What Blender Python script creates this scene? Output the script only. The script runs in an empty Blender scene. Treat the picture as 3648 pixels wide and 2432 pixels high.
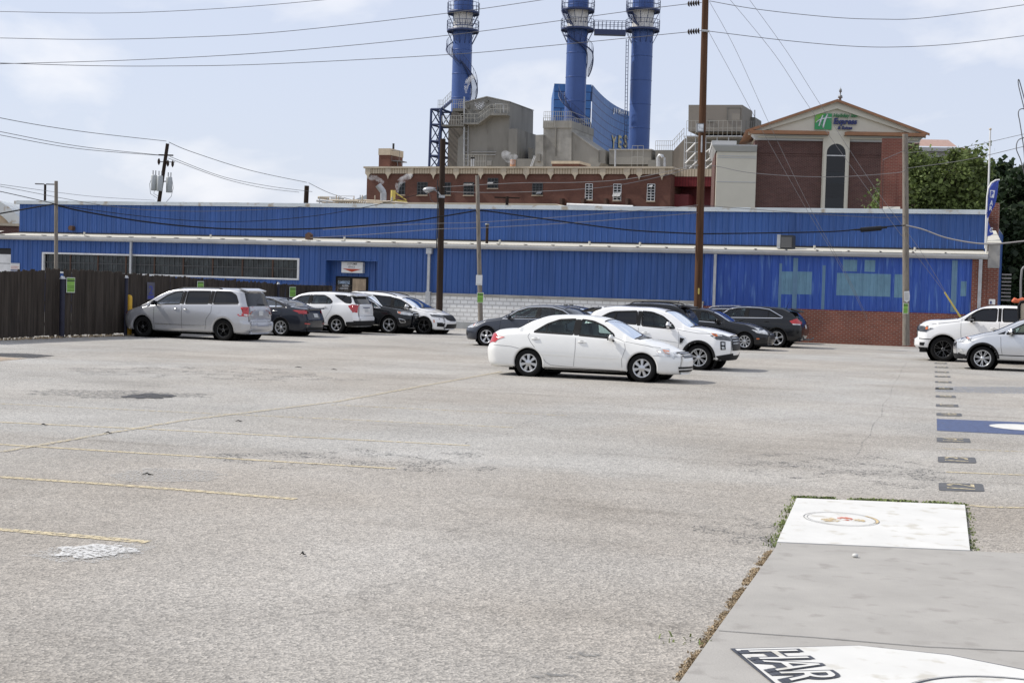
import bpy, bmesh, math, random
from mathutils import Vector, Matrix
from mathutils.bvhtree import BVHTree
from mathutils.geometry import delaunay_2d_cdt
rnd = random.Random(7)
SC = bpy.context.scene
COL = SC.collection
R = math.radians
# ------------------------------------------------------------------ camera, sky, sun, exposure
FPX, EYE = 5300.0, 2.16
PITCH, ROLL = math.atan(202 / FPX), 0.029
cam_d = bpy.data.cameras.new('camera')
cam = bpy.data.objects.new('camera', cam_d); COL.objects.link(cam)
cam_d.sensor_fit = 'HORIZONTAL'; cam_d.sensor_width = 36; cam_d.lens = FPX / 3648 * 36
cam_d.clip_start = 0.1; cam_d.clip_end = 6000
CM = Matrix.Rotation(math.pi / 2 - PITCH, 4, 'X') @ Matrix.Rotation(ROLL, 4, 'Z')
CM.translation = (0, 0, EYE)
cam.matrix_world = CM
SC.camera = cam
SUN_EL, SUN_A = R(47), R(12)
sdir = Vector((-math.cos(SUN_A) * math.cos(SUN_EL), math.sin(SUN_A) * math.cos(SUN_EL), math.sin(SUN_EL)))
sun_d = bpy.data.lights.new('sun', 'SUN'); sun_d.energy = 4.1; sun_d.angle = R(0.6); sun_d.color = (1, .955, .88)
sun = bpy.data.objects.new('sun', sun_d); COL.objects.link(sun)
sun.rotation_euler = sdir.to_track_quat('Z', 'Y').to_euler()
W = bpy.data.worlds.new('World'); SC.world = W; W.use_nodes = True
def build_world():
    nt = W.node_tree; nd = nt.nodes; lk = nt.links
    bg = nd['Background']; bg.inputs[1].default_value = 0.115
    sky = nd.new('ShaderNodeTexSky'); sky.sky_type = 'NISHITA'; sky.sun_disc = False
    sky.sun_elevation = SUN_EL; sky.sun_rotation = math.atan2(sdir.x, sdir.y)
    sky.air_density = 1.0; sky.dust_density = 1.2; sky.ozone_density = 1.4
    tc = nd.new('ShaderNodeTexCoord')
    mp = nd.new('ShaderNodeMapping'); mp.inputs['Scale'].default_value = (1, 1, 2.1); mp.inputs['Location'].default_value = (.35, .1, .12)
    lk.new(tc.outputs['Generated'], mp.inputs[0])
    n1 = nd.new('ShaderNodeTexNoise'); n1.inputs['Scale'].default_value = 5.2; n1.inputs['Detail'].default_value = 9; n1.inputs['Roughness'].default_value = .52; n1.inputs['Distortion'].default_value = .25
    lk.new(mp.outputs[0], n1.inputs['Vector'])
    cr = nd.new('ShaderNodeValToRGB'); cr.color_ramp.elements[0].position = .48; cr.color_ramp.elements[0].color = (0, 0, 0, 1)
    cr.color_ramp.elements[1].position = .66; cr.color_ramp.elements[1].color = (.8, .8, .8, 1)
    lk.new(n1.outputs['Fac'], cr.inputs[0])
    # thin milky veil everywhere
    veil = nd.new('ShaderNodeMix'); veil.data_type = 'RGBA'; veil.inputs[0].default_value = .74
    lk.new(sky.outputs[0], veil.inputs[6]); veil.inputs[7].default_value = (6.75, 7.2, 8.6, 1)
    mx = nd.new('ShaderNodeMix'); mx.data_type = 'RGBA'
    lk.new(cr.outputs[0], mx.inputs[0]); lk.new(veil.outputs[2], mx.inputs[6]); mx.inputs[7].default_value = (9.2, 9.15, 9.3, 1)
    lk.new(mx.outputs[2], bg.inputs[0])
build_world()
SC.view_settings.view_transform = 'Standard'; SC.view_settings.look = 'None'
SC.view_settings.exposure = 0.0; SC.view_settings.gamma = 1
SC.render.engine = 'CYCLES'
SC.cycles.max_bounces = 8; SC.cycles.transparent_max_bounces = 16
SC.cycles.use_denoising = True
# ------------------------------------------------------------------ geometry helpers
def ray(px, py):
    return CM.to_3x3() @ Vector(((px - 1824) / FPX, -(py - 1216) / FPX, -1))
EYEV = Vector((0, 0, EYE))
def G(px, py, z=0.0):
    v = ray(px, py); return EYEV + v * ((z - EYE) / v.z)
def AT(px, py, Y):
    v = ray(px, py); return EYEV + v * (Y / v.y)
class Frame:
    def __init__(s, deg):
        s.th = R(deg); c, n = math.cos(s.th), math.sin(s.th)
        s.M = Matrix(((c, n, 0), (-n, c, 0), (0, 0, 1)))   # columns u, v, z
    def w(s, p): return s.M @ Vector(p)
    def l(s, p): return s.M.transposed() @ Vector(p)
    def pt(s, px, py, off):
        v = s.l(ray(px, py)); t = off / v.y
        return Vector((v.x * t, off, EYE + v.z * t))
    def rect(s, x0, y0, x1, y1, off):
        a = s.pt(x0, y0, off); b = s.pt(x1, y1, off)
        return a.x, b.x, b.z, a.z
LOT = Frame(19.8)
HOT = Frame(6.0)
def hgt(x, y):
    p = LOT.l((x, y, 0)); d = 65.86 - p.y
    a = max(0, min(1, p.x * 1.0 / 18 - .2)); b = max(0, min(1, 1 - d / 5))
    return .28 * a * b * b * (3 - 2 * b)
class MB:
    def __init__(s): s.v = []; s.f = []; s.sm = []
    def add(s, vs, fs, smooth=False):
        n = len(s.v); s.v += [Vector(v) for v in vs]; s.f += [tuple(i + n for i in f) for f in fs]; s.sm += [smooth] * len(fs); return s
    def box(s, x0, x1, y0, y1, z0, z1):
        vs = [(x0, y0, z0), (x1, y0, z0), (x1, y1, z0), (x0, y1, z0), (x0, y0, z1), (x1, y0, z1), (x1, y1, z1), (x0, y1, z1)]
        return s.add(vs, [(0, 3, 2, 1), (4, 5, 6, 7), (0, 1, 5, 4), (1, 2, 6, 5), (2, 3, 7, 6), (3, 0, 4, 7)])
    def prism(s, poly, a, b, ax=1):
        n = len(poly)
        def P(p, t): return (p[0], t, p[1]) if ax == 1 else ((t, p[0], p[1]) if ax == 0 else (p[0], p[1], t))
        vs = [P(p, a) for p in poly] + [P(p, b) for p in poly]
        fs = [tuple(range(n)), tuple(range(2 * n - 1, n - 1, -1))] + [(i, i + n, (i + 1) % n + n, (i + 1) % n) for i in range(n)]
        return s.add(vs, fs)
    def quad(s, *p): return s.add(p, [tuple(range(len(p)))])
    def cyl(s, a, b, r0, r1=None, n=12, cap=True, smooth=True):
        a = Vector(a); b = Vector(b); r1 = r0 if r1 is None else r1
        d = (b - a).normalized(); x = d.orthogonal().normalized(); y = d.cross(x)
        vs = []
        for c, r in ((a, r0), (b, r1)):
            for i in range(n):
                t = 2 * math.pi * i / n; vs.append(c + x * (r * math.cos(t)) + y * (r * math.sin(t)))
        s.add(vs, [(i, (i + 1) % n, (i + 1) % n + n, i + n) for i in range(n)], smooth)
        if cap: s.add(vs[:n], [tuple(range(n - 1, -1, -1))]); s.add(vs[n:], [tuple(range(n))])
        return s
    def tube(s, pts, r, n=6):
        pts = [Vector(p) for p in pts]
        rings = []; x = None
        for i, p in enumerate(pts):
            d = (pts[min(i + 1, len(pts) - 1)] - pts[max(i - 1, 0)]).normalized()
            x = d.orthogonal().normalized() if x is None else (x - d * x.dot(d)).normalized()
            y = d.cross(x); rr = r[i] if isinstance(r, (list, tuple)) else r
            rings.append([p + x * (rr * math.cos(2 * math.pi * k / n)) + y * (rr * math.sin(2 * math.pi * k / n)) for k in range(n)])
        vs = [v for q in rings for v in q]; fs = []
        for i in range(len(pts) - 1):
            for k in range(n): fs.append((i * n + k, i * n + (k + 1) % n, (i + 1) * n + (k + 1) % n, (i + 1) * n + k))
        s.add(vs, fs, True); s.add(rings[0], [tuple(range(n - 1, -1, -1))]); s.add(rings[-1], [tuple(range(n))])
        return s
    def lathe(s, prof, c, axis='Z', n=24):
        vs = []; c = Vector(c)
        for (r, h) in prof:
            for k in range(n):
                t = 2 * math.pi * k / n; a, b = r * math.cos(t), r * math.sin(t)
                vs.append(c + (Vector((a, b, h)) if axis == 'Z' else Vector((a, h, b)) if axis == 'Y' else Vector((h, a, b))))
        fs = []
        for i in range(len(prof) - 1):
            for k in range(n): fs.append((i * n + k, i * n + (k + 1) % n, (i + 1) * n + (k + 1) % n, (i + 1) * n + k))
        return s.add(vs, fs, True)
    def text(s, body, org, xv, yv, width=None, height=1.0, shear=0.0, thick=0.0, bold=0.0):
        vs, fs, (a, b, c, d) = text_geo(body, shear, thick / max(height, 1e-6), bold)
        hx = (b - a) or 1; hy = .72; kx = (width / hx) if width else height / hy; ky = height / hy
        org = Vector(org); xv = Vector(xv).normalized(); yv = Vector(yv).normalized(); nv = xv.cross(yv)
        mx = (a + b) / 2
        return s.add([org + xv * ((v.x - mx) * kx) + yv * (v.y * ky) + nv * (v.z * ky) for v in vs], fs)
    def build(s, name, mat, parent=None, base=(0, 0, 0), bevel=0):
        me = bpy.data.meshes.new(name); b = Vector(base)
        me.from_pydata([v - b for v in s.v], [], s.f)
        me.polygons.foreach_set('use_smooth', s.sm)
        me.materials.append(mat)
        if bevel:
            bm = bmesh.new(); bm.from_mesh(me)
            bmesh.ops.bevel(bm, geom=bm.edges[:], offset=bevel, segments=1, affect='EDGES', clamp_overlap=True); bm.to_mesh(me); bm.free()
        me.validate(); me.update()
        o = bpy.data.objects.new(name, me); COL.objects.link(o)
        if parent: o.parent = parent
        return o
_tc = {}
def text_geo(body, shear, thick, bold):
    k = (body, shear, round(thick, 3), bold)
    if k not in _tc:
        c = bpy.data.curves.new('lettering', 'FONT'); c.body = body; c.shear = shear; c.extrude = thick; c.offset = bold; c.resolution_u = 4; c.align_x = 'LEFT'
        o = bpy.data.objects.new('lettering', c); COL.objects.link(o)
        bpy.context.view_layer.update()
        me = bpy.data.meshes.new_from_object(o.evaluated_get(bpy.context.evaluated_depsgraph_get()))
        vs = [v.co.copy() for v in me.vertices]; fs = [tuple(p.vertices) for p in me.polygons]
        bpy.data.objects.remove(o); bpy.data.meshes.remove(me)
        xs = [v.x for v in vs]; ys = [v.y for v in vs]
        _tc[k] = (vs, fs, (min(xs), max(xs), min(ys), max(ys)))
    return _tc[k]
def tag(o, label=None, cat=None, group=None, kind=None):
    if label: o['label'] = label
    if cat: o['category'] = cat
    if group: o['group'] = group
    if kind: o['kind'] = kind
    return o
class Thing:
    """an Empty in a frame; parts are given in the frame's own coordinates"""
    def __init__(s, name, label, cat, frame=LOT, base=(0, 0, 0), group=None):
        s.o = bpy.data.objects.new(name, None); COL.objects.link(s.o); s.o.empty_display_size = .3
        s.base = Vector(base); s.o.location = frame.w(base); s.o.rotation_euler = (0, 0, -frame.th)
        tag(s.o, label, cat, group)
    def part(s, name, mb, mat, parent=None, label=None):
        o = mb.build(name, mat, parent or s.o, s.base)
        if label: o['label'] = label
        return o
def single(name, mb, mat, label, cat, frame=None, base=(0, 0, 0), group=None):
    o = mb.build(name, mat, None, base)
    if frame: o.location = frame.w(base); o.rotation_euler = (0, 0, -frame.th)
    else: o.location = base
    return tag(o, label, cat, group)
class WF:  # world frame
    th = 0.0
    @staticmethod
    def w(p): return Vector(p)
# ------------------------------------------------------------------ materials
_m = {}
def P(name, color, rough=.6, metal=0, coat=0, spec=.5, var=0, vscale=3, vec='obj', stretch=(1, 1, 1), bump=0, bscale=40, grime=None):
    if name in _m: return _m[name]
    m = bpy.data.materials.new(name); m.use_nodes = True; nt = m.node_tree; nd = nt.nodes; lk = nt.links
    b = nd['Principled BSDF']; b.inputs['Base Color'].default_value = (*color, 1); b.inputs['Roughness'].default_value = rough
    b.inputs['Metallic'].default_value = metal; b.inputs['Coat Weight'].default_value = coat; b.inputs['Coat Roughness'].default_value = .04
    b.inputs['Specular IOR Level'].default_value = spec
    tc = nd.new('ShaderNodeTexCoord'); mp = nd.new('ShaderNodeMapping'); mp.inputs['Scale'].default_value = stretch
    lk.new(tc.outputs['Object'], mp.inputs[0])
    if var:
        n = nd.new('ShaderNodeTexNoise'); n.inputs['Scale'].default_value = vscale; n.inputs['Detail'].default_value = 6; n.inputs['Roughness'].default_value = .6
        lk.new(mp.outputs[0], n.inputs['Vector'])
        cr = nd.new('ShaderNodeValToRGB'); e = cr.color_ramp.elements
        e[0].position = .3; e[0].color = (*[c * (1 - var) for c in color], 1); e[1].position = .7; e[1].color = (*[min(1, c * (1 + var)) for c in color], 1)
        lk.new(n.outputs['Fac'], cr.inputs[0]); out = cr.outputs[0]
        if grime:
            n2 = nd.new('ShaderNodeTexNoise'); n2.inputs['Scale'].default_value = vscale * 2.7; n2.inputs['Detail'].default_value = 8
            lk.new(mp.outputs[0], n2.inputs['Vector'])
            c2 = nd.new('ShaderNodeValToRGB'); c2.color_ramp.elements[0].position = .56; c2.color_ramp.elements[1].position = .68
            lk.new(n2.outputs['Fac'], c2.inputs[0])
            mx = nd.new('ShaderNodeMix'); mx.data_type = 'RGBA'; lk.new(c2.outputs[0], mx.inputs[0]); lk.new(out, mx.inputs[6]); mx.inputs[7].default_value = (*grime, 1); out = mx.outputs[2]
        lk.new(out, b.inputs['Base Color'])
    if bump:
        n = nd.new('ShaderNodeTexNoise'); n.inputs['Scale'].default_value = bscale; n.inputs['Detail'].default_value = 4
        lk.new(mp.outputs[0], n.inputs['Vector'])
        bp = nd.new('ShaderNodeBump'); bp.inputs['Strength'].default_value = bump; bp.inputs['Distance'].default_value = .02
        lk.new(n.outputs['Fac'], bp.inputs['Height']); lk.new(bp.outputs[0], b.inputs['Normal'])
    _m[name] = m; return m
def brick_mat(name, c1, c2, mortar, bw, bh, msize=.012, bump=.4, rough=.85, vary=.25, smooth=.1):
    m = bpy.data.materials.new(name); m.use_nodes = True; nt = m.node_tree; nd = nt.nodes; lk = nt.links
    b = nd['Principled BSDF']; b.inputs['Roughness'].default_value = rough; b.inputs['Specular IOR Level'].default_value = .3
    tc = nd.new('ShaderNodeTexCoord'); sp = nd.new('ShaderNodeSeparateXYZ'); lk.new(tc.outputs['Object'], sp.inputs[0])
    ad = nd.new('ShaderNodeMath'); ad.operation = 'ADD'; lk.new(sp.outputs[0], ad.inputs[0]); lk.new(sp.outputs[1], ad.inputs[1])
    cb = nd.new('ShaderNodeCombineXYZ'); lk.new(ad.outputs[0], cb.inputs[0]); lk.new(sp.outputs[2], cb.inputs[1])
    bt = nd.new('ShaderNodeTexBrick'); bt.inputs['Scale'].default_value = 1; bt.inputs['Brick Width'].default_value = bw; bt.inputs['Row Height'].default_value = bh
    bt.inputs['Mortar Size'].default_value = msize; bt.inputs['Mortar Smooth'].default_value = smooth
    bt.inputs['Color1'].default_value = (*c1, 1); bt.inputs['Color2'].default_value = (*c2, 1); bt.inputs['Mortar'].default_value = (*mortar, 1)
    lk.new(cb.outputs[0], bt.inputs['Vector'])
    n = nd.new('ShaderNodeTexNoise'); n.inputs['Scale'].default_value = .7; n.inputs['Detail'].default_value = 8; lk.new(cb.outputs[0], n.inputs['Vector'])
    mr = nd.new('ShaderNodeMapRange'); mr.inputs[1].default_value = .3; mr.inputs[2].default_value = .7; mr.inputs[3].default_value = 1 - vary; mr.inputs[4].default_value = 1 + vary
    lk.new(n.outputs['Fac'], mr.inputs[0])
    mx = nd.new('ShaderNodeMix'); mx.data_type = 'RGBA'; mx.blend_type = 'MULTIPLY'; mx.inputs[0].default_value = 1
    lk.new(bt.outputs['Color'], mx.inputs[6]); lk.new(mr.outputs[0], mx.inputs[7]); lk.new(mx.outputs[2], b.inputs['Base Color'])
    iv = nd.new('ShaderNodeMath'); iv.operation = 'SUBTRACT'; iv.inputs[0].default_value = 1; lk.new(bt.outputs['Fac'], iv.inputs[1])
    bp = nd.new('ShaderNodeBump'); bp.inputs['Strength'].default_value = bump; bp.inputs['Distance'].default_value = .03
    lk.new(iv.outputs[0], bp.inputs['Height']); lk.new(bp.outputs[0], b.inputs['Normal'])
    _m[name] = m; return m
def glass(name, tint, refl=1.0):
    m = bpy.data.materials.new(name); m.use_nodes = True; nt = m.node_tree; nd = nt.nodes; lk = nt.links
    nd.remove(nd['Principled BSDF']); out = nd['Material Output']
    t = nd.new('ShaderNodeBsdfTransparent'); t.inputs[0].default_value = (*tint, 1)
    g = nd.new('ShaderNodeBsdfGlossy'); g.inputs['Roughness'].default_value = .03; g.inputs[0].default_value = (.9, .95, 1, 1)
    f = nd.new('ShaderNodeFresnel'); f.inputs[0].default_value = 1.5
    mu = nd.new('ShaderNodeMath'); mu.operation = 'MULTIPLY_ADD'; mu.inputs[1].default_value = refl; mu.inputs[2].default_value = .0
    lk.new(f.outputs[0], mu.inputs[0])
    mx = nd.new('ShaderNodeMixShader'); lk.new(mu.outputs[0], mx.inputs[0]); lk.new(t.outputs[0], mx.inputs[1]); lk.new(g.outputs[0], mx.inputs[2])
    lk.new(mx.outputs[0], out.inputs[0]); _m[name] = m; return m
def asphalt():
    m = bpy.data.materials.new('worn_asphalt'); m.use_nodes = True; nt = m.node_tree; nd = nt.nodes; lk = nt.links
    b = nd['Principled BSDF']; b.inputs['Roughness'].default_value = .92; b.inputs['Specular IOR Level'].default_value = .25
    tc = nd.new('ShaderNodeTexCoord')
    def noise(s, det=5, ro=.6, vec=None, dist=0):
        n = nd.new('ShaderNodeTexNoise'); n.inputs['Scale'].default_value = s; n.inputs['Detail'].default_value = det; n.inputs['Roughness'].default_value = ro; n.inputs['Distortion'].default_value = dist
        lk.new(vec or tc.outputs['Object'], n.inputs['Vector']); return n.outputs['Fac']
    def ramp(f, p0, c0, p1, c1):
        cr = nd.new('ShaderNodeValToRGB'); e = cr.color_ramp.elements; e[0].position = p0; e[0].color = (*c0, 1); e[1].position = p1; e[1].color = (*c1, 1); lk.new(f, cr.inputs[0]); return cr.outputs[0]
    def mix(bl, fac, a, bb):
        x = nd.new('ShaderNodeMix'); x.data_type = 'RGBA'; x.blend_type = bl
        for i, q in ((0, fac), (6, a), (7, bb)):
            if isinstance(q, (int, float)): x.inputs[i].default_value = q
            elif isinstance(q, tuple): x.inputs[i].default_value = (*q, 1)
            else: lk.new(q, x.inputs[i])
        return x.outputs[2]
    base = ramp(noise(.22, 7, .6), .34, (.300, .294, .280), .68, (.372, .368, .356))
    # older, warmer surface nearer the street, seam along the lot
    sp = nd.new('ShaderNodeSeparateXYZ'); lk.new(tc.outputs['Object'], sp.inputs[0])
    warp = nd.new('ShaderNodeMath'); warp.operation = 'MULTIPLY_ADD'; warp.inputs[1].default_value = 1.6
    lk.new(noise(.8, 4), warp.inputs[0]); lk.new(sp.outputs[1], warp.inputs[2])
    mr = nd.new('ShaderNodeMapRange'); mr.inputs[1].default_value = 16.9; mr.inputs[2].default_value = 17.6; mr.inputs[3].default_value = 1; mr.inputs[4].default_value = 0
    lk.new(warp.outputs[0], mr.inputs[0])
    base = mix('MULTIPLY', mr.outputs[0], base, (.95, .925, .90))
    big = noise(.09, 4, .55, None, .4); base = mix('MULTIPLY', ramp(big, .42, (0, 0, 0), .60, (1, 1, 1)), base, (.955, .915, .87))
    big2 = noise(.35, 6, .6, None, .5); base = mix('MULTIPLY', .8, base, ramp(big2, .38, (.90, .895, .89), .62, (1.07, 1.07, 1.07)))
    # stone speckle: each stone its own grey
    vo = nd.new('ShaderNodeTexVoronoi'); vo.inputs['Scale'].default_value = 62; lk.new(tc.outputs['Object'], vo.inputs['Vector'])
    bw = nd.new('ShaderNodeRGBToBW'); lk.new(vo.outputs['Color'], bw.inputs[0])
    spk = ramp(bw.outputs[0], .12, (.50, .50, .50), .88, (1.62, 1.59, 1.55))
    base = mix('MULTIPLY', .72, base, spk)
    vo1 = nd.new('ShaderNodeTexVoronoi'); vo1.inputs['Scale'].default_value = 19; lk.new(tc.outputs['Object'], vo1.inputs['Vector'])
    bw1 = nd.new('ShaderNodeRGBToBW'); lk.new(vo1.outputs['Color'], bw1.inputs[0])
    base = mix('MULTIPLY', .18, base, ramp(bw1.outputs[0], .15, (.66, .66, .67), .85, (1.32, 1.30, 1.27)))
    spk2 = ramp(noise(11, 9, .8), .36, (.74, .74, .74), .64, (1.24, 1.23, 1.21))
    base = mix('MULTIPLY', .36, base, spk2)
    # ravelled bands and stains stretched along the lot
    mp = nd.new('ShaderNodeMapping'); mp.inputs['Scale'].default_value = (.16, .9, 1); mp.inputs['Rotation'].default_value = (0, 0, R(12)); lk.new(tc.outputs['Object'], mp.inputs[0])
    st = ramp(noise(1.1, 8, .65, mp.outputs[0], .3), .54, (1, 1, 1), .72, (.70, .69, .68))
    base = mix('MULTIPLY', .75, base, st)
    # cracks
    wv = nd.new('ShaderNodeMapping'); wv.inputs['Scale'].default_value = (.16, .16, .16); lk.new(tc.outputs['Object'], wv.inputs[0])
    dn = nd.new('ShaderNodeTexNoise'); dn.inputs['Scale'].default_value = 1.3; dn.inputs['Detail'].default_value = 8; lk.new(tc.outputs['Object'], dn.inputs['Vector'])
    ds = nd.new('ShaderNodeVectorMath'); ds.operation = 'MULTIPLY_ADD'; ds.inputs[1].default_value = (.16, .16, .16); lk.new(dn.outputs['Color'], ds.inputs[0]); lk.new(wv.outputs[0], ds.inputs[2])
    v2 = nd.new('ShaderNodeTexVoronoi'); v2.feature = 'DISTANCE_TO_EDGE'; v2.inputs['Scale'].default_value = 1; lk.new(ds.outputs[0], v2.inputs['Vector'])
    crk = ramp(v2.outputs['Distance'], .0018, (.45, .45, .45), .005, (1, 1, 1))
    gate = ramp(noise(.3, 3), .50, (0, 0, 0), .7, (.6, .6, .6))
    base = mix('MULTIPLY', gate, base, crk)
    lk.new(base, b.inputs['Base Color'])
    bp = nd.new('ShaderNodeBump'); bp.inputs['Strength'].default_value = .55; bp.inputs['Distance'].default_value = .012
    lk.new(vo.outputs['Distance'], bp.inputs['Height']); lk.new(bp.outputs[0], b.inputs['Normal'])
    _m['asphalt'] = m; return m
def worn(name, color, thr=.5, scale=6, rough=.8):
    """road paint worn through to whatever lies below"""
    m = bpy.data.materials.new(name); m.use_nodes = True; nt = m.node_tree; nd = nt.nodes; lk = nt.links
    b = nd['Principled BSDF']; b.inputs['Base Color'].default_value = (*color, 1); b.inputs['Roughness'].default_value = rough; out = nd['Material Output']
    tc = nd.new('ShaderNodeTexCoord')
    n = nd.new('ShaderNodeTexNoise'); n.inputs['Scale'].default_value = scale; n.inputs['Detail'].default_value = 9; n.inputs['Roughness'].default_value = .75; lk.new(tc.outputs['Object'], n.inputs['Vector'])
    cr = nd.new('ShaderNodeValToRGB'); cr.color_ramp.elements[0].position = thr - .06; cr.color_ramp.elements[1].position = thr + .06; lk.new(n.outputs['Fac'], cr.inputs[0])
    t = nd.new('ShaderNodeBsdfTransparent'); mx = nd.new('ShaderNodeMixShader'); lk.new(cr.outputs[0], mx.inputs[0]); lk.new(b.outputs[0], mx.inputs[1]); lk.new(t.outputs[0], mx.inputs[2]); lk.new(mx.outputs[0], out.inputs[0])
    _m[name] = m; return m
asphalt()
P('blue_metal', (.031, .092, .290), .5, 0, spec=.5, var=.17, vscale=.7, stretch=(3.0, 1, .22), grime=(.048, .115, .35))
P('blue_metal_faded', (.034, .100, .410), .55, 0, spec=.5, var=.16, vscale=1.1, stretch=(2.2, 1, .22), grime=(.11, .22, .52))
P('pale_patch', (.16, .30, .40), .6, var=.15, vscale=2)
P('grey_strip', (.14, .25, .36), .6, var=.1)
P('white_roof', (.50, .48, .42), .75, var=.1, vscale=.6)
P('fascia_grey', (.50, .54, .56), .6, var=.12, vscale=.7, grime=(.34, .30, .24))
P('gutter', (.46, .46, .45), .6, var=.15, vscale=.8)
P('white_trim', (.68, .68, .67), .6, var=.12, vscale=2)
P('dark_pane', (.006, .008, .009), .2, spec=.3, var=.5, vscale=2)
P('mullion', (.085, .087, .088), .7)
P('rust_post', (.085, .045, .03), .8, var=.3)
P('black', (.006, .006, .007), .6, spec=.2)
P('black_plastic', (.008, .008, .009), .5, spec=.3, var=.1)
P('tyre', (.009, .009, .009), .85, spec=.2, var=.2, vscale=8)
P('plywood', (.34, .26, .18), .9, var=.3, vscale=7, stretch=(1, 1, .4))
P('wood_fence', (.052, .043, .036), .95, spec=.15, var=.5, vscale=3.3, stretch=(2, 2, .12), bump=.3, bscale=20, grime=(.034, .030, .027))
P('pole_grey', (.21, .185, .155), .95, var=.3, vscale=5, stretch=(3, 3, .25), bump=.4, bscale=12, grime=(.11, .095, .08))
P('pole_brown', (.085, .043, .024), .9, spec=.2, var=.35, vscale=4, stretch=(3, 3, .2), bump=.3, bscale=12)
P('pole_dark', (.036, .025, .019), .95, spec=.2, var=.3, vscale=4, stretch=(3, 3, .2))
P('galv', (.42, .43, .44), .45, .5, var=.15)
P('steel_grey', (.20, .20, .20), .5, .4)
P('wire', (.12, .12, .125), .6)
P('cable_black', (.015, .015, .016), .7, spec=.2)
P('wire_light', (.22, .21, .21), .6)
P('yellow_paint', (.62, .36, .02), .5, var=.15)
P('crane_yellow', (.60, .48, .12), .6, var=.1)
P('concrete', (.325, .311, .288), .9, var=.10, vscale=1.6, bump=.15, bscale=60, grime=(.27, .255, .235))
P('concrete_dark', (.30, .29, .27), .9, var=.25, vscale=2)
P('pad_white', (.58, .575, .55), .75, var=.06, vscale=1.8, grime=(.47, .45, .40))
P('sign_white', (.72, .72, .70), .5, var=.06)
P('sign_green', (.22, .44, .07), .5, var=.06)
P('ink', (.02, .02, .022), .7)
P('arrow_red', (.42, .05, .015), .6)
P('lettering_white', (.7, .72, .75), .6)
P('lettering_bluewhite', (.42, .55, .72), .6)
P('plant_grey', (.215, .210, .192), .8, var=.24, vscale=.3, stretch=(1, 1, .25), grime=(.14, .135, .12))
P('plant_grey_dark', (.15, .145, .13), .8, var=.16, vscale=.3)
P('rail_grey', (.30, .30, .28), .6)
P('plant_taupe', (.205, .185, .160), .8, var=.05, vscale=.3)
P('plant_light', (.27, .265, .245), .8, var=.32, vscale=.6, bump=1, bscale=.9)
P('stack_blue', (.038, .088, .27), .45, var=.08, vscale=.3)
P('stack_steel', (.020, .036, .105), .5)
P('stack_white', (.72, .70, .66), .5, var=.06)
P('tower_glass', (.035, .12, .36), .12, spec=.8, var=.10, vscale=.04)
P('stone_tan', (.50, .425, .32), .85, var=.12, vscale=1.5)
P('stone_tan_dark', (.42, .34, .25), .85, var=.12, vscale=1.5)
P('oxblood', (.16, .022, .024), .6, var=.08)
P('stucco_cream', (.64, .60, .50), .85, var=.03, vscale=.8)
P('stucco_grey', (.50, .50, .49), .85, var=.03)
P('copper_roof', (.30, .14, .065), .5, var=.15, vscale=1)
P('pink_roof', (.34, .21, .16), .5, var=.1)
P('h_green', (.035, .30, .10), .4)
P('h_lime', (.16, .42, .05), .4)
P('h_text_green', (.045, .22, .08), .5)
P('h_text_navy', (.025, .035, .14), .5)
P('flag_blue', (.035, .07, .36), .6)
P('road_black', (.045, .05, .065), .7, var=.2, vscale=3, grime=(.075, .08, .095))
P('marker_grey', (.085, .088, .095), .8, var=.2, vscale=5)
P('bag_orange', (.55, .12, .05), .6)
worn('paint_yellow', (.54, .46, .30), .53, 16)
worn('paint_yellow_faint', (.55, .46, .29), .48, 14)
worn('paint_white_splash', (.58, .58, .57), .52, 22)
worn('paint_blue', (.060, .085, .175), .60, 10)
worn('paint_blue_faint', (.25, .28, .33), .47, 14)
brick_mat('brick_plant', (.155, .066, .046), (.125, .054, .039), (.15, .085, .065), .24, .075, .008, .15, vary=.16)
brick_mat('brick_hotel', (.118, .055, .047), (.085, .040, .036), (.19, .14, .12), .30, .10, .010, .2, vary=.12)
brick_mat('brick_lot', (.21, .060, .036), (.15, .042, .028), (.24, .17, .14), .235, .082, .012, .35, vary=.22)
brick_mat('brick_chimney', (.145, .042, .029), (.11, .033, .024), (.16, .09, .07), .24, .08, .012, .3, vary=.25)
brick_mat('block_white', (.80, .80, .78), (.76, .76, .745), (.60, .595, .58), .36, .195, .022, 1.0, vary=.08, smooth=.35)
brick_mat('fluted_tan', (.56, .47, .35), (.54, .45, .33), (.33, .26, .18), .30, 40, .05, .3, vary=.06)
brick_mat('fluted_red', (.17, .024, .026), (.15, .022, .024), (.10, .014, .016), .30, 40, .04, .2, vary=.05)
brick_mat('curtain_wall', (.050, .15, .38), (.040, .12, .33), (.012, .03, .11), 7.5, 4.2, .22, .05, rough=.55, vary=.12)
glass('glass_clear', (.58, .68, .65), .9)
glass('glass_shield', (.40, .50, .54), 1.3)
P('glass_dark', (.006, .007, .009), .05, spec=.45)
P('lens_red', (.42, .008, .010), .15, coat=1)
P('lens_clear', (.55, .56, .56), .12, .3, coat=1, var=.45, vscale=9)
P('lens_amber', (.60, .14, .02), .2, coat=1)
P('lens_dark', (.06, .065, .07), .15, .4, coat=1, var=.5, vscale=9)
P('chrome', (.62, .63, .64), .22, 1)
P('rim_silver', (.56, .57, .58), .30, .75)
P('rim_black', (.014, .014, .015), .25, .3, coat=.6)
P('seat', (.035, .036, .038), .9)
P('seat_grey', (.24, .24, .225), .9)
P('car_white', (.82, .82, .81), .28, coat=1)
P('car_white_old', (.79, .79, .765), .36, coat=.7, var=.02)
P('car_silver', (.46, .465, .48), .34, .55, coat=1)
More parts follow.
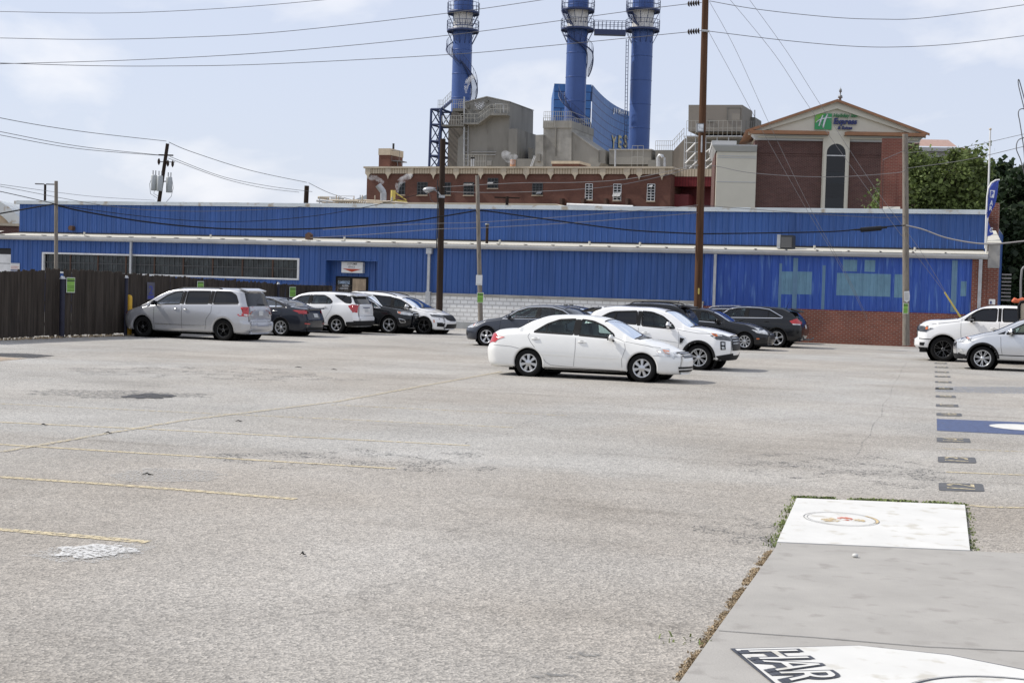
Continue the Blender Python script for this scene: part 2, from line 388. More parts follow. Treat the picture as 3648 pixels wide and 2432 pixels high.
P('car_bright_silver', (.60, .61, .62), .30, .65, coat=1)
P('car_slate', (.040, .046, .060), .30, .3, coat=.5, spec=.35)
P('car_black', (.007, .008, .010), .22, 0, coat=.35, spec=.3)
P('car_ink', (.014, .017, .026), .25, .1, coat=.4, spec=.35)
M = _m
# ------------------------------------------------------------------ ground
def ground():
    mb = MB(); X = [-60 + 3 * i for i in range(41)]; Yq = [-12, -4, 0, 4, 8, 16, 24, 32, 40, 48, 54, 58, 60, 61, 62, 63, 64, 65, 65.86, 70, 90]
    for y in Yq:
        for x in X:
            w = LOT.w((x, y, 0)); mb.v.append(Vector((x, y, hgt(w.x, w.y))))
    n = len(X)
    for j in range(len(Yq) - 1):
        for i in range(n - 1): mb.f.append((j * n + i, j * n + i + 1, (j + 1) * n + i + 1, (j + 1) * n + i)); mb.sm.append(True)
    o = mb.build('parking_lot', M['asphalt']); o.rotation_euler = (0, 0, -LOT.th); tag(o, 'pale weathered asphalt parking lot', 'parking lot', kind='structure')
    g = MB(); g.quad((-3000, -200, -.06), (3000, -200, -.06), (3000, 4500, -.06), (-3000, 4500, -.06))
    P('far_ground', (.14, .14, .12), .95, var=.3, vscale=.05)
    tag(g.build('ground', M['far_ground']), 'flat ground reaching to the horizon', 'ground', kind='structure')
ground()
Z1, Z2, Z3 = .005, .010, .015
def sheet(name, pts, mat, label, cat, z=Z1, kind=None, group=None):
    """pts: photo pixels or world points -> thin sheet on the ground"""
    w = [G(*p) if len(p) == 2 else Vector(p) for p in pts]
    mb = MB(); mb.v = [Vector((p.x, p.y, z + hgt(p.x, p.y))) for p in w]; mb.f = [tuple(range(len(w)))]; mb.sm = [False]
    c = sum(mb.v, Vector()) / len(mb.v)
    o = mb.build(name, mat, None, c); o.location = c
    return tag(o, label, cat, group, kind)
def line(pts, width, mat, label, z=Z1, group='yellow stall lines', name='stall_line'):
    w = [G(*p) for p in pts]; mb = MB()
    # resample so that the edge wobbles slightly like hand-striped paint
    q = []
    for a, b in zip(w[:-1], w[1:]):
        k = max(2, int((b - a).length / .6))
        q += [a.lerp(b, i / k) for i in range(k)]
    q.append(w[-1])
    L, Rr = [], []
    for i, p in enumerate(q):
        d = (q[min(i + 1, len(q) - 1)] - q[max(i - 1, 0)]).normalized(); n = Vector((-d.y, d.x, 0))
        wd = width * (.5 + rnd.uniform(-.05, .05)); jit = n * rnd.uniform(-.006, .006)
        for S, sg in ((L, 1), (Rr, -1)):
            t = p + n * wd * sg + jit; S.append(Vector((t.x, t.y, z + hgt(t.x, t.y))))
    mb.v = L + Rr; k = len(q)
    for i in range(k - 1): mb.f.append((i, i + 1, k + i + 1, k + i)); mb.sm.append(False)
    c = mb.v[k // 2].copy(); o = mb.build(name, mat, None, c); o.location = c
    return tag(o, label, 'crack' if name == 'crack' else 'joint' if 'joint' in name else 'stall line', group)
YM, YF = M['paint_yellow'], M['paint_yellow_faint']
line([(0, 1611), (640, 1500), (1200, 1431), (1790, 1324)], .10, worn('paint_yellow_mid', (.50, .43, .29), .49, 16) or M['paint_yellow_mid'], 'long yellow line slanting away across the lot toward the white sedan', z=Z2)
line([(-400, 1862), (0, 1886), (527, 1931)], .13, YM, 'nearest yellow stall line, ending above the white splash')
line([(-400, 1668), (0, 1699), (500, 1733), (1053, 1778)], .13, YM, 'second nearest yellow stall line at left, above the dark rag')
line([(-300, 1563), (0, 1583), (700, 1626), (1408, 1669)], .10, YM, 'third yellow stall line from the front, crossing the foot of the slanting line')
line([(-300, 1490), (0, 1504), (560, 1530), (1200, 1563), (1675, 1587)], .09, YM, 'fourth yellow stall line from the front, crossing the long slanting line')
line([(-300, 1425), (0, 1438), (600, 1466), (1200, 1493), (1830, 1523)], .09, YF, 'fifth faint yellow stall line beyond the pothole stain')
line([(1180, 1442), (1600, 1462), (2020, 1480)], .09, YF, 'sixth and farthest faint yellow stall line in the middle of the lot')
line([(3345, 1597), (3700, 1611)], .09, YF, 'farthest faint yellow line beside the numbered stalls at right')
line([(3370, 1681), (3700, 1694)], .09, YM, 'middle yellow line beside the numbered stalls at right')
line([(3455, 1800), (3520, 1806), (3750, 1811)], .09, YM, 'nearest yellow line beside the white painted pad at right')
# stains and splashes on the asphalt
def blob(name, c, rx, ry, mat, label, cat, z=Z1, n=26, rough=.25, rot=0):
    g = G(*c); pts = []
    for i in range(n):
        a = 2 * math.pi * i / n; k = 1 + rnd.uniform(-rough, rough)
        x, y = rx * k * math.cos(a), ry * k * math.sin(a)
        pts.append(Vector((g.x + x * math.cos(rot) - y * math.sin(rot), g.y + x * math.sin(rot) + y * math.cos(rot), 0)))
    return sheet(name, pts, mat, label, cat, z)
worn('stain_soft', (.19, .19, .185), .45, 9); worn('stain_dark', (.045, .045, .048), .56, 5); worn('stain_brown', (.34, .27, .20), .56, 3)
blob('paint_splash', (335, 1965), .30, .26, M['paint_white_splash'], 'white paint splash on the asphalt below the nearest yellow line', 'paint splash', rot=.45, z=Z2)
blob('paint_splash', (325, 1968), .44, .36, worn('paint_splash_thin', (.48, .48, .47), .46, 40) , 'thin ragged fringe of the white paint splash below the nearest yellow line', 'paint splash', rot=.45)
blob('paint_splash', (600, 1692), .62, .55, M['stain_dust'] if 'stain_dust' in M else worn('stain_dust', (.42, .41, .39), .47, 25) or M['stain_dust'], 'faint pale dust smear on the asphalt right of the dark rag', 'dust smear')
blob('oil_stain', (525, 1411), .42, .52, M['stain_dark'], 'dark round stain in the worn asphalt between the fence and the yellow lines', 'stain', z=Z2)
blob('oil_stain', (400, 1403), 1.7, .9, M['stain_soft'], 'wide ravelled grey band of asphalt around the dark round stain', 'stain')
blob('oil_stain', (2080, 2338), .12, .09, M['stain_soft'], 'faint damp blotch on the asphalt at the bottom, upper of the two', 'stain')
blob('oil_stain', (1960, 2408), .15, .08, M['stain_soft'], 'faint damp blotch on the asphalt at the bottom edge, lower of the two', 'stain')
sheet('asphalt_patch', [(-200, 1254), (0, 1258), (90, 1260), (195, 1267), (120, 1276), (0, 1270), (-200, 1268)], M['stain_dark'], 'dark asphalt patch beside the fence at the left edge', 'patch', z=Z2)
sheet('asphalt_patch', [(-200, 1269), (0, 1272), (100, 1277), (60, 1281), (0, 1287), (-200, 1296)], M['stain_brown'], 'sandy brown patch just in front of the dark patch at the left edge', 'patch')
def crackle():
    m = bpy.data.materials.new('cracked_tar'); m.use_nodes = True; nt = m.node_tree; nd = nt.nodes; lk = nt.links
    b = nd['Principled BSDF']; b.inputs['Base Color'].default_value = (.13, .13, .13, 1); b.inputs['Roughness'].default_value = .95; tc = nd.new('ShaderNodeTexCoord')
    dn = nd.new('ShaderNodeTexNoise'); dn.inputs['Scale'].default_value = 5; dn.inputs['Detail'].default_value = 5; lk.new(tc.outputs['Object'], dn.inputs['Vector'])
    ma = nd.new('ShaderNodeVectorMath'); ma.operation = 'MULTIPLY_ADD'; ma.inputs[1].default_value = (.3, .3, .3); lk.new(dn.outputs['Color'], ma.inputs[0]); lk.new(tc.outputs['Object'], ma.inputs[2])
    v = nd.new('ShaderNodeTexVoronoi'); v.feature = 'DISTANCE_TO_EDGE'; v.inputs['Scale'].default_value = 8.5; lk.new(ma.outputs[0], v.inputs['Vector'])
    n = nd.new('ShaderNodeTexNoise'); n.inputs['Scale'].default_value = 1.6; n.inputs['Detail'].default_value = 3; lk.new(tc.outputs['Object'], n.inputs['Vector'])
    r1 = nd.new('ShaderNodeMapRange'); r1.inputs[1].default_value = .015; r1.inputs[2].default_value = .05; r1.inputs[3].default_value = 1; r1.inputs[4].default_value = 0; lk.new(v.outputs[0], r1.inputs[0])
    r2 = nd.new('ShaderNodeMapRange'); r2.inputs[1].default_value = .46; r2.inputs[2].default_value = .58; lk.new(n.outputs[0], r2.inputs[0])
    mu = nd.new('ShaderNodeMath'); mu.operation = 'MULTIPLY'; lk.new(r1.outputs[0], mu.inputs[0]); lk.new(r2.outputs[0], mu.inputs[1])
    t = nd.new('ShaderNodeBsdfTransparent'); mx = nd.new('ShaderNodeMixShader'); lk.new(mu.outputs[0], mx.inputs[0]); lk.new(t.outputs[0], mx.inputs[1]); lk.new(b.outputs[0], mx.inputs[2]); lk.new(mx.outputs[0], nd['Material Output'].inputs[0]); _m['cracked_tar'] = m
crackle()
blob('cracked_area', (3000, 1672), 1.6, 1.5, M['cracked_tar'], 'fine cracking in the asphalt just beyond the white painted pad', 'cracks', z=.003)
blob('cracked_area', (1250, 1640), 1.8, 1.3, M['cracked_tar'], 'fine cracking in the asphalt around the third yellow line end', 'cracks', z=.003)
blob('cracked_area', (2700, 1905), .5, .8, M['cracked_tar'], 'broken asphalt along the left corner of the white pad', 'cracks', z=.003)
blob('cracked_area', (760, 1330), 3.0, 2.2, M['cracked_tar'], 'fine cracking in the asphalt in front of the silver minivan', 'cracks', z=.003)
line([(3035, 1640), (3060, 1612), (3072, 1575), (3098, 1550), (3112, 1508), (3140, 1480), (3146, 1440), (3172, 1412), (3180, 1375), (3204, 1340), (3215, 1310), (3232, 1290)], .022, worn('crack_fill', (.15, .15, .15), .44, 8), 'long dark crack running away through the lot at right', group=None, name='crack', z=.003)
line([(1560, 1590), (1650, 1582), (1700, 1560), (1800, 1548), (1870, 1505), (1930, 1490), (2010, 1455), (2080, 1440), (2150, 1412)], .018, M['crack_fill'], 'thin crack crossing the middle of the lot', group=None, name='crack', z=.003)
# ------------------------------------------------------------------ numbered stalls at right
lu, lv = LOT.w((1, 0, 0)), LOT.w((0, 1, 0))
nums = [('12', 1734, 3344, 3504, 28), ('13', 1637, 3341, 3476, 22), ('14', 1567, 3337, 3456, 18), ('16', 1476, 3336, 3426, 10), ('17', 1444, 3334, 3414, 8.5), ('18', 1412, 3333, 3405, 8),
        ('19', 1384, 3332, 3395, 6), ('20', 1360.5, 3331, 3390, 5), ('21', 1341, 3330, 3386, 5), ('22', 1325, 3330, 3381, 4), ('23', 1308, 3330, 3378, 3), ('24', 1293.5, 3329, 3374, 3)]
for i, (t, y, x0, x1, hh) in enumerate(nums):
    a, b = G(x0, y - .006 * (x1 - x0)), G(x1, y + .02 * (x1 - x0)); ln = (b - a); w = ln.length; ux = ln.normalized(); uy = (G(3330, 1293) - G(3344, 1734)).normalized()
    c = (a + b) / 2; hv = .36
    root = bpy.data.objects.new('stall_number', None); COL.objects.link(root); root.location = (c.x, c.y, Z1 + hgt(c.x, c.y))
    tag(root, 'dark grey painted plate with the stall number %s, %s' % (t, 'nearest of the row' if i == 0 else ['', 'second nearest of the row', 'third nearest before the blue band', 'first beyond the blue band'][i] if i < 4 else 'farther along the row toward the pickup'), 'stall number', 'numbered plates painted along the stalls')
    m1 = MB(); pts = []
    for (px, py, s0) in ((-1, -1, 180), (1, -1, 270), (1, 1, 0), (-1, 1, 90)):
        for k in range(4):
            an = R(s0 + k * 30); pts.append(ux * (px * (w / 2 - .06) + .06 * math.cos(an)) + uy * (py * (hv - .06) + .06 * math.sin(an)))
    m1.add(pts, [tuple(range(len(pts)))]); m1.build('plate', M['marker_grey'], root)
    m2 = MB(); m2.text(t, ux * (w * .30) - Vector((0, 0, -.004)) , uy, -Vector((uy.y, -uy.x, 0)), width=hv * 1.35, height=w * .62)
    m2.build('digits', M['paint_yellow'], root)
sheet('blue_band', [(3337, 1492), (3338, 1534), (3800, 1556), (3800, 1510)], M['paint_blue'], 'blue painted parking stall band at the right edge', 'painted band', z=Z1)
sheet('blue_band', [(3333, 1376), (3332, 1396), (3800, 1406), (3800, 1380)], M['paint_blue_faint'], 'faded blue grey painted band farther up the numbered row', 'painted band', z=Z1)
c = G(3660, 1524); mbx = MB(); mbx.add([c + lu * (.62 * math.cos(a * .3142)) + lv * (.62 * math.sin(a * .3142)) + Vector((0, 0, Z2)) for a in range(20)], [tuple(range(20))])
tag(mbx.build('wheelchair_symbol_disc', M['pad_white'], None), 'white painted disc on the blue band at the right edge', 'painted symbol')
# ------------------------------------------------------------------ concrete drive, white pad, shield
DR = [(2420, 2440), (2762, 1958), (2768, 1940), (3455, 1970), (3700, 1980), (3900, 1990)]
dw = [G(*p) for p in DR]; dw += [dw[-1] + Vector((1.5, -6, 0)), dw[0] + (dw[0] - dw[1]).normalized() * 3 + Vector((6, 0, 0)), dw[0] + (dw[0] - dw[1]).normalized() * 3]
sheet('driveway', dw, M['concrete'], 'grey concrete drive apron', 'driveway', z=.02, kind='structure')
line([(2560, 2257), (2900, 2282), (3300, 2315), (3800, 2338)], .010, M['mullion'], 'dark joint running across the concrete drive', z=.024, group=None, name='concrete_joint')
pad = Thing('painted_pad', 'white painted concrete pad with an oval ring emblem, in the drive at right', 'painted pad', WF, G(3130, 1875))
mb = MB(); pw = [G(*p) for p in ((2838, 1782), (3437, 1806), (3455, 1970), (2768, 1940))]
mb.add([p + Vector((0, 0, .028)) for p in pw] + [p + Vector((0, 0, -.02)) for p in pw], [(0, 1, 2, 3), (0, 4, 5, 1), (1, 5, 6, 2), (3, 2, 6, 7), (0, 3, 7, 4)])
pad.part('slab', mb, M['pad_white'])
ec = G(2996, 1858); er = G(3125, 1862); rx = (er - ec).length; ryv = (G(2996, 1835) - G(2996, 1882)).length / 2
def ell(a, k): return ec + Vector((rx * k * math.cos(a), ryv * k * math.sin(a), .032))
for k0, k1, mt in ((1.0, 1.02, 'road_black'), (.91, .925, 'road_black')):
    mb = MB(); n = 60; mb.add([ell(2 * math.pi * i / n, k0) for i in range(n)] + [ell(2 * math.pi * i / n, k1) for i in range(n)], [(i, (i + 1) % n, (i + 1) % n + n, i + n) for i in range(n)])
    pad.part('emblem_ring', mb, M['ring_grey'] if 'ring_grey' in M else P('ring_grey', (.22, .22, .22), .8))
mb = MB(); n = 14; mb.add([ell(R(-32 + 64 * i / n), .93) for i in range(n + 1)] + [ell(R(-32 + 64 * i / n), 1.0) for i in range(n + 1)], [(i, i + 1, i + n + 2, i + n + 1) for i in range(n)])
P('emblem_gold', (.52, .40, .22), .8, var=.2, vscale=6); pad.part('emblem_arc', mb, M['emblem_gold'])
# plain generic patch of the same colours where a cartoon figure is painted
for (cx, cy, ax, ay, mt) in ((2957, 1862, 30, 7, 'emblem_gold'), (3010, 1858, 26, 6, 'bag_orange'), (3062, 1864, 18, 5, 'emblem_gold')):
    cc = G(cx, cy); e1 = (G(cx + ax, cy) - cc).length; e2 = (G(cx, cy - ay) - G(cx, cy + ay)).length / 2
    mb = MB(); mb.add([cc + Vector((e1 * math.cos(a * .35) * (1 + .1 * math.sin(3 * a)), e2 * math.sin(a * .35), .033)) for a in range(18)], [tuple(range(18))])
    pad.part('emblem_patch', mb, worn(mt + '_worn', tuple(M[mt].node_tree.nodes['Principled BSDF'].inputs['Base Color'].default_value)[:3] if mt == 'bag_orange' else (.52, .40, .22), .5, 9) or M[mt + '_worn'])
sh = Thing('painted_shield', 'large black edged white shield painted on the concrete, lettered HAR, at the bottom right', 'painted emblem', WF, G(3100, 2400, .02))
O_ = [(2600, 2323), (3060, 2312), (3380, 2345), (3648, 2398), (3900, 2470)]
ow = [G(*p) for p in O_] + [G(3900, 2600), G(2960, 2620)]
iw = [G(*p) for p in ((2618, 2327), (3060, 2315), (3380, 2349), (3648, 2403), (3900, 2476))] + [G(3900, 2640), G(2985, 2640)]
mb = MB(); mb.add([p + Vector((0, 0, .026)) for p in ow], [tuple(range(len(ow)))]); sh.part('border', mb, M['road_black'])
mb = MB(); mb.add([p + Vector((0, 0, .030)) for p in iw], [tuple(range(len(iw)))]); sh.part('field', mb, M['pad_white'])
# lettering: baseline runs from lower-left to lower-right in the photo, letters lean with the shield
A_ = G(2735, 2400); B_ = G(3010, 2550); ux = (B_ - A_).normalized(); C_ = G(2665, 2335); uy = (C_ - A_); uy = Vector((-ux.y, ux.x, 0))
hgt_l = abs((C_ - A_).dot(uy)); 
lw = (G(2960, 2432) - G(2660, 2330)).length
for bold, mt, zz, sh_ in ((.055, 'road_black', .0335, .028), (.055, 'road_black', .0345, 0), (.0, 'pad_white', .038, 0)):
    mb = MB()
    t0 = G(2655, 2336); t1 = G(2905, 2448)
    t0 = G(2662, 2336); dx = (G(2822, 2448) - t0); dxn = dx.normalized(); dyn = Vector((-dxn.y, dxn.x, 0))
    H = .32
    mb.text('HAR', (t0 + dx * .5) - dyn * ((.012 if bold else 0) + sh_) + dxn * sh_ * .4 + Vector((0, 0, zz)), dxn, dyn, width=dx.length * (1.06 if bold else .97), height=H * (1.06 if bold else 1), bold=bold)
    sh.part('lettering', mb, M['pad_white'] if not bold else M[mt])
ringc = G(3500, 2424) - Vector((0, .62, 0)); mb = MB(); n = 50
for k0, k1 in ((.585, .60), (.61, .615)):
    mb.add([ringc + Vector((k0 * math.cos(2 * math.pi * i / n), k0 * math.sin(2 * math.pi * i / n), .034)) for i in range(n)] + [ringc + Vector((k1 * math.cos(2 * math.pi * i / n), k1 * math.sin(2 * math.pi * i / n), .034)) for i in range(n)], [(i, (i + 1) % n, (i + 1) % n + n, i + n) for i in range(n)])
sh.part('ring', mb, M['road_black'])
# weeds along the seams
def tuft_strip(pts, n, h0, h1, mat, label, name='weeds', spread=.05, w=.006, gate=.6):
    mb = MB(); ws = [G(*p) for p in pts]; seg = [(b - a).length for a, b in zip(ws[:-1], ws[1:])]; T = sum(seg)
    for _ in range(n):
        t = rnd.random() * T; i = 0
        while i < len(seg) - 1 and t > seg[i]: t -= seg[i]; i += 1
        p = ws[i].lerp(ws[i + 1], t / seg[i])
        if math.sin(p.x * 7.3 + p.y * 5.1) + math.sin(p.x * 17 + p.y * 11) < rnd.uniform(-1.4, gate): continue
        p = p + Vector((rnd.gauss(0, spread), rnd.gauss(0, spread), 0))
        p.z = hgt(p.x, p.y); a = rnd.random() * 6.28; h = rnd.uniform(h0, h1); lean = rnd.uniform(.2, 1.3) * h
        d = Vector((math.cos(a), math.sin(a), 0)); s = Vector((-d.y, d.x, 0)) * w * rnd.uniform(.6, 1.6)
        mb.add([p - s, p + s, p + d * lean * .5 + s * .8 + Vector((0, 0, h * .75)), p + d * lean + Vector((0, 0, h)), p + d * lean * .5 - s * .8 + Vector((0, 0, h * .75))], [(0, 1, 2, 3, 4)])
    o = mb.build(name, mat); return tag(o, label, 'weeds', kind='stuff')
P('weed_green', (.17, .21, .07), .8, var=.35, vscale=8); P('weed_dry', (.36, .28, .18), .9, var=.35, vscale=8)
tuft_strip([(2418, 2436), (2560, 2235), (2700, 2030), (2755, 1960)], 6500, .004, .018, M['weed_dry'], 'dry brown weeds along the slanting edge of the concrete drive', spread=.022, gate=-.5)
tuft_strip([(2758, 1950), (2800, 1850), (2838, 1782)], 700, .008, .03, M['weed_green'], 'green weeds along the left edge of the white pad', spread=.035)
tuft_strip([(2836, 1774), (3130, 1786), (3437, 1799)], 1500, .010, .035, M['weed_green'], 'low green weeds along the far edge of the white pad', spread=.03, w=.012)
tuft_strip([(3440, 1806), (3450, 1890), (3460, 1970)], 500, .005, .022, M['weed_green'], 'green weeds along the right edge of the white pad', spread=.03)
tuft_strip([(2600, 2258), (2900, 2282), (3300, 2315), (3648, 2330)], 260, .004, .018, M['weed_green'], 'sparse weeds in the joint of the concrete drive', spread=.02)
tuft_strip([(2440, 2290), (2480, 2285)], 160, .01, .035, M['weed_green'], 'small green weed clump left of the drive edge', spread=.07)
tuft_strip([(3200, 1228), (3250, 1228)], 400, .02, .09, M['weed_green'], 'grass clump at the foot of the weathered pole by the pickup', spread=.22, w=.02)
tuft_strip([(0, 1213), (200, 1203), (440, 1196), (560, 1191)], 900, .02, .08, M['weed_dry'], 'weeds and litter along the foot of the wooden fence', spread=.15, w=.02)
# loose bits on the asphalt
def debris(c, r, mat, label, name='debris'):
    g = G(*c); mb = MB(); mb.tube([g + Vector((-r, rnd.uniform(-.03, .03), .012)), g + Vector((-r * .2, .03, .025)), g + Vector((r * .4, -.02, .02)), g + Vector((r, .02, .01))], [.003, .009, .008, .003], 5)
    o = mb.build(name, mat, None, g); o.location = g; tag(o, label, 'debris', 'twigs and scraps on the asphalt')
for c, r, lb in (((525, 1694), .06, 'black crumpled scrap above the second yellow line at left'), ((1063, 1310), .09, 'dark twig on the asphalt left of the white sedan'), ((1190, 1318), .07, 'brown twig near the start of the open lot, left of the white sedan'), ((850, 1503), .05, 'small twig just above the long slanting yellow line'), ((155, 1516), .05, 'small twig at far left between two yellow lines'), ((1078, 1979), .02, 'tiny dark stone in the open near asphalt'), ((385, 1545), .05, 'twig lying on the long slanting yellow line')):
    debris(c, r, M['black'], lb)
g = G(3046, 1993); mb = MB(); mb.lathe([(0, .0), (.02, .004), (.026, .015), (.02, .028), (0, .034)], (0, 0, .02), n=10)
o = mb.build('white_pebble', M['pad_white']); o.location = g; tag(o, 'tiny white ball lying on the concrete drive', 'debris')
# ------------------------------------------------------------------ blue warehouse
D0 = 65.86
def corr(s0, s1, z0, z1, d, pitch=.305, dep=.042):
    """ribbed metal sheet facing -d"""
    mb = MB(); xs = []
    n0 = math.floor(s0 / pitch)
    x = n0 * pitch
    prof = [(0, 0), (.42 * pitch, 0), (.47 * pitch, -.25 * dep), (.52 * pitch, 0), (.78 * pitch, 0), (.85 * pitch, -dep), (.93 * pitch, -dep)]
    while x < s1:
        for (a, b) in prof:
            if s0 <= x + a <= s1: xs.append((x + a, b))
        x += pitch
    xs = [(s0, 0)] + xs + [(s1, 0)]
    vs = [(a, d + b, z0) for a, b in xs] + [(a, d + b, z1) for a, b in xs]; n = len(xs)
    mb.add(vs, [(i, i + 1, n + i + 1, n + i) for i in range(n - 1)]); return mb
F = LOT
def Lp(px, py, off=D0): return F.pt(px, py, off)
WH = Thing('blue_warehouse', 'long low warehouse clad in ribbed blue metal over white block and red brick', 'warehouse', F, (0, D0, 0))
sR = Lp(3462, 1000).x; sL = Lp(-260, 900).x
zg1 = Lp(1824, 890).z; zg0 = zg1 + .20      # gutter bottom / top
zb = Lp(1900, 1056).z                       # bottom of blue sheets on block wall
zb2 = Lp(3000, 1105).z                      # bottom of blue sheets on brick
sBR = Lp(2600, 1090).x; sDoorR = Lp(1343, 1000).x; sA0 = Lp(1161.5, 960).x; sA1 = Lp(1342, 960).x
sPil = Lp(3462, 1000).x; sEnd = Lp(3556, 1000).x
DEPTH = 26.0
zal = Lp(1250, 929).z
gd0, gd1 = Lp(-60, 930).x, Lp(38.5, 930).x   # garage door at far left
zgt = Lp(20, 884).z
wx0, wx1 = Lp(153, 930).x, Lp(1066, 950).x; wz1 = Lp(1066, 920).z; wz0 = Lp(1066, 998).z
P('dark_inside', (.01, .01, .011), .9)
WH.part('wall_panel', corr(gd1, wx0, 0, zg1, D0), M['blue_metal'])
WH.part('wall_panel', corr(sL, gd0, 0, zg1, D0), M['blue_metal'])
WH.part('wall_panel', corr(gd0, gd1, zgt, zg1, D0), M['blue_metal'])
WH.part('wall_panel', corr(wx0, wx1, wz1, zg1, D0), M['blue_metal'])
WH.part('wall_panel', corr(wx0, wx1, 0, wz0, D0), M['blue_metal'])
WH.part('wall_panel', corr(wx1, sA0, 0, zg1, D0), M['blue_metal'])
WH.part('wall_panel', corr(sA0, sA1, zal, zg1, D0), M['blue_metal'])
WH.part('wall_panel', corr(sA1, sBR - 1.2, zb, zg1, D0), M['blue_metal'])
WH.part('wall_panel', corr(sBR - 1.2, sPil, zb2, zg1, D0), M['blue_metal_faded'], label='paint-patched blue ribbed wall panels on the right')
# recess of the customer door
mb = corr(sA0, sA1, 0, zal, D0 + .55); WH.part('recess_panel', mb, M['blue_metal'])
mb = MB(); mb.box(sA0 - .05, sA0, D0, D0 + .6, 0, zal); mb.box(sA1, sA1 + .05, D0, D0 + .6, 0, zal); mb.box(sA0 - .05, sA1 + .05, D0 - .03, D0 + .6, zal, zal + .05); WH.part('recess_trim', mb, M['blue_metal'])
RD = D0 + .50
def Rp(px, py): return F.pt(px, py, RD)
dx0, dx1, dzt = Rp(1197, 990).x, Rp(1312, 990).x, Rp(1250, 985).z
dr = WH.part('entrance', MB().box(dx0, dx1, RD - .02, RD + .04, 0, dzt), M['black'])
gx0, gx1 = Rp(1204, 990).x, Rp(1249, 990).x
WH.part('door_glass', MB().box(gx0, gx1, RD - .032, RD - .022, .05, Rp(1220, 990).z), M['glass_dark'], dr)
px0, px1 = Rp(1257.5, 1000).x, Rp(1305, 1000).x
WH.part('plywood_board', MB().box(px0, px1, RD - .045, RD - .022, .05, Rp(1280, 993).z), M['plywood'], dr)
mb = MB(); cx = (gx0 + gx1) / 2
a, b, c_ = Rp(1226, 1011), Rp(1232, 1021), Rp(1226, 1030.5)
mb.text('CAMBRIDGE', (cx, RD - .036, a.z), (1, 0, 0), (0, 0, 1), width=(gx1 - gx0) * .92, height=.15, bold=.01)
WH.part('door_lettering', mb, M['lettering_bluewhite'], dr)
mb = MB(); mb.text('ALLISON', (cx + .08, RD - .036, b.z), (1, 0, 0), (0, 0, 1), width=.34, height=.09, bold=.02)
mb.text('~ 523-4243', (cx - .02, RD - .036, c_.z), (1, 0, 0), (0, 0, 1), width=.52, height=.09, bold=.01)
WH.part('door_lettering', mb, M['lettering_white'], dr)
# eaves gutter, sloped roof strip, upper wall, fascia
GU = WH.part('gutter', MB().prism([(D0 - .34, zg0), (D0 - .34, zg0 - .08), (D0 - .28, zg1 + .02), (D0 - .02, zg1), (D0 - .02, zg0)], sL, sEnd - .44, ax=0), M['gutter'])
UP = D0 + 2.2
su0, su1 = F.pt(70, 800, UP).x, F.pt(3508, 820, UP).x
zu0 = F.pt(1824, 861, UP).z; zu1 = F.pt(1824, 746, UP).z
mb = MB(); mb.quad((su0 - .3, D0 - .30, zg0 + .02), (sEnd - .44, D0 - .30, zg0 + .02), (sEnd - .44, UP + .1, zu0 - .03), (su0 - .3, UP + .1, zu0 - .03))
mb.quad((sL, D0 - .04, zg0 + .02), (su0 - .3, D0 - .04, zg0 + .02), (su0 - .3, D0 + 1.3, zg0 + .30), (sL, D0 + 1.3, zg0 + .30)); mb.box(su0 - .3, su0, D0, UP, zg0 - .2, zg0 + .05)
mb.box(su0, su1, UP - .07, UP + .02, zu0 - .10, zu0 - .02)
WH.part('lower_roof', mb, M['white_roof'])
WH.part('upper_wall', corr(su0, su1, zu0, zu1 + .05, UP), M['blue_metal'])
WH.part('base_flashing', MB().box(su0, su1, UP - .06, UP + .03, zu0 - .019, zu0 + .05), M['ink'])
mb = MB(); mb.box(su0 - .28, su1 + .05, UP - .15, UP + .25, zu1, zu1 + .17); mb.box(su0 - .20, su1, UP - .03, UP + DEPTH, zu1 + .17, zu1 + .20)
WH.part('roof_fascia', mb, M['fascia_grey'])
mb = MB(); mb.box(su0 - .02, su0, UP, UP + DEPTH, zu0, zu1 + .1); WH.part('side_wall', mb, M['blue_metal']); WH.part('side_wall', MB().box(su1, su1 + .04, UP, UP + DEPTH, 0, zu1 + .1), M['blue_metal']); WH.part('rear_wall', MB().box(sL, su0, D0 + 12, D0 + 12.2, 0, 3.2), M['blue_metal'])
# snow-guard stubs and brackets along the gutter
x = sL + 1
while x < sEnd - 1: WH.part('bracket', MB().box(x, x + .06, D0 - .34, D0 + .05, zg0 + .04, zg0 + .07), M['steel_grey'], GU); x += 1.35
for px in (300, 750, 1227, 1558, 1780, 2100, 2280, 2902, 3260):
    q = F.pt(px, 872, D0 + 1.0); WH.part('roof_stub', MB().cyl((q.x, D0 + 1.0, zg0 + .1), (q.x, D0 + 1.0, zg0 + .30), .05), M['white_roof'])
# white block plinth with ledge
mb = MB(); mb.box(sDoorR + .05, sBR - 1.2, D0 - .14, D0 + .2, -.1, zb - .08); WH.part('block_wall', mb, M['block_white'])
mb = MB(); mb.box(sDoorR, sBR - 1.17, D0 - .20, D0 + .1, zb - .08, zb + .03); WH.part('ledge', mb, M['concrete_dark'])
mb = MB(); mb.box(sDoorR + .05, sBR - 1.2, D0 - .17, D0 + .18, -.1, .33); WH.part('plinth', mb, P('plinth_grey', (.36, .37, .365), .9, var=.12))
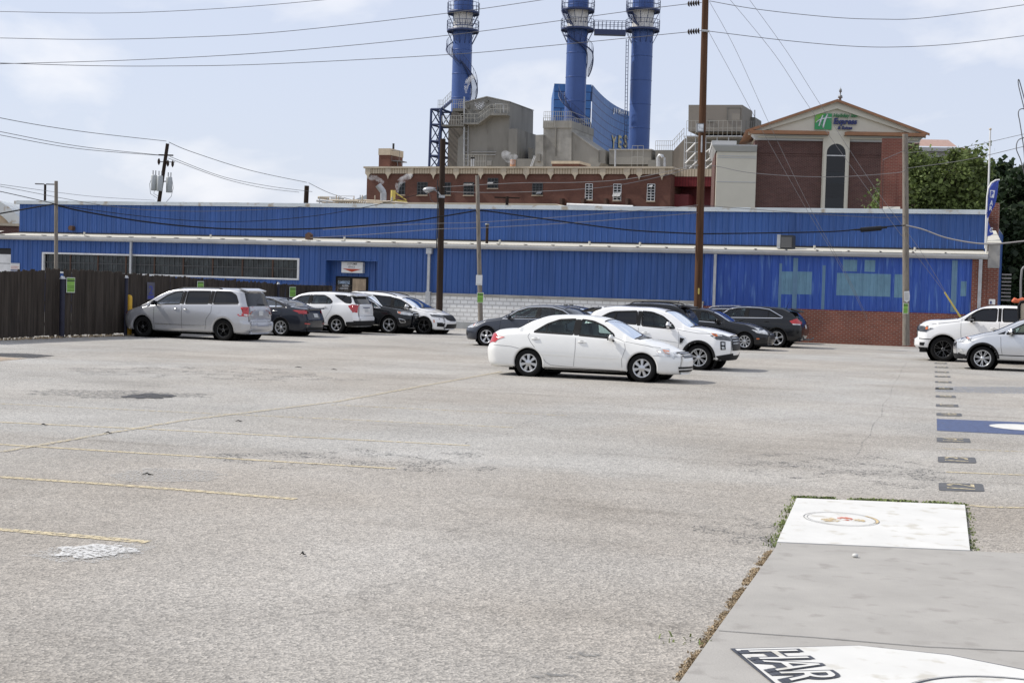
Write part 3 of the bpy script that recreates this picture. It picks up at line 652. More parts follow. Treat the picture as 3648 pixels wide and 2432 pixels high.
# red brick plinth, corner pilaster and parapet
mb = MB(); mb.box(sBR - 1.2, sPil, D0 - .12, D0 + .2, -.1, zb2 - .0); WH.part('brick_wall', mb, M['brick_lot'])
mb = MB(); mb.box(sPil, sEnd - .42, D0 - .12, D0 + .2, -.1, zg1 - .002); WH.part('brick_pilaster', mb, M['brick_lot'])
ewp = [(sEnd - .42, D0 - .15), (sEnd, D0 - .15), (sEnd, D0 + .35), (sEnd - 11, D0 + DEPTH), (sEnd - 11.7, D0 + DEPTH)]
mb = MB(); mb.prism(ewp, -.1, zg0 - .55, ax=2); WH.part('end_wall', mb, M['brick_lot'])
mb = MB(); mb.add([(sEnd - .44, D0 - .18, zg0 - .55), (sEnd + .03, D0 - .18, zg0 - .55), (sEnd + .03, D0 - .18, zg0 + .45), (sEnd - .44, D0 - .18, zg0 + .45), (sEnd - .44, D0 + 1.2, zg0 - .55), (sEnd - .3, D0 + 1.2, zg0 - .55), (sEnd - .3, D0 + 1.2, zg0 + 1.0), (sEnd - .44, D0 + 1.2, zg0 + 1.0)], [(0, 1, 2, 3), (1, 5, 6, 2), (3, 2, 6, 7), (0, 3, 7, 4), (4, 7, 6, 5)]); WH.part('parapet', mb, M['concrete_dark'])
mb = MB(); mb.add([(sEnd - .50, D0 - .24, zg0 + .46), (sEnd + .08, D0 - .24, zg0 + .46), (sEnd + .08, D0 - .24, zg0 + .52), (sEnd - .50, D0 - .24, zg0 + .52), (sEnd - .50, D0 + 1.25, zg0 + 1.02), (sEnd - .22, D0 + 1.25, zg0 + 1.02), (sEnd - .22, D0 + 1.25, zg0 + 1.08), (sEnd - .50, D0 + 1.25, zg0 + 1.08)], [(0, 1, 2, 3), (1, 5, 6, 2), (3, 2, 6, 7), (0, 3, 7, 4), (0, 4, 5, 1)]); WH.part('coping', mb, M['white_roof'])
mb = MB(); mb.box(su1 + .04, su1 + .5, UP + 1.5, UP + 2.6, 0, zu1 + .6); mb2 = mb; WH.part('rear_pilaster', mb, M['brick_lot'])
# ladder-like rear steps seen past the corner
mb = MB()
for i in range(8): q = F.pt(3582, 975 + i * 13, D0 + 3); mb.box(sEnd + .05, sEnd + .45, D0 + 3, D0 + 3.1, q.z - .07, q.z)
WH.part('siding_edge', mb, M['concrete_dark'])
# pale painted-out areas on the metal wall, laid over the ribs
def over(px0, py0, px1, py1, mat, name, label=None, d=.006):
    a, b = Lp(px0, py0), Lp(px1, py1); mb = corr(min(a.x, b.x), max(a.x, b.x), b.z, a.z, D0 - d); return WH.part(name, mb, mat, label=label)
for r in ((2782.6, 966.5, 2826, 1049), (2838, 967, 2891.5, 1049), (2982, 972, 3172.4, 1057), (3187.7, 976.6, 3232, 1061), (3004, 925, 3052.7, 967), (3081, 926, 3117, 968.5), (3423.5, 1001.6, 3441.6, 1055)):
    over(*r, M['pale_patch'], 'painted_out_patch')
for r in ((2827, 919, 2837, 1100), (3392.5, 927, 3405, 1112), (2931, 945, 2936, 1102), (2777, 938, 2781, 1098)): over(*r, M['grey_strip'], 'bare_strip', d=.009)
# downspouts
def spout(px, py0, py1, mat, w=.11):
    a = Lp(px, py0); WH.part('downspout', MB().box(a.x - w / 2, a.x + w / 2, D0 - .17 - .10, D0 - .17, max(Lp(px, py1).z, 0), zg1), mat)
spout(476, 868, 1100, M['galv']); spout(1536, 892, 1160, M['galv'], .13); spout(2553, 905, 1160, M['galv'], .12); spout(3495, 928, 1200, M['galv'], .14)
mb = MB(); a = Lp(1536, 905); mb.box(a.x - .14, a.x + .14, D0 - .31, D0 - .10, zg1 - .28, zg1 - .01); a = Lp(1533, 1038); mb.box(a.x - .12, a.x + .12, D0 - .31, D0 - .13, 0, a.z); WH.part('downspout_box', mb, M['galv'])
# garage door at the far left
GD = WH.part('garage_door', MB().box(gd0, gd1, D0 + .12, D0 + .16, 0, zgt), M['ink'])
mb = MB(); zt = Lp(20, 905).z; k = 6
for i in range(k): mb.box(gd0 + .05, gd1 - .05, D0 + .09, D0 + .118, zt * i / k + .012, zt * (i + 1) / k - .012)
WH.part('door_leaf', mb, M['white_trim'], GD)
# long steel window
WN = WH.part('strip_window', MB().box(wx0, wx1, D0 + .10, D0 + .13, wz0, wz1), M['dark_pane'])
mb = MB(); t = .085
mb.box(wx0 - .02, wx1 + .02, D0 - .07, D0 + .09, wz1 - t, wz1); mb.box(wx0 - .02, wx1 + .02, D0 - .07, D0 + .09, wz0, wz0 + t); mb.box(wx0 - .02, wx0 + .08, D0 - .071, D0 + .088, wz0 + t, wz1 - t); mb.box(wx1 - .08, wx1 + .02, D0 - .071, D0 + .088, wz0 + t, wz1 - t)
WH.part('window_frame', mb, M['white_trim'], WN)
x = wx1 - .42; i = 0; mb = MB(); mp_ = MB(); per = 1.72
nb = int((wx1 - wx0) / per) + 1
pane_w = per / 6
for b_ in range(nb + 1):
    bx = wx1 - .08 - pane_w * 5 - b_ * per
    if bx > wx0 + .1: WH.part('post', MB().box(bx - .035, bx + .035, D0 + .04, D0 + .098, wz0 + t, wz1 - t), M['rust_post'], WN)
    for j in range(1, 6):
        q = bx + pane_w * j
        if wx0 + .1 < q < wx1 - .09: mb.box(q - .013, q + .013, D0 + .05, D0 + .098, wz0 + t, wz1 - t)
zm = wz1 - t - (wz1 - wz0 - 2 * t) * .48
mb.box(wx0 + .08, wx1 - .08, D0 + .045, D0 + .099, zm - .018, zm + .018)
WH.part('mullions', mb, M['mullion'], WN)
mb = MB()   # panes at slightly different tilt so that each catches the light its own way
for b_ in range(nb + 1):
    for j in range(6):
        q0 = wx1 - .08 - pane_w * 5 - b_ * per + pane_w * j + .02; q1 = q0 + pane_w - .04
        if q0 < wx0 + .1 or q1 > wx1 - .08: continue
        for (za, zb_) in ((wz0 + t + .02, zm - .03), (zm + .03, wz1 - t - .02)):
            e = rnd.uniform(-.006, .006); e2 = rnd.uniform(-.006, .006); mb.quad((q0, D0 + .085 + e, za), (q1, D0 + .085 - e, za), (q1, D0 + .085 + e2, zb_), (q0, D0 + .085 - e2, zb_))
P('pane_dirty', (.030, .036, .037), .22, spec=.4, var=.7, vscale=1.6, grime=(.05, .058, .058)); WH.part('panes', mb, M['pane_dirty'], WN)
# round exhaust hole in upper wall
q = F.pt(262, 813, UP); mb = MB(); mb.cyl((q.x, UP - .30, q.z), (q.x, UP + .1, q.z), .13, n=16); WH.part('exhaust_pipe', mb, M['rust_post'])
# customer service sign
SGN = Thing('customer_service_sign', 'white CUSTOMER SERVICE sign with a red down arrow above the recessed door', 'sign', F, (0, D0, 0))
SD = D0 + .30
s0, s1, z0, z1 = F.rect(1217.9, 932.5, 1292.3, 973, SD)
SGN.part('board', MB().box(s0, s1, SD - .03, SD + .22, z0, z1), M['sign_white'])
cx = (s0 + s1) / 2; hh = z1 - z0
mb = MB(); mb.text('CUSTOMER', (cx, SD - .036, z0 + hh * .735), (1, 0, 0), (0, 0, 1), width=(s1 - s0) * .47, height=hh * .20, shear=.25, bold=.004)
mb.text('SERVICE', (cx - .02, SD - .036, z0 + hh * .455), (1, 0, 0), (0, 0, 1), width=(s1 - s0) * .33, height=hh * .18, shear=.25)
SGN.part('lettering', mb, M['ink'])
SGN.part('arrow', MB().prism([(s0 + .06, z0 + hh * .38), (cx, z0 + hh * .08), (s1 - .06, z0 + hh * .36)], SD - .040, SD - .034), M['arrow_red'])
# small red lettered sign at far left
sg = Thing('wall_sign', 'small white sign with red lettering on the blue wall beside the roll-up door', 'sign', F, (0, D0, 0))
s0, s1, z0, z1 = F.rect(37, 937, 69.5, 966, D0 - .05); sg.part('board', MB().box(s0, s1, D0 - .06, D0 - .04, z0, z1), M['sign_white'])
mb = MB(); mb.text('SCREEN', ((s0 + s1) / 2, D0 - .065, z0 + .20), (1, 0, 0), (0, 0, 1), width=(s1 - s0) * .8, height=.08); mb.text('PRINTING', ((s0 + s1) / 2, D0 - .065, z0 + .11), (1, 0, 0), (0, 0, 1), width=(s1 - s0) * .8, height=.07); sg.part('lettering', mb, M['arrow_red'])
mb = MB(); mb.box(s0 + .03, s1 - .03, D0 - .064, D0 - .061, z0 + .02, z0 + .075); mb.box(s0 + .03, s1 - .03, D0 - .064, D0 - .061, z1 - .06, z1 - .045); sg.part('band', mb, M['h_text_navy'])
# accessible sign on the corner brick
sg = Thing('corner_sign', 'small white and blue sign on the brick corner behind the pickup', 'sign', F, (0, D0, 0))
s0, s1, z0, z1 = F.rect(3523, 1065, 3545, 1085, D0 - .2); sg.part('board', MB().box(s0, s1, D0 - .22, D0 - .2, z0, z1), M['sign_white']); sg.part('symbol', MB().box(s0 + .05, s0 + .12, D0 - .228, D0 - .222, z0 + .02, z1 - .08), M['h_text_navy'])
# roof furniture
ac = Thing('air_conditioner', 'grey louvred air conditioner on the low roof by the tall brown pole', 'air conditioner', F, (0, D0 + 1.0, 0))
s0, s1, z0, z1 = F.rect(2781, 837, 2822, 899, D0 + .6); ac.part('case', MB().box(s0, s1, D0 + .6, D0 + 1.4, zg0 + .1, z1), M['ac_dark'] if 'ac_dark' in M else P('ac_dark', (.03, .032, .034), .6))
mb = MB()
for i in range(12): zz = zg0 + .18 + (z1 - zg0 - .26) * i / 12; mb.box(s0 + .04, s1 - .03, D0 + .565, D0 + .598, zz, zz + .022)
ac.part('louvre', mb, M['steel_grey']); ac.part('service_panel', MB().box(s0 - .16, s0 - .005, D0 + .62, D0 + 1.3, zg0 + .12, z1 + .02), M['galv'])
v = Thing('flue_pipe', 'dark capped flue pipe on the low roof right of the grey pole', 'flue', F, (0, D0 + .8, 0)); a = F.pt(1734, 870, D0 + .8); b = F.pt(1736.5, 803, D0 + .8)
v.part('stack', MB().cyl((a.x, D0 + .8, a.z - .2), (a.x, D0 + .8, b.z), .07), M['pole_dark']); v.part('cap', MB().lathe([(.0, .10), (.10, .08), (.115, .0), (.0, -.01)], (a.x, D0 + .8, b.z)), M['steel_grey'])
v = Thing('roof_vent', 'small weathered roof vent with a pitched cap above the long window', 'roof vent', F, (0, D0 + .8, 0)); a = F.pt(1101, 862, D0 + .8); b = F.pt(1101, 828, D0 + .8)
v.part('stack', MB().cyl((a.x, D0 + .8, a.z - .2), (a.x, D0 + .8, a.z + .2), .09), M['white_trim']); v.part('hood', MB().prism([(a.x - .14, a.z + .12), (a.x + .14, a.z + .12), (a.x + .14, b.z - .12), (a.x + .19, b.z - .13), (a.x, b.z), (a.x - .19, b.z - .13), (a.x - .14, b.z - .12)], D0 + .65, D0 + .95), M['rust_post'])
# ------------------------------------------------------------------ wooden fence
def fence(w0, w1, zt0, zt1, label, ext=0):
    d = (w1 - w0); L = d.length; u = d.normalized(); ang = math.atan2(u.y, u.x)
    T = bpy.data.objects.new('wooden_fence', None); COL.objects.link(T); T.location = w0; T.rotation_euler = (0, 0, ang); tag(T, label, 'fence')
    mb = MB(); x = -ext; pw = .14
    while x < L:
        f = x / L; zt = zt0 + (zt1 - zt0) * f + rnd.gauss(0, .022) + (-.05 if rnd.random() < .06 else 0)
        off = rnd.uniform(-.012, .012); tilt = rnd.uniform(-.006, .006); a, b = x + .004, x + pw - .003
        zb_ = rnd.uniform(.02, .09)
        mb.add([(a, off, zb_), (b, off + tilt, zb_), (b + tilt, off + tilt, zt - .03), (b - .03, off, zt), (a + .03, off, zt), (a + tilt, off, zt - .03),
                (a, off + .02, zb_), (b, off + tilt + .02, zb_), (b + tilt, off + tilt + .02, zt - .03), (b - .03, off + .02, zt), (a + .03, off + .02, zt), (a + tilt, off + .02, zt - .03)],
               [(0, 1, 2, 3, 4, 5), (11, 10, 9, 8, 7, 6)] + [(i, i + 6, (i + 1) % 6 + 6, (i + 1) % 6) for i in range(6)])
        x += pw
    mb.build('planks', M['wood_fence'], T)
    for zz in (.4, 1.1, 1.8):
        MB().box(-ext, L, .045, .09, zz, zz + .09).build('rail', M['wood_fence'], T)
    return T
fa, fb = G(0, 1211), G(203, 1201.5); fc = Vector((-7.95, 66.2 - .9, 0))
fdir = (fa - fb).normalized()
fence(fa + fdir * 2.5, fb, 2.02, 2.26, 'nearer section of dark weathered plank fence at the left edge')
fb2 = Vector((fb.x + .15, fb.y + .1, 0))
fence(fb2, fc, 2.26, 1.82, 'long section of dark weathered plank fence running back to the customer door')
def fence_at(px, along=None):   # point on the second fence line seen at photo column px
    r_ = ray(px, 1000); a = fb2; d = fc - fb2
    t = (a.x * r_.y - a.y * r_.x) / (r_.x * d.y - r_.y * d.x); return a + d * t
fu = (fc - fb2).normalized(); fn = Vector((fu.y, -fu.x, 0))      # fn points into the lot
# steel gate posts on the fence
def fpost(px, r, ztop, label):
    p = fence_at(px) + fn * .16; T = Thing('fence_post', label, 'post', WF, p, group='steel posts along the wooden fence')
    T.part('post', MB().cyl(p + Vector((0, 0, 0)), p + Vector((0, 0, ztop)), r), M['steel_blue'] if 'steel_blue' in M else P('steel_blue', (.025, .026, .045), .6, var=.3, spec=.3))
    T.part('cap', MB().cyl(p + Vector((0, 0, ztop)), p + Vector((0, 0, ztop + .09)), r * 1.3, r * .6), M['galv'])
fpost(209, .085, 1.92, 'dark steel post at the bend of the wooden fence'); fpost(437, .06, 2.0, 'thin blue topped steel post on the fence beside the yellow bollard')
fpost(980, .05, 1.9, 'thin steel post on the fence above the dark sedan roof')
# green parking notices
def notice(c, ux, w, h, label, T=None, two=False):
    """c: world centre bottom; ux: horizontal direction of the board"""
    n = Vector((ux.y, -ux.x, 0)); z = Vector((0, 0, 1))
    T = Thing('parking_notice', label, 'sign', WF, c, group='green parking notices')
    def rectm(x0, x1, z0, z1, k): return MB().add([c + ux * x0 + z * z0 + n * k, c + ux * x1 + z * z0 + n * k, c + ux * x1 + z * z1 + n * k, c + ux * x0 + z * z1 + n * k, c + ux * x0 + z * z0, c + ux * x1 + z * z0, c + ux * x1 + z * z1, c + ux * x0 + z * z1], [(0, 1, 2, 3), (0, 4, 5, 1), (1, 5, 6, 2), (2, 6, 7, 3), (3, 7, 4, 0)])
    T.part('border', rectm(-w / 2, w / 2, 0, h, .012), M['sign_white']); T.part('panel', rectm(-w / 2 + .018, w / 2 - .018, .018, h - .018, .016), M['sign_green'])
    T.part('header_band', rectm(-w / 2 + .018, w / 2 - .018, h * .74, h * .81, .019), M['ink'])
    mb = MB(); mb.text('PRIVATE', c + z * (h * .845) + n * .021, ux, z, width=w * .8, height=h * .07); mb.text('PAY TO PARK', c + z * (h * .40) + n * .021, ux, z, width=w * .8, height=h * .06); mb.text('24 HOURS', c + z * (h * .30) + n * .021, ux, z, width=w * .7, height=h * .06); mb.text('NO REFUNDS', c + z * (h * .12) + n * .021, ux, z, width=w * .8, height=h * .06)
    T.part('lettering', mb, M['ink'])
p = fence_at(247) + fn * .05; z0 = AT(247, 1042, p.y).z; notice(Vector((p.x, p.y, z0)), fu, .42, .50, 'green parking notice on the wooden fence between the two steel posts')
p = fence_at(710) + fn * .05; z0 = AT(710, 1030, p.y).z; notice(Vector((p.x, p.y, z0)), fu, .42, .30, 'green parking notice on the fence just above the minivan roof')
p = fence_at(1039) + fn * .05; z0 = AT(1039, 1058, p.y).z; notice(Vector((p.x, p.y, z0)), fu, .5, .42, 'green parking notice on the fence between the dark sedan and the white crossover')
p = fence_at(533) + fn * .06; z0 = AT(533, 1067, p.y).z
T = Thing('stall_sign', 'grey board with a blue number 2 on the fence left of the minivan', 'sign', WF, (p.x, p.y, z0)); zv = Vector((0, 0, 1)); c = Vector((p.x, p.y, z0))
P('board_grey', (.10, .10, .13), .8, var=.2); P('ink_violet', (.05, .06, .25), .7)
T.part('board', MB().add([c - fu * .22, c + fu * .22, c + fu * .22 + zv * .62, c - fu * .22 + zv * .62], [(0, 1, 2, 3)]), M['board_grey'])
mb = MB(); mb.text('2', c + fn * .01 + zv * .20, fu, zv, width=.26, height=.30, bold=.02); T.part('digit', mb, M['ink_violet'])
mb = MB(); mb.add([c + fn * .008 - fu * .18 + zv * .03, c + fn * .008 + fu * .18 + zv * .03, c + fn * .008 + fu * .18 + zv * .15, c + fn * .008 - fu * .18 + zv * .15], [(0, 1, 2, 3)]); T.part('band', mb, M['ink_violet'])
# yellow bollard
g = G(458, 1194.5) ; mb = MB(); mb.lathe([(.0, 1.30), (.06, 1.285), (.095, 1.25), (.105, 1.19), (.105, 0)], g, n=20)
single('bollard', MB().lathe([(.0, 1.42), (.06, 1.405), (.095, 1.37), (.105, 1.31), (.105, 0)], g, n=20), M['yellow_paint'], 'yellow steel bollard between the fence and the minivan', 'bollard', None, g)
# bare shrub on the fence end
mb = MB(); q = fence_at(1130) + Vector((.3, .6, 0))
for i in range(70):
    a = rnd.random() * 6.28; p0 = q + Vector((rnd.uniform(-1.5, .9), rnd.uniform(-.3, .5), 1.2)); L_ = rnd.uniform(.5, 1.2)
    p1 = p0 + Vector((math.cos(a) * .25, math.sin(a) * .1, L_ * .6)); p2 = p1 + Vector((math.cos(a) * .35, math.sin(a) * .1, L_ * .15))
    mb.tube([p0, p1, p2], [.006, .004, .002], 3)
P('twig', (.12, .09, .07), .9); o = mb.build('bare_shrub', M['twig']); tag(o, 'bare twiggy shrub behind the fence end by the customer door', 'shrub')
# ------------------------------------------------------------------ poles
def pole(name, label, top, bot, Y, r0, r1, mat, zbase=None, ztop=None, cat='pole', group=None):
    a, b = AT(*bot, Y), AT(*top, Y); d = (b - a) / (b.z - a.z)
    zb_ = zbase if zbase is not None else hgt(a.x, a.y) - .1
    a = a + d * (zb_ - a.z)
    if ztop: b = b + d * (ztop - b.z)
    T = Thing(name, label, cat, WF, a, group=group); n = 10
    T.part('shaft', MB().tube([a.lerp(b, i / n) for i in range(n + 1)], [r1 + (r0 - r1) * i / n for i in range(n + 1)], 16), mat)
    T.a, T.b = a, b; return T
def on(T, z): d = (T.b - T.a) / (T.b.z - T.a.z); return T.a + d * (z - T.a.z)
G1 = 'wooden poles around the lot'
pA = pole('wooden_pole', 'short weathered grey pole rising behind the fence at far left', (200, 645), (200, 960), 53.5, .062, .075, M['pole_grey'], zbase=0, group=G1)
pB = pole('wooden_pole', 'dark brown wooden pole carrying the cobra-head street lamp', (1578, 495), (1565, 1105), 63.0, .115, .145, M['pole_dark'], group=G1)
pC = pole('wooden_pole', 'thin grey wooden pole with white paper above a green notice, by the block wall', (1700, 625), (1712, 1137), 61.0, .075, .105, M['pole_grey'], group=G1)
pD = pole('wooden_pole', 'tallest brown wooden pole, topping out beyond the picture, behind the cars', (2513, 0), (2486, 1090), 60.5, .125, .170, M['pole_brown'], ztop=16.5, group=G1)
pE = pole('wooden_pole', 'thick grey weathered pole at right in front of the brick plinth', (3225, 478), (3228, 1226), 62.0, .115, .150, M['pole_grey'], zbase=.1, group=G1)
pF = pole('utility_pole', 'dark leaning utility pole with three grey transformers beyond the warehouse roof', (597, 512), (566, 722), 112, .13, .17, M['pole_dark'], zbase=0, cat='utility pole')
pG = pole('utility_pole', 'stubby dark utility pole with two angled insulators beyond the warehouse roof', (1093, 662), (1090, 727), 140, .22, .24, M['pole_dark'], zbase=0, cat='utility pole')
pH = pole('utility_pole', 'small dark T shaped pole top in front of the brick plant', (1807, 700), (1806, 735), 118, .12, .13, M['pole_dark'], zbase=0, cat='utility pole')
c = on(pH, pH.b.z - .2); pH.part('crossarm', MB().box(c.x - 1.0, c.x + 1.0, c.y - .06, c.y + .06, c.z + .05, c.z + .15), M['pole_dark'])
c = on(pG, pG.b.z - 3.3)
for sg in (-1, 1):
    pG.part('bracket', MB().tube([c, c + Vector((sg * 1.2, 0, .3)), c + Vector((sg * 1.2, 0, .9))], .07), M['steel_grey']); pG.part('insulator', MB().cyl(c + Vector((sg * 1.2, 0, .8)), c + Vector((sg * 1.2, 0, 1.3)), .13), M['pole_dark'])
# transformers on pF
for (px, y0, y1, sh) in ((548, 624, 679, -.1), (569, 626, 681, -.5), (602, 631, 686, -.1)):
    a, b = AT(px, y1, 112 + sh), AT(px + 2, y0, 112 + sh)
    t = pF.part('transformer', MB().lathe([(0, 0), (.20, .0), (.225, .04), (.225, b.z - a.z - .06), (.20, b.z - a.z), (0, b.z - a.z + .03)], a, n=18), M['sign_white'] if False else P('transformer_grey', (.42, .44, .44), .5))
    for dx in (-.1, .1): pF.part('bushing', MB().cyl(b + Vector((dx, 0, 0)), b + Vector((dx, 0, .35)), .035), M['steel_grey'], t)
    pF.part('bracket', MB().tube([b + Vector((0, 0, -.3)), on(pF, b.z - .35)], .04), M['steel_grey'])
c = on(pF, AT(590, 553, 112).z); pF.part('crossarm', MB().box(c.x - .55, c.x + .55, c.y - .06, c.y + .06, c.z - .05, c.z + .05), M['pole_dark'])
c = on(pF, AT(590, 577, 112).z); pF.part('crossarm', MB().box(c.x - .55, c.x + .75, c.y - .04, c.y + .04, c.z - .03, c.z + .03), M['steel_grey'])
for px, py in ((566, 576), (598, 582), (615, 584)): q = AT(px, py, 111.8); pF.part('insulator', MB().lathe([(.03, -.25), (.10, -.1), (.10, .1), (.03, .25)], q, n=8), M['pole_dark'])
for pts in ([(541, 634), (533, 655), (536, 690), (560, 706)], [(613, 640), (617, 670), (610, 700), (590, 722)], [(552, 670), (548, 690), (565, 700), (574, 690)]):
    pF.part('drop_cable', MB().tube([AT(x, y, 111.9) for x, y in pts], .02, 4), M['wire'])
# twin flat lamp far left
T = pole('lot_lamp', 'slim dark twin-head parking lamp beyond the roof at far left', (161, 657), (160, 722), 115, .09, .10, M['pole_dark'], zbase=0, cat='street lamp')
c = T.b; T.part('lamp_head', MB().box(c.x - .75, c.x - .1, c.y - .15, c.y + .15, c.z - .02, c.z + .06), M['steel_grey']); T.part('lamp_head', MB().box(c.x + .1, c.x + .75, c.y - .15, c.y + .15, c.z - .02, c.z + .06), M['steel_grey'])
# street lamp on pB
SL = Thing('street_lamp', 'grey cobra-head street lamp on a curved arm on the dark brown pole', 'street lamp', WF, AT(1565, 690, 63))
SL.part('arm', MB().tube([AT(1570, 697, 62.9), AT(1560, 684, 62.9), AT(1548, 676, 62.9), AT(1530, 673, 62.9)], .03, 8), M['galv'])
a = AT(1507, 676, 62.9)
mb = MB(); 
for i, (x, rr, dz) in enumerate(((-.0, .02, 0), (.05, .11, -.01), (.15, .17, -.02), (.28, .17, -.01), (.42, .11, .02), (.52, .05, .05), (.55, .02, .06))): pass
prof = [(0, .01, 0), (.05, .10, 0), (.15, .15, 0), (.28, .15, .01), (.42, .10, .04), (.54, .045, .07)]
a = AT(1506, 676, 62.9); ring = []
for (x, rr, dz) in prof: ring.append([a + Vector((x, rr * math.cos(t) * 1.0, dz + rr * .75 * math.sin(t))) for t in [k * math.pi / 6 for k in range(12)]])
mb = MB(); mb.add([v for q in ring for v in q], [(i * 12 + k, i * 12 + (k + 1) % 12, (i + 1) * 12 + (k + 1) % 12, (i + 1) * 12 + k) for i in range(5) for k in range(12)] + [tuple(range(11, -1, -1)), tuple(range(60, 72))], True)
SL.part('lamp_head', mb, M['galv']); SL.part('lens', MB().lathe([(0, -.15), (.08, -.13), (.12, -.07), (.12, 0)], a + Vector((.2, 0, 0)), n=14), M['lens_clear'])
SL.part('clamp', MB().cyl(on(pB, AT(1570, 700, 63).z - .06), on(pB, AT(1570, 700, 63).z + .05), .14), M['galv'])
mb = MB(); mb.tube([AT(1558, 705, 62.8), AT(1559, 640, 62.8)], .02, 5); SL.part('conduit', mb, M['ink'])
SL.part('cable_loop', MB().tube([AT(x, y, 62.8) for x, y in ((1530, 690), (1534, 712), (1545, 721), (1558, 724))], .012, 4), M['wire'])
pB.part('conduit', MB().tube([on(pB, 3.6) + Vector((-.17, -.02, 0)), on(pB, 6.2) + Vector((-.15, -.02, 0))], .025, 6), M['ink'])
# floodlight and hardware on pD
FL = Thing('floodlight', 'square floodlight on the tall brown pole', 'floodlight', WF, AT(2493, 455, 60.2))
a, b = AT(2481, 471, 60.2), AT(2507, 441, 60.2); FL.part('housing', MB().box(a.x, b.x, a.y - .12, a.y + .1, a.z, b.z), M['steel_grey']); FL.part('lens', MB().box(a.x + .03, b.x - .03, a.y - .135, a.y - .121, a.z + .04, b.z - .04), M['lens_clear'])
pD.part('conduit', MB().tube([on(pD, AT(2490, 540, 60).z) + Vector((-.03, -.19, 0)), on(pD, AT(2490, 480, 60).z) + Vector((-.03, -.18, 0))], .03, 6), M['galv'])
pD.part('marker_tag', MB().box(*(lambda c: (c.x - .03, c.x + .03, c.y - .19, c.y - .17, c.z - .12, c.z + .12))(on(pD, AT(2485, 1037, 60).z))), M['crane_yellow'])
for py in (12, 112):
    a = AT(2500, py - 2, 60.3); b = AT(2438, py + 4, 60.3)
    I_ = Thing('insulator_string', 'dark disc insulator string left of the tall pole, %s' % ('at the top edge of the picture' if py == 12 else 'lower of the two'), 'insulator', WF, a, group='insulator strings on the tall pole')
    I_.part('rod', MB().tube([a, b], .015, 5), M['steel_grey'])
    for i in range(5):
        c0 = a.lerp(b, .2 + .14 * i); d = (b - a).normalized(); I_.part('disc', MB().cyl(c0 - d * .03, c0 + d * .03, .13, .06, n=12), M['pole_dark'])
pD.part('bracket', MB().tube([AT(2500, 110, 60.3), AT(2527, 112, 60.3)], .05, 6), M['galv'])
# papers and notices on pC and pE
ux = Vector((1, 0, 0))
c = on(pC, AT(1706, 1016, 61).z) + Vector((-.03, -.13, 0)); T = Thing('paper_notice', 'blank white sheet tacked to the thin grey pole', 'notice', WF, c); T.part('sheet', MB().box(c.x - .13, c.x + .13, c.y - .01, c.y, c.z, c.z + .42), M['sign_white'])
T.part('footer_line', MB().box(c.x - .09, c.x + .09, c.y - .014, c.y - .011, c.z + .03, c.z + .04), M['ink'])
c = on(pC, AT(1708, 1078, 61).z) + Vector((0, -.14, 0)); notice(c, ux, .27, .42, 'green parking notice on the thin grey pole below the white paper')
c = on(pE, AT(3226, 1074, 62).z) + Vector((-.03, -.19, 0)); T = Thing('paper_notice', 'curled white printed sheet on the thick grey pole', 'notice', WF, c)
T.part('sheet', MB().add([c + Vector((-.10, -.02, .03)), c + Vector((.02, .0, -.03)), c + Vector((.12, -.03, .05)), c + Vector((.13, -.01, .25)), c + Vector((.10, .0, .44)), c + Vector((-.12, -.02, .42))], [(0, 1, 2, 3, 4, 5)]), M['sign_white'])
mb = MB()
for i in range(7): mb.box(c.x - .08, c.x + .08, c.y - .036, c.y - .033, c.z + .08 + i * .045, c.z + .09 + i * .045)
T.part('print_lines', mb, M['steel_grey'])
c = on(pE, AT(3220, 1117, 62).z) + Vector((-.07, -.17, 0)); notice(c, ux, .22, .44, 'green parking notice on the thick grey pole by the pickup')
# ------------------------------------------------------------------ wires
def wire(pts, Y0, Y1, r, label, mat='wire', group='overhead wires', name='overhead_wire'):
    x0, x1 = pts[0][0], pts[-1][0]; q = []
    # Catmull-Rom through the points
    P_ = [pts[0]] + list(pts) + [pts[-1]]
    for i in range(1, len(P_) - 2):
        for k in range(8):
            t = k / 8; a, b, c, d = P_[i - 1], P_[i], P_[i + 1], P_[i + 2]
            q.append(tuple(.5 * (2 * b[j] + (c[j] - a[j]) * t + (2 * a[j] - 5 * b[j] + 4 * c[j] - d[j]) * t * t + (3 * b[j] - a[j] - 3 * c[j] + d[j]) * t ** 3) for j in (0, 1)))
    q.append(pts[-1])
    Lq = [0]
    for a, b in zip(q[:-1], q[1:]): Lq.append(Lq[-1] + math.hypot(b[0] - a[0], b[1] - a[1]))
    w = [AT(x, y, Y0 + (Y1 - Y0) * l / Lq[-1]) for (x, y), l in zip(q, Lq)]
    c = w[0]; o = MB().tube(w, r, 5).build(name, M[mat], None, c); o.location = c; return tag(o, label, 'wire', group)
wire([(-300, 36), (0, 42), (408, 47), (800, 30), (1156, 0), (1500, -38), (2515, -170)], 62, 60.5, .012, 'topmost faint wire across the upper left corner of the sky')
wire([(-300, 131), (0, 136), (300, 141), (620, 135), (1000, 114), (1560, 52), (1900, 5), (2515, -90)], 62, 60.5, .013, 'second wire from the top, crossing left of the first stack tops')
wire([(-300, 233), (0, 228), (500, 213), (1000, 184), (1600, 126), (2214, 44), (2438, 16)], 62, 60.3, .013, 'wire ending in the insulator string at the top edge')
wire([(-300, 214), (0, 225), (300, 234), (560, 236), (950, 229), (1600, 195), (1900, 169), (2438, 116)], 62, 60.3, .013, 'wire ending in the lower insulator string on the tall pole')
wire([(2527, 4), (2700, 34), (2950, 61), (3130, 69), (3300, 64), (3648, 18), (3800, -8)], 60.3, 58, .013, 'upper wire sagging right from the tall brown pole over the hotel')
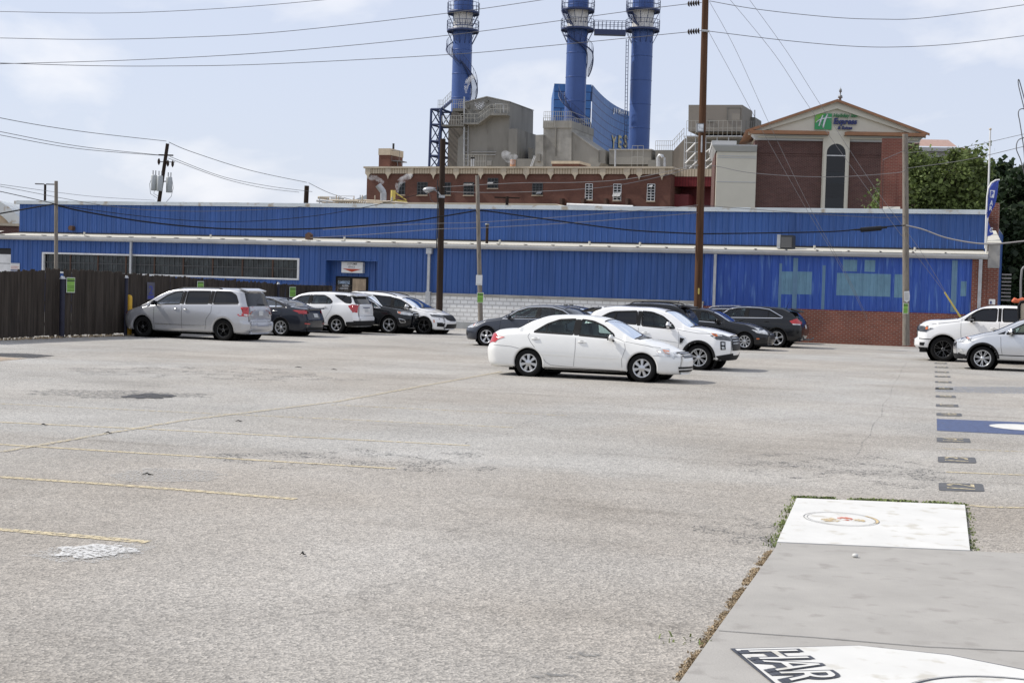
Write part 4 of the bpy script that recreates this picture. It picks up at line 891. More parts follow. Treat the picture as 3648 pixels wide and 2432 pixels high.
wire([(2527, 112), (2800, 145), (3030, 165), (3200, 168), (3400, 157), (3648, 128), (3800, 108)], 60.3, 58, .013, 'lower wire sagging right from the tall brown pole over the hotel')
wire([(-300, 350), (0, 420), (272, 466), (592, 503)], 70, 112, .022, 'upper wire from the left edge to the transformer pole top')
wire([(-300, 408), (0, 469), (272, 520), (571, 553)], 70, 112, .020, 'upper of two close wires running to the transformer pole crossarm')
wire([(-300, 420), (0, 481), (272, 529), (571, 554)], 70, 112, .020, 'lower of two close wires running to the transformer pole crossarm')
wire([(602, 507), (680, 540), (884, 605), (1093, 650)], 112, 140, .024, 'upper wire between the transformer pole and the stubby pole')
wire([(605, 558), (782, 626), (950, 662), (1112, 683)], 112, 140, .020, 'middle wire between the transformer pole and the stubby pole')
wire([(600, 564), (782, 632), (930, 668), (1065, 685)], 112, 140, .020, 'lowest wire between the transformer pole and the stubby pole')
wire([(1100, 652), (1180, 690), (1290, 722)], 140, 150, .024, 'wire dropping right from the stubby pole over the pipework')
wire([(-100, 646), (0, 657), (300, 697), (551, 714)], 60, 111, .012, 'faint wire over the twin-head lamp toward the transformer pole foot', mat='wire')
wire([(-100, 652), (0, 664), (378, 733), (640, 752), (900, 748), (1100, 734)], 56, 64, .010, 'thin wire low over the left of the blue upper wall')
wire([(-100, 663), (0, 682), (191, 725), (207, 731), (480, 768), (700, 787), (900, 788), (1129, 768), (1317, 735), (1444, 704), (1562, 678)], 50, 62.8, .013, 'dark wire from the short left pole rising to the cobra-head lamp', mat='cable_black')
wire([(-150, 790), (0, 761), (191, 727)], 48, 53.4, .025, 'thick cable from the left edge up to the short left pole', mat='cable_black')
wire([(207, 733), (306, 755), (510, 789), (714, 810), (900, 817), (1129, 814), (1412, 794), (1562, 773), (1700, 750)], 53.4, 61, .028, 'thick black cable sagging from the short left pole to the thin grey pole', mat='cable_black')
wire([(1702, 750), (1760, 755), (2025, 792), (2250, 820), (2490, 833)], 61, 60.5, .028, 'thick black cable from the thin grey pole down to the tall brown pole', mat='cable_black')
wire([(2490, 833), (2729, 830), (2959, 825), (3068, 816), (3150, 808), (3223, 803)], 60.4, 61.8, .026, 'thick black cable from the tall brown pole to the thick grey pole', mat='cable_black')
wire([(3228, 803), (3290, 818), (3378, 849), (3510, 869), (3648, 859), (3800, 840)], 61.8, 58, .032, 'thick grey cable sagging from the thick grey pole to the right edge', mat='wire_light')
a, b = AT(3068, 819, 61.4), AT(3138, 813, 61.6); T = Thing('splice_box', 'black cable splice closure on the thick cable left of the grey pole', 'splice box', WF, a); T.part('body', MB().cyl(a, b, .10, n=10), M['black_plastic'])
T.part('clip', MB().cyl(a - Vector((.3, 0, 0)), a, .035), M['black_plastic']); T.part('clip', MB().cyl(b, b + Vector((.25, 0, .03)), .035), M['black_plastic'])
wire([(1106, 847), (1330, 834), (1562, 816), (1700, 812), (1970, 798), (2250, 778), (2488, 758)], 63, 60.4, .012, 'thin wire crossing both wooden poles to the tall brown pole, lower', mat='wire_light')
wire([(1150, 818), (1330, 806), (1562, 796), (1700, 792), (1970, 775), (2250, 752), (2488, 731)], 63, 60.4, .010, 'thin wire crossing both wooden poles to the tall brown pole, upper', mat='wire_light')
wire([(1578, 666), (1850, 652), (2050, 650), (2250, 636), (2488, 586)], 62.8, 60.4, .012, 'thin wire over the brick plant windows to the tall brown pole', mat='wire_light')
wire([(1590, 683), (1700, 686), (1900, 683), (2150, 667), (2350, 630), (2488, 590)], 62.8, 60.4, .012, 'second thin wire over the brick plant windows to the tall brown pole', mat='wire_light')
wire([(2493, 586), (2560, 594), (2685, 617), (2939, 631), (3183, 617), (3225, 605)], 60.4, 61.9, .012, 'thin wire across the hotel brick to the thick grey pole', mat='wire_light')
wire([(2493, 731), (2687, 746), (2900, 762), (3130, 775), (3225, 770)], 60.4, 61.9, .011, 'thin wire low over the hotel base to the thick grey pole', mat='wire')
wire([(3228, 600), (3440, 570), (3648, 522), (3780, 490)], 61.9, 58, .012, 'lower thin wire rising right over the tree to the edge')
wire([(3228, 545), (3430, 525), (3648, 478), (3780, 450)], 61.9, 58, .010, 'upper thin wire rising right over the tree to the edge')
wire([(3223, 536), (3145, 570)], 61.9, 61.5, .012, 'short wire at the top of the thick grey pole')
wire([(2527, 6), (2617, 170), (2739, 438), (2880, 730), (3020, 985), (3123, 1205)], 60.3, 64.6, .008, 'guy wire slanting from the tall pole to the ground at the brick plinth', mat='wire_light', group='guy wires')
wire([(2525, 114), (2610, 270), (2697, 432), (2870, 740), (3000, 960), (3119, 1203)], 60.3, 64.6, .008, 'second guy wire slanting from the tall pole to the ground at the brick plinth', mat='wire_light', group='guy wires')
wire([(2601, 0), (2760, 195), (2883, 382), (3080, 660), (3250, 890), (3366, 1042)], 60, 60.5, .008, 'left guy wire coming down to the yellow guard', mat='wire_light', group='guy wires')
wire([(2670, 0), (2800, 180), (2920, 369), (3110, 660), (3270, 880), (3368, 1040)], 60, 60.5, .008, 'right guy wire coming down to the yellow guard', mat='wire_light', group='guy wires')
a, b = AT(3365, 1041, 60.5), AT(3416, 1120, 60.5); b = b + (b - a) * .8; mb = MB(); mb.cyl(b, a, .04, .035, n=8); single('guy_guard', mb, M['crane_yellow'], 'slanting dull yellow guy guard in front of the blue wall at right', 'guy guard')
# hanging service drops at the right edge
for pts, lb in (([(3660, 395), (3632, 290), (3628, 300), (3640, 352), (3652, 400)], 'curled dark service cable hanging at the upper right edge'), ([(3668, 392), (3640, 388), (3628, 402), (3634, 440), (3646, 520), (3652, 590)], 'long dark service cable loop hanging at the right edge'), ([(3668, 488), (3630, 498), (3621, 530), (3636, 570), (3650, 620)], 'lowest dark service cable loop hanging at the right edge')):
    wire(pts, 40, 40, .014, lb, group='service cables at the right edge', name='service_cable')
# ------------------------------------------------------------------ brick power plant and its grey blocks
PO = 151.0
def pr(px0, py0, px1, py1, off): return F.rect(px0, py0, px1, py1, off)
BP = Thing('brick_plant', 'long red brick plant building with a tan carved parapet behind the blue warehouse', 'building', F, (0, PO, 0))
s0, s1, _, zt = pr(1308, 600, 2387, 740, PO); DP = 30
zpb = F.pt(1900, 620, PO).z; zpt = F.pt(1900, 601, PO).z
BP.part('brick_wall', MB().box(s0, s1, PO, PO + DP, 0, zpb), M['brick_plant'])
par = BP.part('parapet', MB().box(s0 - .15, s1 + .1, PO - .18, PO + DP + .1, zpb, zpt), M['fluted_tan'])
BP.part('coping', MB().box(s0 - .3, s1 + .25, PO - .35, PO + DP + .2, zpt, zpt + .20), M['stone_tan'], par)
for px in (1314.6, 1386, 1466, 1547.6, 1628.6, 1716, 1797.6, 1878, 1965, 2051.5, 2150, 2236.5, 2280, 2361):
    c = F.pt(px, 610, PO).x; BP.part('bracket', MB().prism([(c - .32, zpt - .02), (c + .32, zpt - .02), (c + .32, zpb - .02), (c + .34, zpb - .02), (c + .14, zpb - .20), (c, zpb - .62), (c - .14, zpb - .20), (c - .34, zpb - .02), (c - .32, zpb - .02)], PO - .30, PO - .17), M['stone_tan'], par)
def steel_window(T, px0, py0, px1, py1, off, nx, ny, light=False, tilt=None):
    a0, a1, z0, z1 = pr(px0, py0, px1, py1, off); w = T.part('window', MB().box(a0, a1, off - .03, off - .005, z0, z1), M['dark_pane'])
    mb = MB(); fm = M['white_trim'] if light else M['mullion']
    for i in range(nx + 1): x = a0 + (a1 - a0) * i / nx; mb.box(x - .03, x + .03, off - .07, off - .031, z0, z1)
    for j in range(ny + 1): z = z0 + (z1 - z0) * j / ny; mb.box(a0, a1, off - .071, off - .032, z - .03, z + .03)
    T.part('glazing_bars', mb, fm, w)
    mb = MB(); mb.box(a0 - .08, a1 + .08, off - .12, off - .005, z0 - .14, z0 - .02); T.part('sill', mb, M['stone_tan_dark'], w)
    if tilt is not None:
        x0 = a0 + (a1 - a0) * tilt[0]; x1 = a0 + (a1 - a0) * tilt[1]; za = z0 + (z1 - z0) * tilt[2]; zb_ = z0 + (z1 - z0) * tilt[3]
        T.part('open_sash', MB().add([(x0, off - .5, za), (x1, off - .5, za), (x1, off - .08, zb_), (x0, off - .08, zb_)], [(0, 1, 2, 3)]), M['lens_clear'], w)
for a in ((1420, 650, 1442, 693, 2, 3, False, None), (1488, 650, 1522, 694, 3, 4, False, None), (1581.6, 651, 1605, 694, 2, 3, False, None), (1653.7, 651, 1687.8, 694.6, 3, 4, False, (.05, .95, .80, .92)), (1739, 635.7, 1773.8, 670, 3, 3, False, (.05, .6, .42, .62)),
          (1898, 653.7, 1932.6, 694.6, 3, 4, False, (.5, .98, .08, .3)), (2086.8, 655, 2110, 711, 2, 6, True, (0, 1, .56, .6)), (2186.7, 656, 2212, 713.5, 2, 6, True, (0, 1, .22, .46)), (2307, 656, 2332, 715.6, 2, 6, True, (.3, .75, .8, .95))):
    steel_window(BP, *a[:4], PO, *a[4:])
BP.part('pipe', MB().tube([F.pt(2020, 730, PO - 1.5), F.pt(2255, 738, PO - 1.5)], .18, 8), M['white_trim'])
for px in (2004, 2081, 2161, 2237): q = F.pt(px, 725, PO - .3); BP.part('bracket', MB().box(q.x - .15, q.x + .15, PO - .9, PO - .01, q.z - .4, q.z + .5), M['arrow_red'] if False else M['rust_post'])
# stair head brick tower on the roof
off = PO + 4; TW = Thing('brick_stairhead', 'small square brick tower with tan cap on the left end of the plant roof', 'building', F, (0, off, 0))
s0, s1, z0, z1 = pr(1350.5, 529, 1387.5, 600, off); TW.part('brick_wall', MB().box(s0, s1, off, off + 3.6, z0 - 1.5, z1 - .75), M['brick_plant']); TW.part('cap', MB().box(s0 - .05, s1 + .05, off - .06, off + 3.66, z1 - .75, z1), M['stone_tan'])
TW.part('vent_pipe', MB().cyl((s0 + 1.1, off + 1.5, z1), (s0 + 1.1, off + 1.5, z1 + .7), .12), M['ink'])
q = F.pt(1388, 573, off + 1); mb = MB(); mb.box(s1, s1 + 1.0, off + .5, off + 2.6, q.z - .1, q.z)
for dx in (.02, .95): mb.cyl((s1 + dx, off + .5, q.z), (s1 + dx, off + .5, q.z + 1.1), .03, n=5)
mb.cyl((s1, off + .5, q.z + 1.1), (s1 + 1, off + .5, q.z + 1.1), .03, n=5); mb.cyl((s1 + .7, off + .5, q.z), (s1 + 1.1, off + .5, q.z - 2.4), .04, n=5); mb.cyl((s1 + 1.0, off + 1, q.z), (s1 + 1.4, off + 1, q.z - 2.4), .04, n=5)
TW.part('landing_stair', mb, M['steel_grey'])
# small brick penthouse and low annex
off = PO + 3; s0, s1, z0, z1 = pr(1967, 574, 2062, 601, off); TW = Thing('brick_penthouse', 'low brick penthouse with tan cap on the plant roof', 'building', F, (0, off, 0))
TW.part('brick_wall', MB().box(s0, s1, off, off + 4, z0 - 1.5, z1 - .3), M['brick_plant']); TW.part('cap', MB().box(s0 - .08, s1 + .08, off - .1, off + 4.1, z1 - .3, z1), M['stone_tan'])
off = 122; s0, _, _, z1 = pr(1440, 717, 1978, 740, off); s1 = F.pt(1978, 720, off).x; s2 = F.pt(2010, 733, off).x; zz = F.pt(2010, 736, off).z
AX = Thing('low_annex', 'low annex with tan fluted parapet just above the warehouse roof', 'building', F, (0, off, 0))
AX.part('wall', MB().prism([(s0, 0), (s2, 0), (s2, zz - .3), (s1, z1 - .35), (s0, z1 - .35)], off, off + 14), M['fluted_tan']); AX.part('coping', MB().prism([(s0 - .1, z1 - .35), (s1, z1 - .35), (s2 + .1, zz - .3), (s2 + .1, zz - .08), (s1, z1 - .1), (s0 - .1, z1 - .1)], off - .15, off + 14.1), M['stone_tan'])
# wing with oxblood siding right of the plant
off = PO + 1.5; s0, s1, _, z1 = pr(2388, 602, 2560, 740, off); zt2 = F.pt(2450, 629, off).z; zr = F.pt(2450, 664, off).z
RW = Thing('oxblood_wing', 'dark red metal wing with tan fluted parapet between the plant and the hotel', 'building', F, (0, off, 0))
RW.part('parapet', MB().box(s0, s1, off, off + 20, zt2, z1), M['fluted_tan']); RW.part('siding', MB().box(s0, s1, off + .05, off + 20, zr, zt2), M['fluted_red']); RW.part('recess_wall', MB().box(s0, s1, off + 3, off + 20, 0, zr - .002), M['oxblood'])
q0, q1, w0, w1 = pr(2388, 691, 2449, 746, off); RW.part('lean_to', MB().box(q0, q1, off + .3, off + 3, 0, w1), M['oxblood'])
# grey industrial blocks -------------------------------------------------
def gpoly(T, name, pts, off, depth, mat, label=None):
    q = [F.pt(x, y, off) for x, y in pts]; return T.part(name, MB().prism([(a.x, a.z) for a in q], off, off + depth), mat, label=label)
def rail(T, px0, px1, py, off, h=1.1, n=8, depth=0, py1=None, t=.028):
    a = F.pt(px0, py, off); b = F.pt(px1, py if py1 is None else py1, off); mb = MB()
    for i in range(n + 1):
        c = a.lerp(b, i / n); mb.tube([c, c + Vector((0, 0, h))],t, 4)
        if depth: e = c + Vector((0, depth, 0)); mb.tube([e, e + Vector((0, 0, h))],t, 4)
    for k in (.5, 1):
        mb.tube([a + Vector((0, 0, h * k)), b + Vector((0, 0, h * k))],t, 4)
        if depth: mb.tube([a + Vector((0, depth, h * k)), b + Vector((0, depth, h * k))],t, 4); mb.tube([b + Vector((0, 0, h * k)), b + Vector((0, depth, h * k))],t, 4)
    return T.part('railing', mb, M['rail_grey'])
offA = 176
A = Thing('boiler_house', 'tall grey gabled boiler house with outside stairs on the plant', 'building', F, (0, offA, 0))
gpoly(A, 'main_block', [(1648, 640), (1812, 640), (1816.5, 365), (1735, 347), (1655, 368)], offA, 9.0, M['plant_grey'])
q = [F.pt(x, y, offA) for x, y in ((1652, 368), (1735, 346.5), (1818, 364.5), (1818, 361.5), (1735, 343), (1652, 364.5))]; A.part('roof_edge', MB().prism([(a.x, a.z) for a in q], offA - .1, offA + 9.1), M['plant_light'])
gpoly(A, 'side_block', [(1811, 640), (1840, 640), (1843, 459), (1812, 459)], offA - .6, 8.0, M['plant_grey'])
gpoly(A, 'left_bay', [(1592, 640), (1652, 640), (1654, 445), (1642, 400), (1612, 392), (1598, 440)], offA + 1.5, 6.0, M['plant_taupe'])
gpoly(A, 'hopper', [(1632, 495), (1656, 470), (1652, 600), (1628, 600)], offA - .4, 3.0, M['plant_grey'])
gpoly(A, 'upper_platform', [(1612, 386), (1650, 386), (1650, 396), (1612, 396)], offA - 1, 3.0, M['plant_grey_dark'])
rail(A, 1612, 1650, 386, offA - 1, n=5, depth=2); rail(A, 1573, 1652, 444, offA - 1.4, n=9); gpoly(A, 'platform', [(1573, 444), (1652, 444), (1652, 450), (1573, 450)], offA - 1.4, 2, M['plant_grey_dark'])
# zig-zag outside stair
gpoly(A, 'stair_landing', [(1640, 437), (1703, 437), (1703, 443), (1640, 443)], offA - 1.3, 1.3, M['plant_grey']); gpoly(A, 'stair_flight', [(1703, 437), (1745, 405), (1745, 411), (1703, 443)], offA - 1.3, 1.3, M['plant_grey']); gpoly(A, 'stair_landing', [(1745, 404), (1808, 404), (1808, 411), (1745, 411)], offA - 1.3, 1.3, M['plant_grey'])
rail(A, 1640, 1703, 437, offA - 1.3, n=5); rail(A, 1703, 1745, 437, offA - 1.3, n=4, py1=405); rail(A, 1745, 1808, 404, offA - 1.3, n=5)
for px in (1656, 1668): A.part('ladder_rail', MB().tube([F.pt(px, 440, offA - .3), F.pt(px - 1, 598, offA - .3)], .07, 4), M['galv'])
for i in range(6): y = 470 + i * 24; A.part('ladder_cage', MB().tube([F.pt(1655, y, offA - .35), F.pt(1669, y, offA - .35)], .05, 4), M['galv'])
for (x0, y0, x1, y1) in ((1729, 356, 1738, 364), (1661, 372, 1672, 385)): gpoly(A, 'louvre_box', [(x0, y1), (x1, y1), (x1, y0), (x0, y0)], offA - .25, .24, M['plant_grey_dark'])
A.part('pipe_run', MB().tube([F.pt(x, y, offA - .15) for x, y in ((1764, 405), (1765, 370), (1792, 372), (1794, 400))], .05, 4), M['galv']); A.part('pipe_run', MB().tube([F.pt(x, y, offA - .15) for x, y in ((1681, 395), (1726, 392), (1728, 380), (1763, 381))], .05, 4), M['plant_grey_dark'])
A.part('pipe_run', MB().tube([F.pt(1680, 542, offA - .15), F.pt(1768, 542, offA - .15)], .05, 4), M['galv']); A.part('pipe_run', MB().tube([F.pt(1680, 552, offA - .15), F.pt(1766, 552, offA - .15)], .05, 4), M['galv'])
A.part('hatch', MB().box(*(lambda a: (a[0], a[1], offA - .12, offA - .02, a[2], a[3]))(pr(1736, 573, 1752, 591, offA))), M['plant_light'])
rail(A, 1651, 1730, 598, offA - 4, h=1.6, n=9); gpoly(A, 'tank', [(1882, 640), (1897, 640), (1897, 527), (1882, 527)], offA + 2, 3, M['plant_grey'])
mb = MB(); r = rnd
for (x, y) in ((1694, 372), (1699, 380), (1704, 376), (1709, 371), (1713, 381), (1718, 374), (1722, 370), (1715, 377), (1706, 384)):
    q = F.pt(x, y, offA - .02); mb.tube([q + Vector((-.12, 0, .22)), q + Vector((.1, 0, .1)), q + Vector((-.08, 0, -.1)), q + Vector((.14, 0, -.25))], .035, 4)
A.part('graffiti', mb, M['lettering_white'])
gpoly(A, 'side_annex', [(1842, 640), (1905, 640), (1906, 570), (1884, 566), (1842, 566)], offA - 4.5, 3, M['plant_grey'])
for px in (1680, 1687): A.part('exhaust_pipe', MB().tube([F.pt(px, 612, offA - 6), F.pt(px + .5, 565, offA - 6)], .11, 8), M['galv']); A.part('exhaust_cap', MB().tube([F.pt(px + .5, 566, offA - 6), F.pt(px + .5, 561, offA - 6)], .14, 8), M['black'])
q = F.pt(1827, 588, PO + 6); single('copper_vent', MB().lathe([(.32, -1.2), (.32, .55), (.27, .6), (0, .6)], q, n=16), M['copper_roof'], 'short copper coloured vent on the plant roof under a steam puff', 'vent', F, q)
A2 = Thing('thin_steam_pipe', 'thin pale steam pipe beside the left gable of the boiler house', 'pipe', F, (0, offA - 1, 0)); A2.part('pipe', MB().tube([F.pt(1652.5, 600, offA - 1), F.pt(1654, 345, offA - 1)], .09, 6), M['galv'])
# blue lattice stair tower
LT = Thing('lattice_tower', 'blue steel lattice stair tower left of the boiler house', 'tower', F, (0, offA - 1, 0)); o1 = offA - 1; mb = MB()
a0 = F.pt(1536.5, 388, o1); a1 = F.pt(1571, 388, o1); zb0 = 14.0; D_ = 3.4
for x in (a0.x, a1.x):
    for y in (o1, o1 + D_): mb.tube([(x - .1, y, zb0), (x, y, a0.z)], .17, 6)
LT.part('corner_posts', mb, M['stack_steel'])
lv_ = [F.pt(1550, y, o1).z for y in (389, 444, 503, 555, 600)]
br = MB(); bm_ = MB(); stp = MB()
for i, z in enumerate(lv_):
    for y in (o1, o1 + D_): bm_.tube([(a0.x, y, z), (a1.x, y, z)], .14, 5)
    for x in (a0.x, a1.x): bm_.tube([(x, o1, z), (x, o1 + D_, z)], .12, 5)
    if i < 4:
        z2 = lv_[i + 1]
        for y in (o1, o1 + D_): br.tube([(a0.x, y, z), (a1.x, y, z2)], .06, 4); br.tube([(a1.x, y, z), (a0.x, y, z2)], .06, 4)
        for x in (a0.x, a1.x): br.tube([(x, o1, z), (x, o1 + D_, z2)], .06, 4)
        s_, e_ = ((a0.x + .4, a1.x - .3) if i % 2 else (a1.x - .3, a0.x + .4))
        for dy in (.9, 1.7): stp.tube([(s_, o1 + dy, z2), (e_, o1 + dy, z)], .06, 4)
        for k in range(9): t = k / 8; stp.box(s_ + (e_ - s_) * t - .1, s_ + (e_ - s_) * t + .1, o1 + .9, o1 + 1.7, z2 + (z - z2) * t - .03, z2 + (z - z2) * t + .02)
LT.part('beams', bm_, M['stack_steel']); LT.part('cross_bracing', br, M['stack_steel']); LT.part('stairs', stp, M['stack_steel'])
mb = MB(); mb.tube([F.pt(1571, 388, o1), F.pt(1606, 402, o1 + 2)], .15, 5); mb.tube([F.pt(1574, 389, o1), F.pt(1608, 360, o1 + 4)], .22, 6); LT.part('link_stair', mb, M['stack_steel']); rail(LT, 1560, 1580, 388, o1, n=4); rail(LT, 1580, 1606, 384, o1 + 1, n=4, py1=357)
# precipitator block B with rough concrete face
offB = 172; B = Thing('precipitator_block', 'stained grey concrete block with a railed roof between the blue stacks', 'building', F, (0, offB, 0))
gpoly(B, 'upper_block', [(1935, 640), (2035, 640), (2036, 455), (1936, 455)], offB, 9, M['plant_light']); gpoly(B, 'crown', [(1934, 456), (2036, 456), (2036.5, 430), (1936, 430)], offB - .15, 9.3, M['plant_grey'])
gpoly(B, 'left_bay', [(1905, 640), (1934, 640), (1935, 480), (1908, 481)], offB - .8, 5, M['plant_light']); gpoly(B, 'duct', [(2036, 640), (2132, 640), (2132, 535), (2040, 472), (2036, 472)], offB + .3, 6, M['plant_grey'])
gpoly(B, 'duct_trim', [(2130, 538), (2133, 536), (2041, 470), (2040, 474)], offB + .15, .1, M['plant_light'])
gpoly(B, 'duct_end', [(2132, 600), (2156, 600), (2157, 535), (2132, 535)], offB + .5, 5, M['plant_grey']); gpoly(B, 'long_duct', [(2170, 586), (2319, 586), (2320, 535), (2171, 535)], offB + .8, 5, M['plant_grey']); gpoly(B, 'duct_top', [(2168, 536), (2321, 536), (2321, 531), (2168, 531)], offB + .7, 5.2, M['plant_light'])
gpoly(B, 'duct_end', [(2334, 600), (2395, 600), (2396, 535), (2335, 535)], offB + .9, 5, M['plant_grey']); gpoly(B, 'service_box', [(2308, 610), (2350, 610), (2350, 570), (2309, 570)], PO + 6, 3, M['plant_grey'])
gpoly(B, 'tapered_duct', [(2395, 605), (2448, 605), (2448, 498), (2440, 492), (2396, 540)], offB + 1, 5, M['plant_taupe']); gpoly(B, 'low_wall', [(2060, 640), (2460, 640), (2460, 590), (2060, 590)], offB + 1.2, 4, M['plant_grey_dark'])
gpoly(B, 'hood', [(2082, 600), (2128, 600), (2142, 580), (2082, 578)], offB - 8, 3, M['plant_grey'])
rail(B, 1937, 2034, 430, offB - .1, n=14, depth=8); rail(B, 1935, 1975, 452, offB - .8, n=5); rail(B, 2335, 2395, 535, offB + .9, n=8); rail(B, 2395, 2436, 535, offB + 1, n=5, py1=490)
gpoly(B, 'wall_frame', [(1936, 520), (1940, 520), (1940, 590), (1936, 590)], offB - .1, .09, M['plant_grey_dark'])
B.part('pipe_run', MB().tube([F.pt(1980, 556, offB - .15), F.pt(1982, 455, offB - .15)], .08, 5), M['plant_grey_dark']); B.part('vent_elbow', MB().tube([F.pt(x, y, PO + 5) for x, y in ((2345, 600), (2345, 562), (2350, 554), (2358, 556), (2360, 562))], .22, 8), M['galv'])
B.part('mast', MB().tube([F.pt(2191, 612, PO + 2), F.pt(2192, 533, PO + 2)], .1, 6), M['galv']); B.part('vent_pipe', MB().tube([F.pt(2367, 600, PO + 5), F.pt(2367, 562, PO + 5)], .14, 6), M['galv'])
gpoly(B, 'equipment', [(1911, 575), (1924, 575), (1924, 548), (1911, 548)], offB - 1.2, .4, M['plant_grey']); rail(B, 2250, 2290, 600, PO + 3, h=2.4, n=2)
mb = MB(); mb.tube([F.pt(1888, 600, offB - 3), F.pt(1904, 555, offB - 3)], .08, 4); mb.tube([F.pt(1893, 600, offB - 3), F.pt(1908, 558, offB - 3)], .08, 4)
for i in range(7): mb.tube([F.pt(1889 + i * 2.3, 595 - i * 6, offB - 3), F.pt(1894 + i * 2.3, 595 - i * 6, offB - 3)], .05, 4)
B.part('steep_stair', mb, M['galv'])
# block D with scaffold
offD = 168; D = Thing('conveyor_house', 'grey box shaped conveyor house raised over scaffolding right of the tall pole', 'building', F, (0, offD, 0))
gpoly(D, 'main_block', [(2452, 468), (2641, 468), (2645, 374), (2453, 374)], offD, 6, M['plant_taupe']); gpoly(D, 'rear_block', [(2652, 470), (2690, 470), (2690, 418), (2652, 416)], offD + 5, 4, M['plant_grey_dark'])
gpoly(D, 'lower_block', [(2640, 640), (2690, 640), (2690, 485), (2640, 485)], offD + 3, 4, M['plant_taupe']); gpoly(D, 'shaft', [(2447, 640), (2638, 640), (2638, 487), (2447, 487)], offD + 2.5, 5, M['plant_grey_dark'])
gpoly(D, 'roller_door', [(2591, 428), (2636, 428), (2637, 385), (2592, 385)], offD - .08, .07, P('plant_taupe_light', (.24, .22, .19), .7)); gpoly(D, 'door_frame', [(2588, 430), (2592, 430), (2593, 384), (2589, 384)], offD - .15, .14, M['plant_grey_dark']); gpoly(D, 'door_frame', [(2588, 385.5), (2638, 385.5), (2638, 382), (2588, 382)], offD - .16, .15, M['plant_grey_dark'])
gpoly(D, 'vent', [(2520, 436), (2543, 436), (2543, 428), (2520, 428)], offD - .08, .07, M['plant_grey_dark']); gpoly(D, 'deck', [(2445, 487), (2640, 487), (2640, 483.5), (2445, 483.5)], offD - 1.2, 2.5, M['galv'])
rail(D, 2445, 2640, 484, offD - 1.2, h=1.7, n=12); rail(D, 2650, 2692, 482, offD + 2.5, n=5, h=1.6)
mb = MB()
for px in (2440, 2447, 2478, 2515, 2555, 2596): mb.tube([F.pt(px - 3, 604, offD - 1), F.pt(px, 484, offD - 1)], .07, 4)
for py in (509, 542, 572, 590): mb.tube([F.pt(2440, py, offD - 1), F.pt(2560, py, offD - 1)], .06, 4)
D.part('scaffold', mb, M['galv']); mb = MB()
for (x0, y0, x1, y1) in ((2446, 541, 2478, 509), (2442, 582, 2478, 545), (2452, 604, 2482, 576), (2515, 541, 2545, 519), (2515, 575, 2556, 542), (2515, 600, 2556, 566)): mb.tube([F.pt(x0, y0, offD - 1.1), F.pt(x1, y1, offD - 1.1)], .09, 4)
D.part('scaffold_brace', mb, M['white_trim'])
D.part('antenna', MB().tube([F.pt(2689, 420, offD + 5), F.pt(2689, 392, offD + 5)], .06, 4), M['steel_grey'])
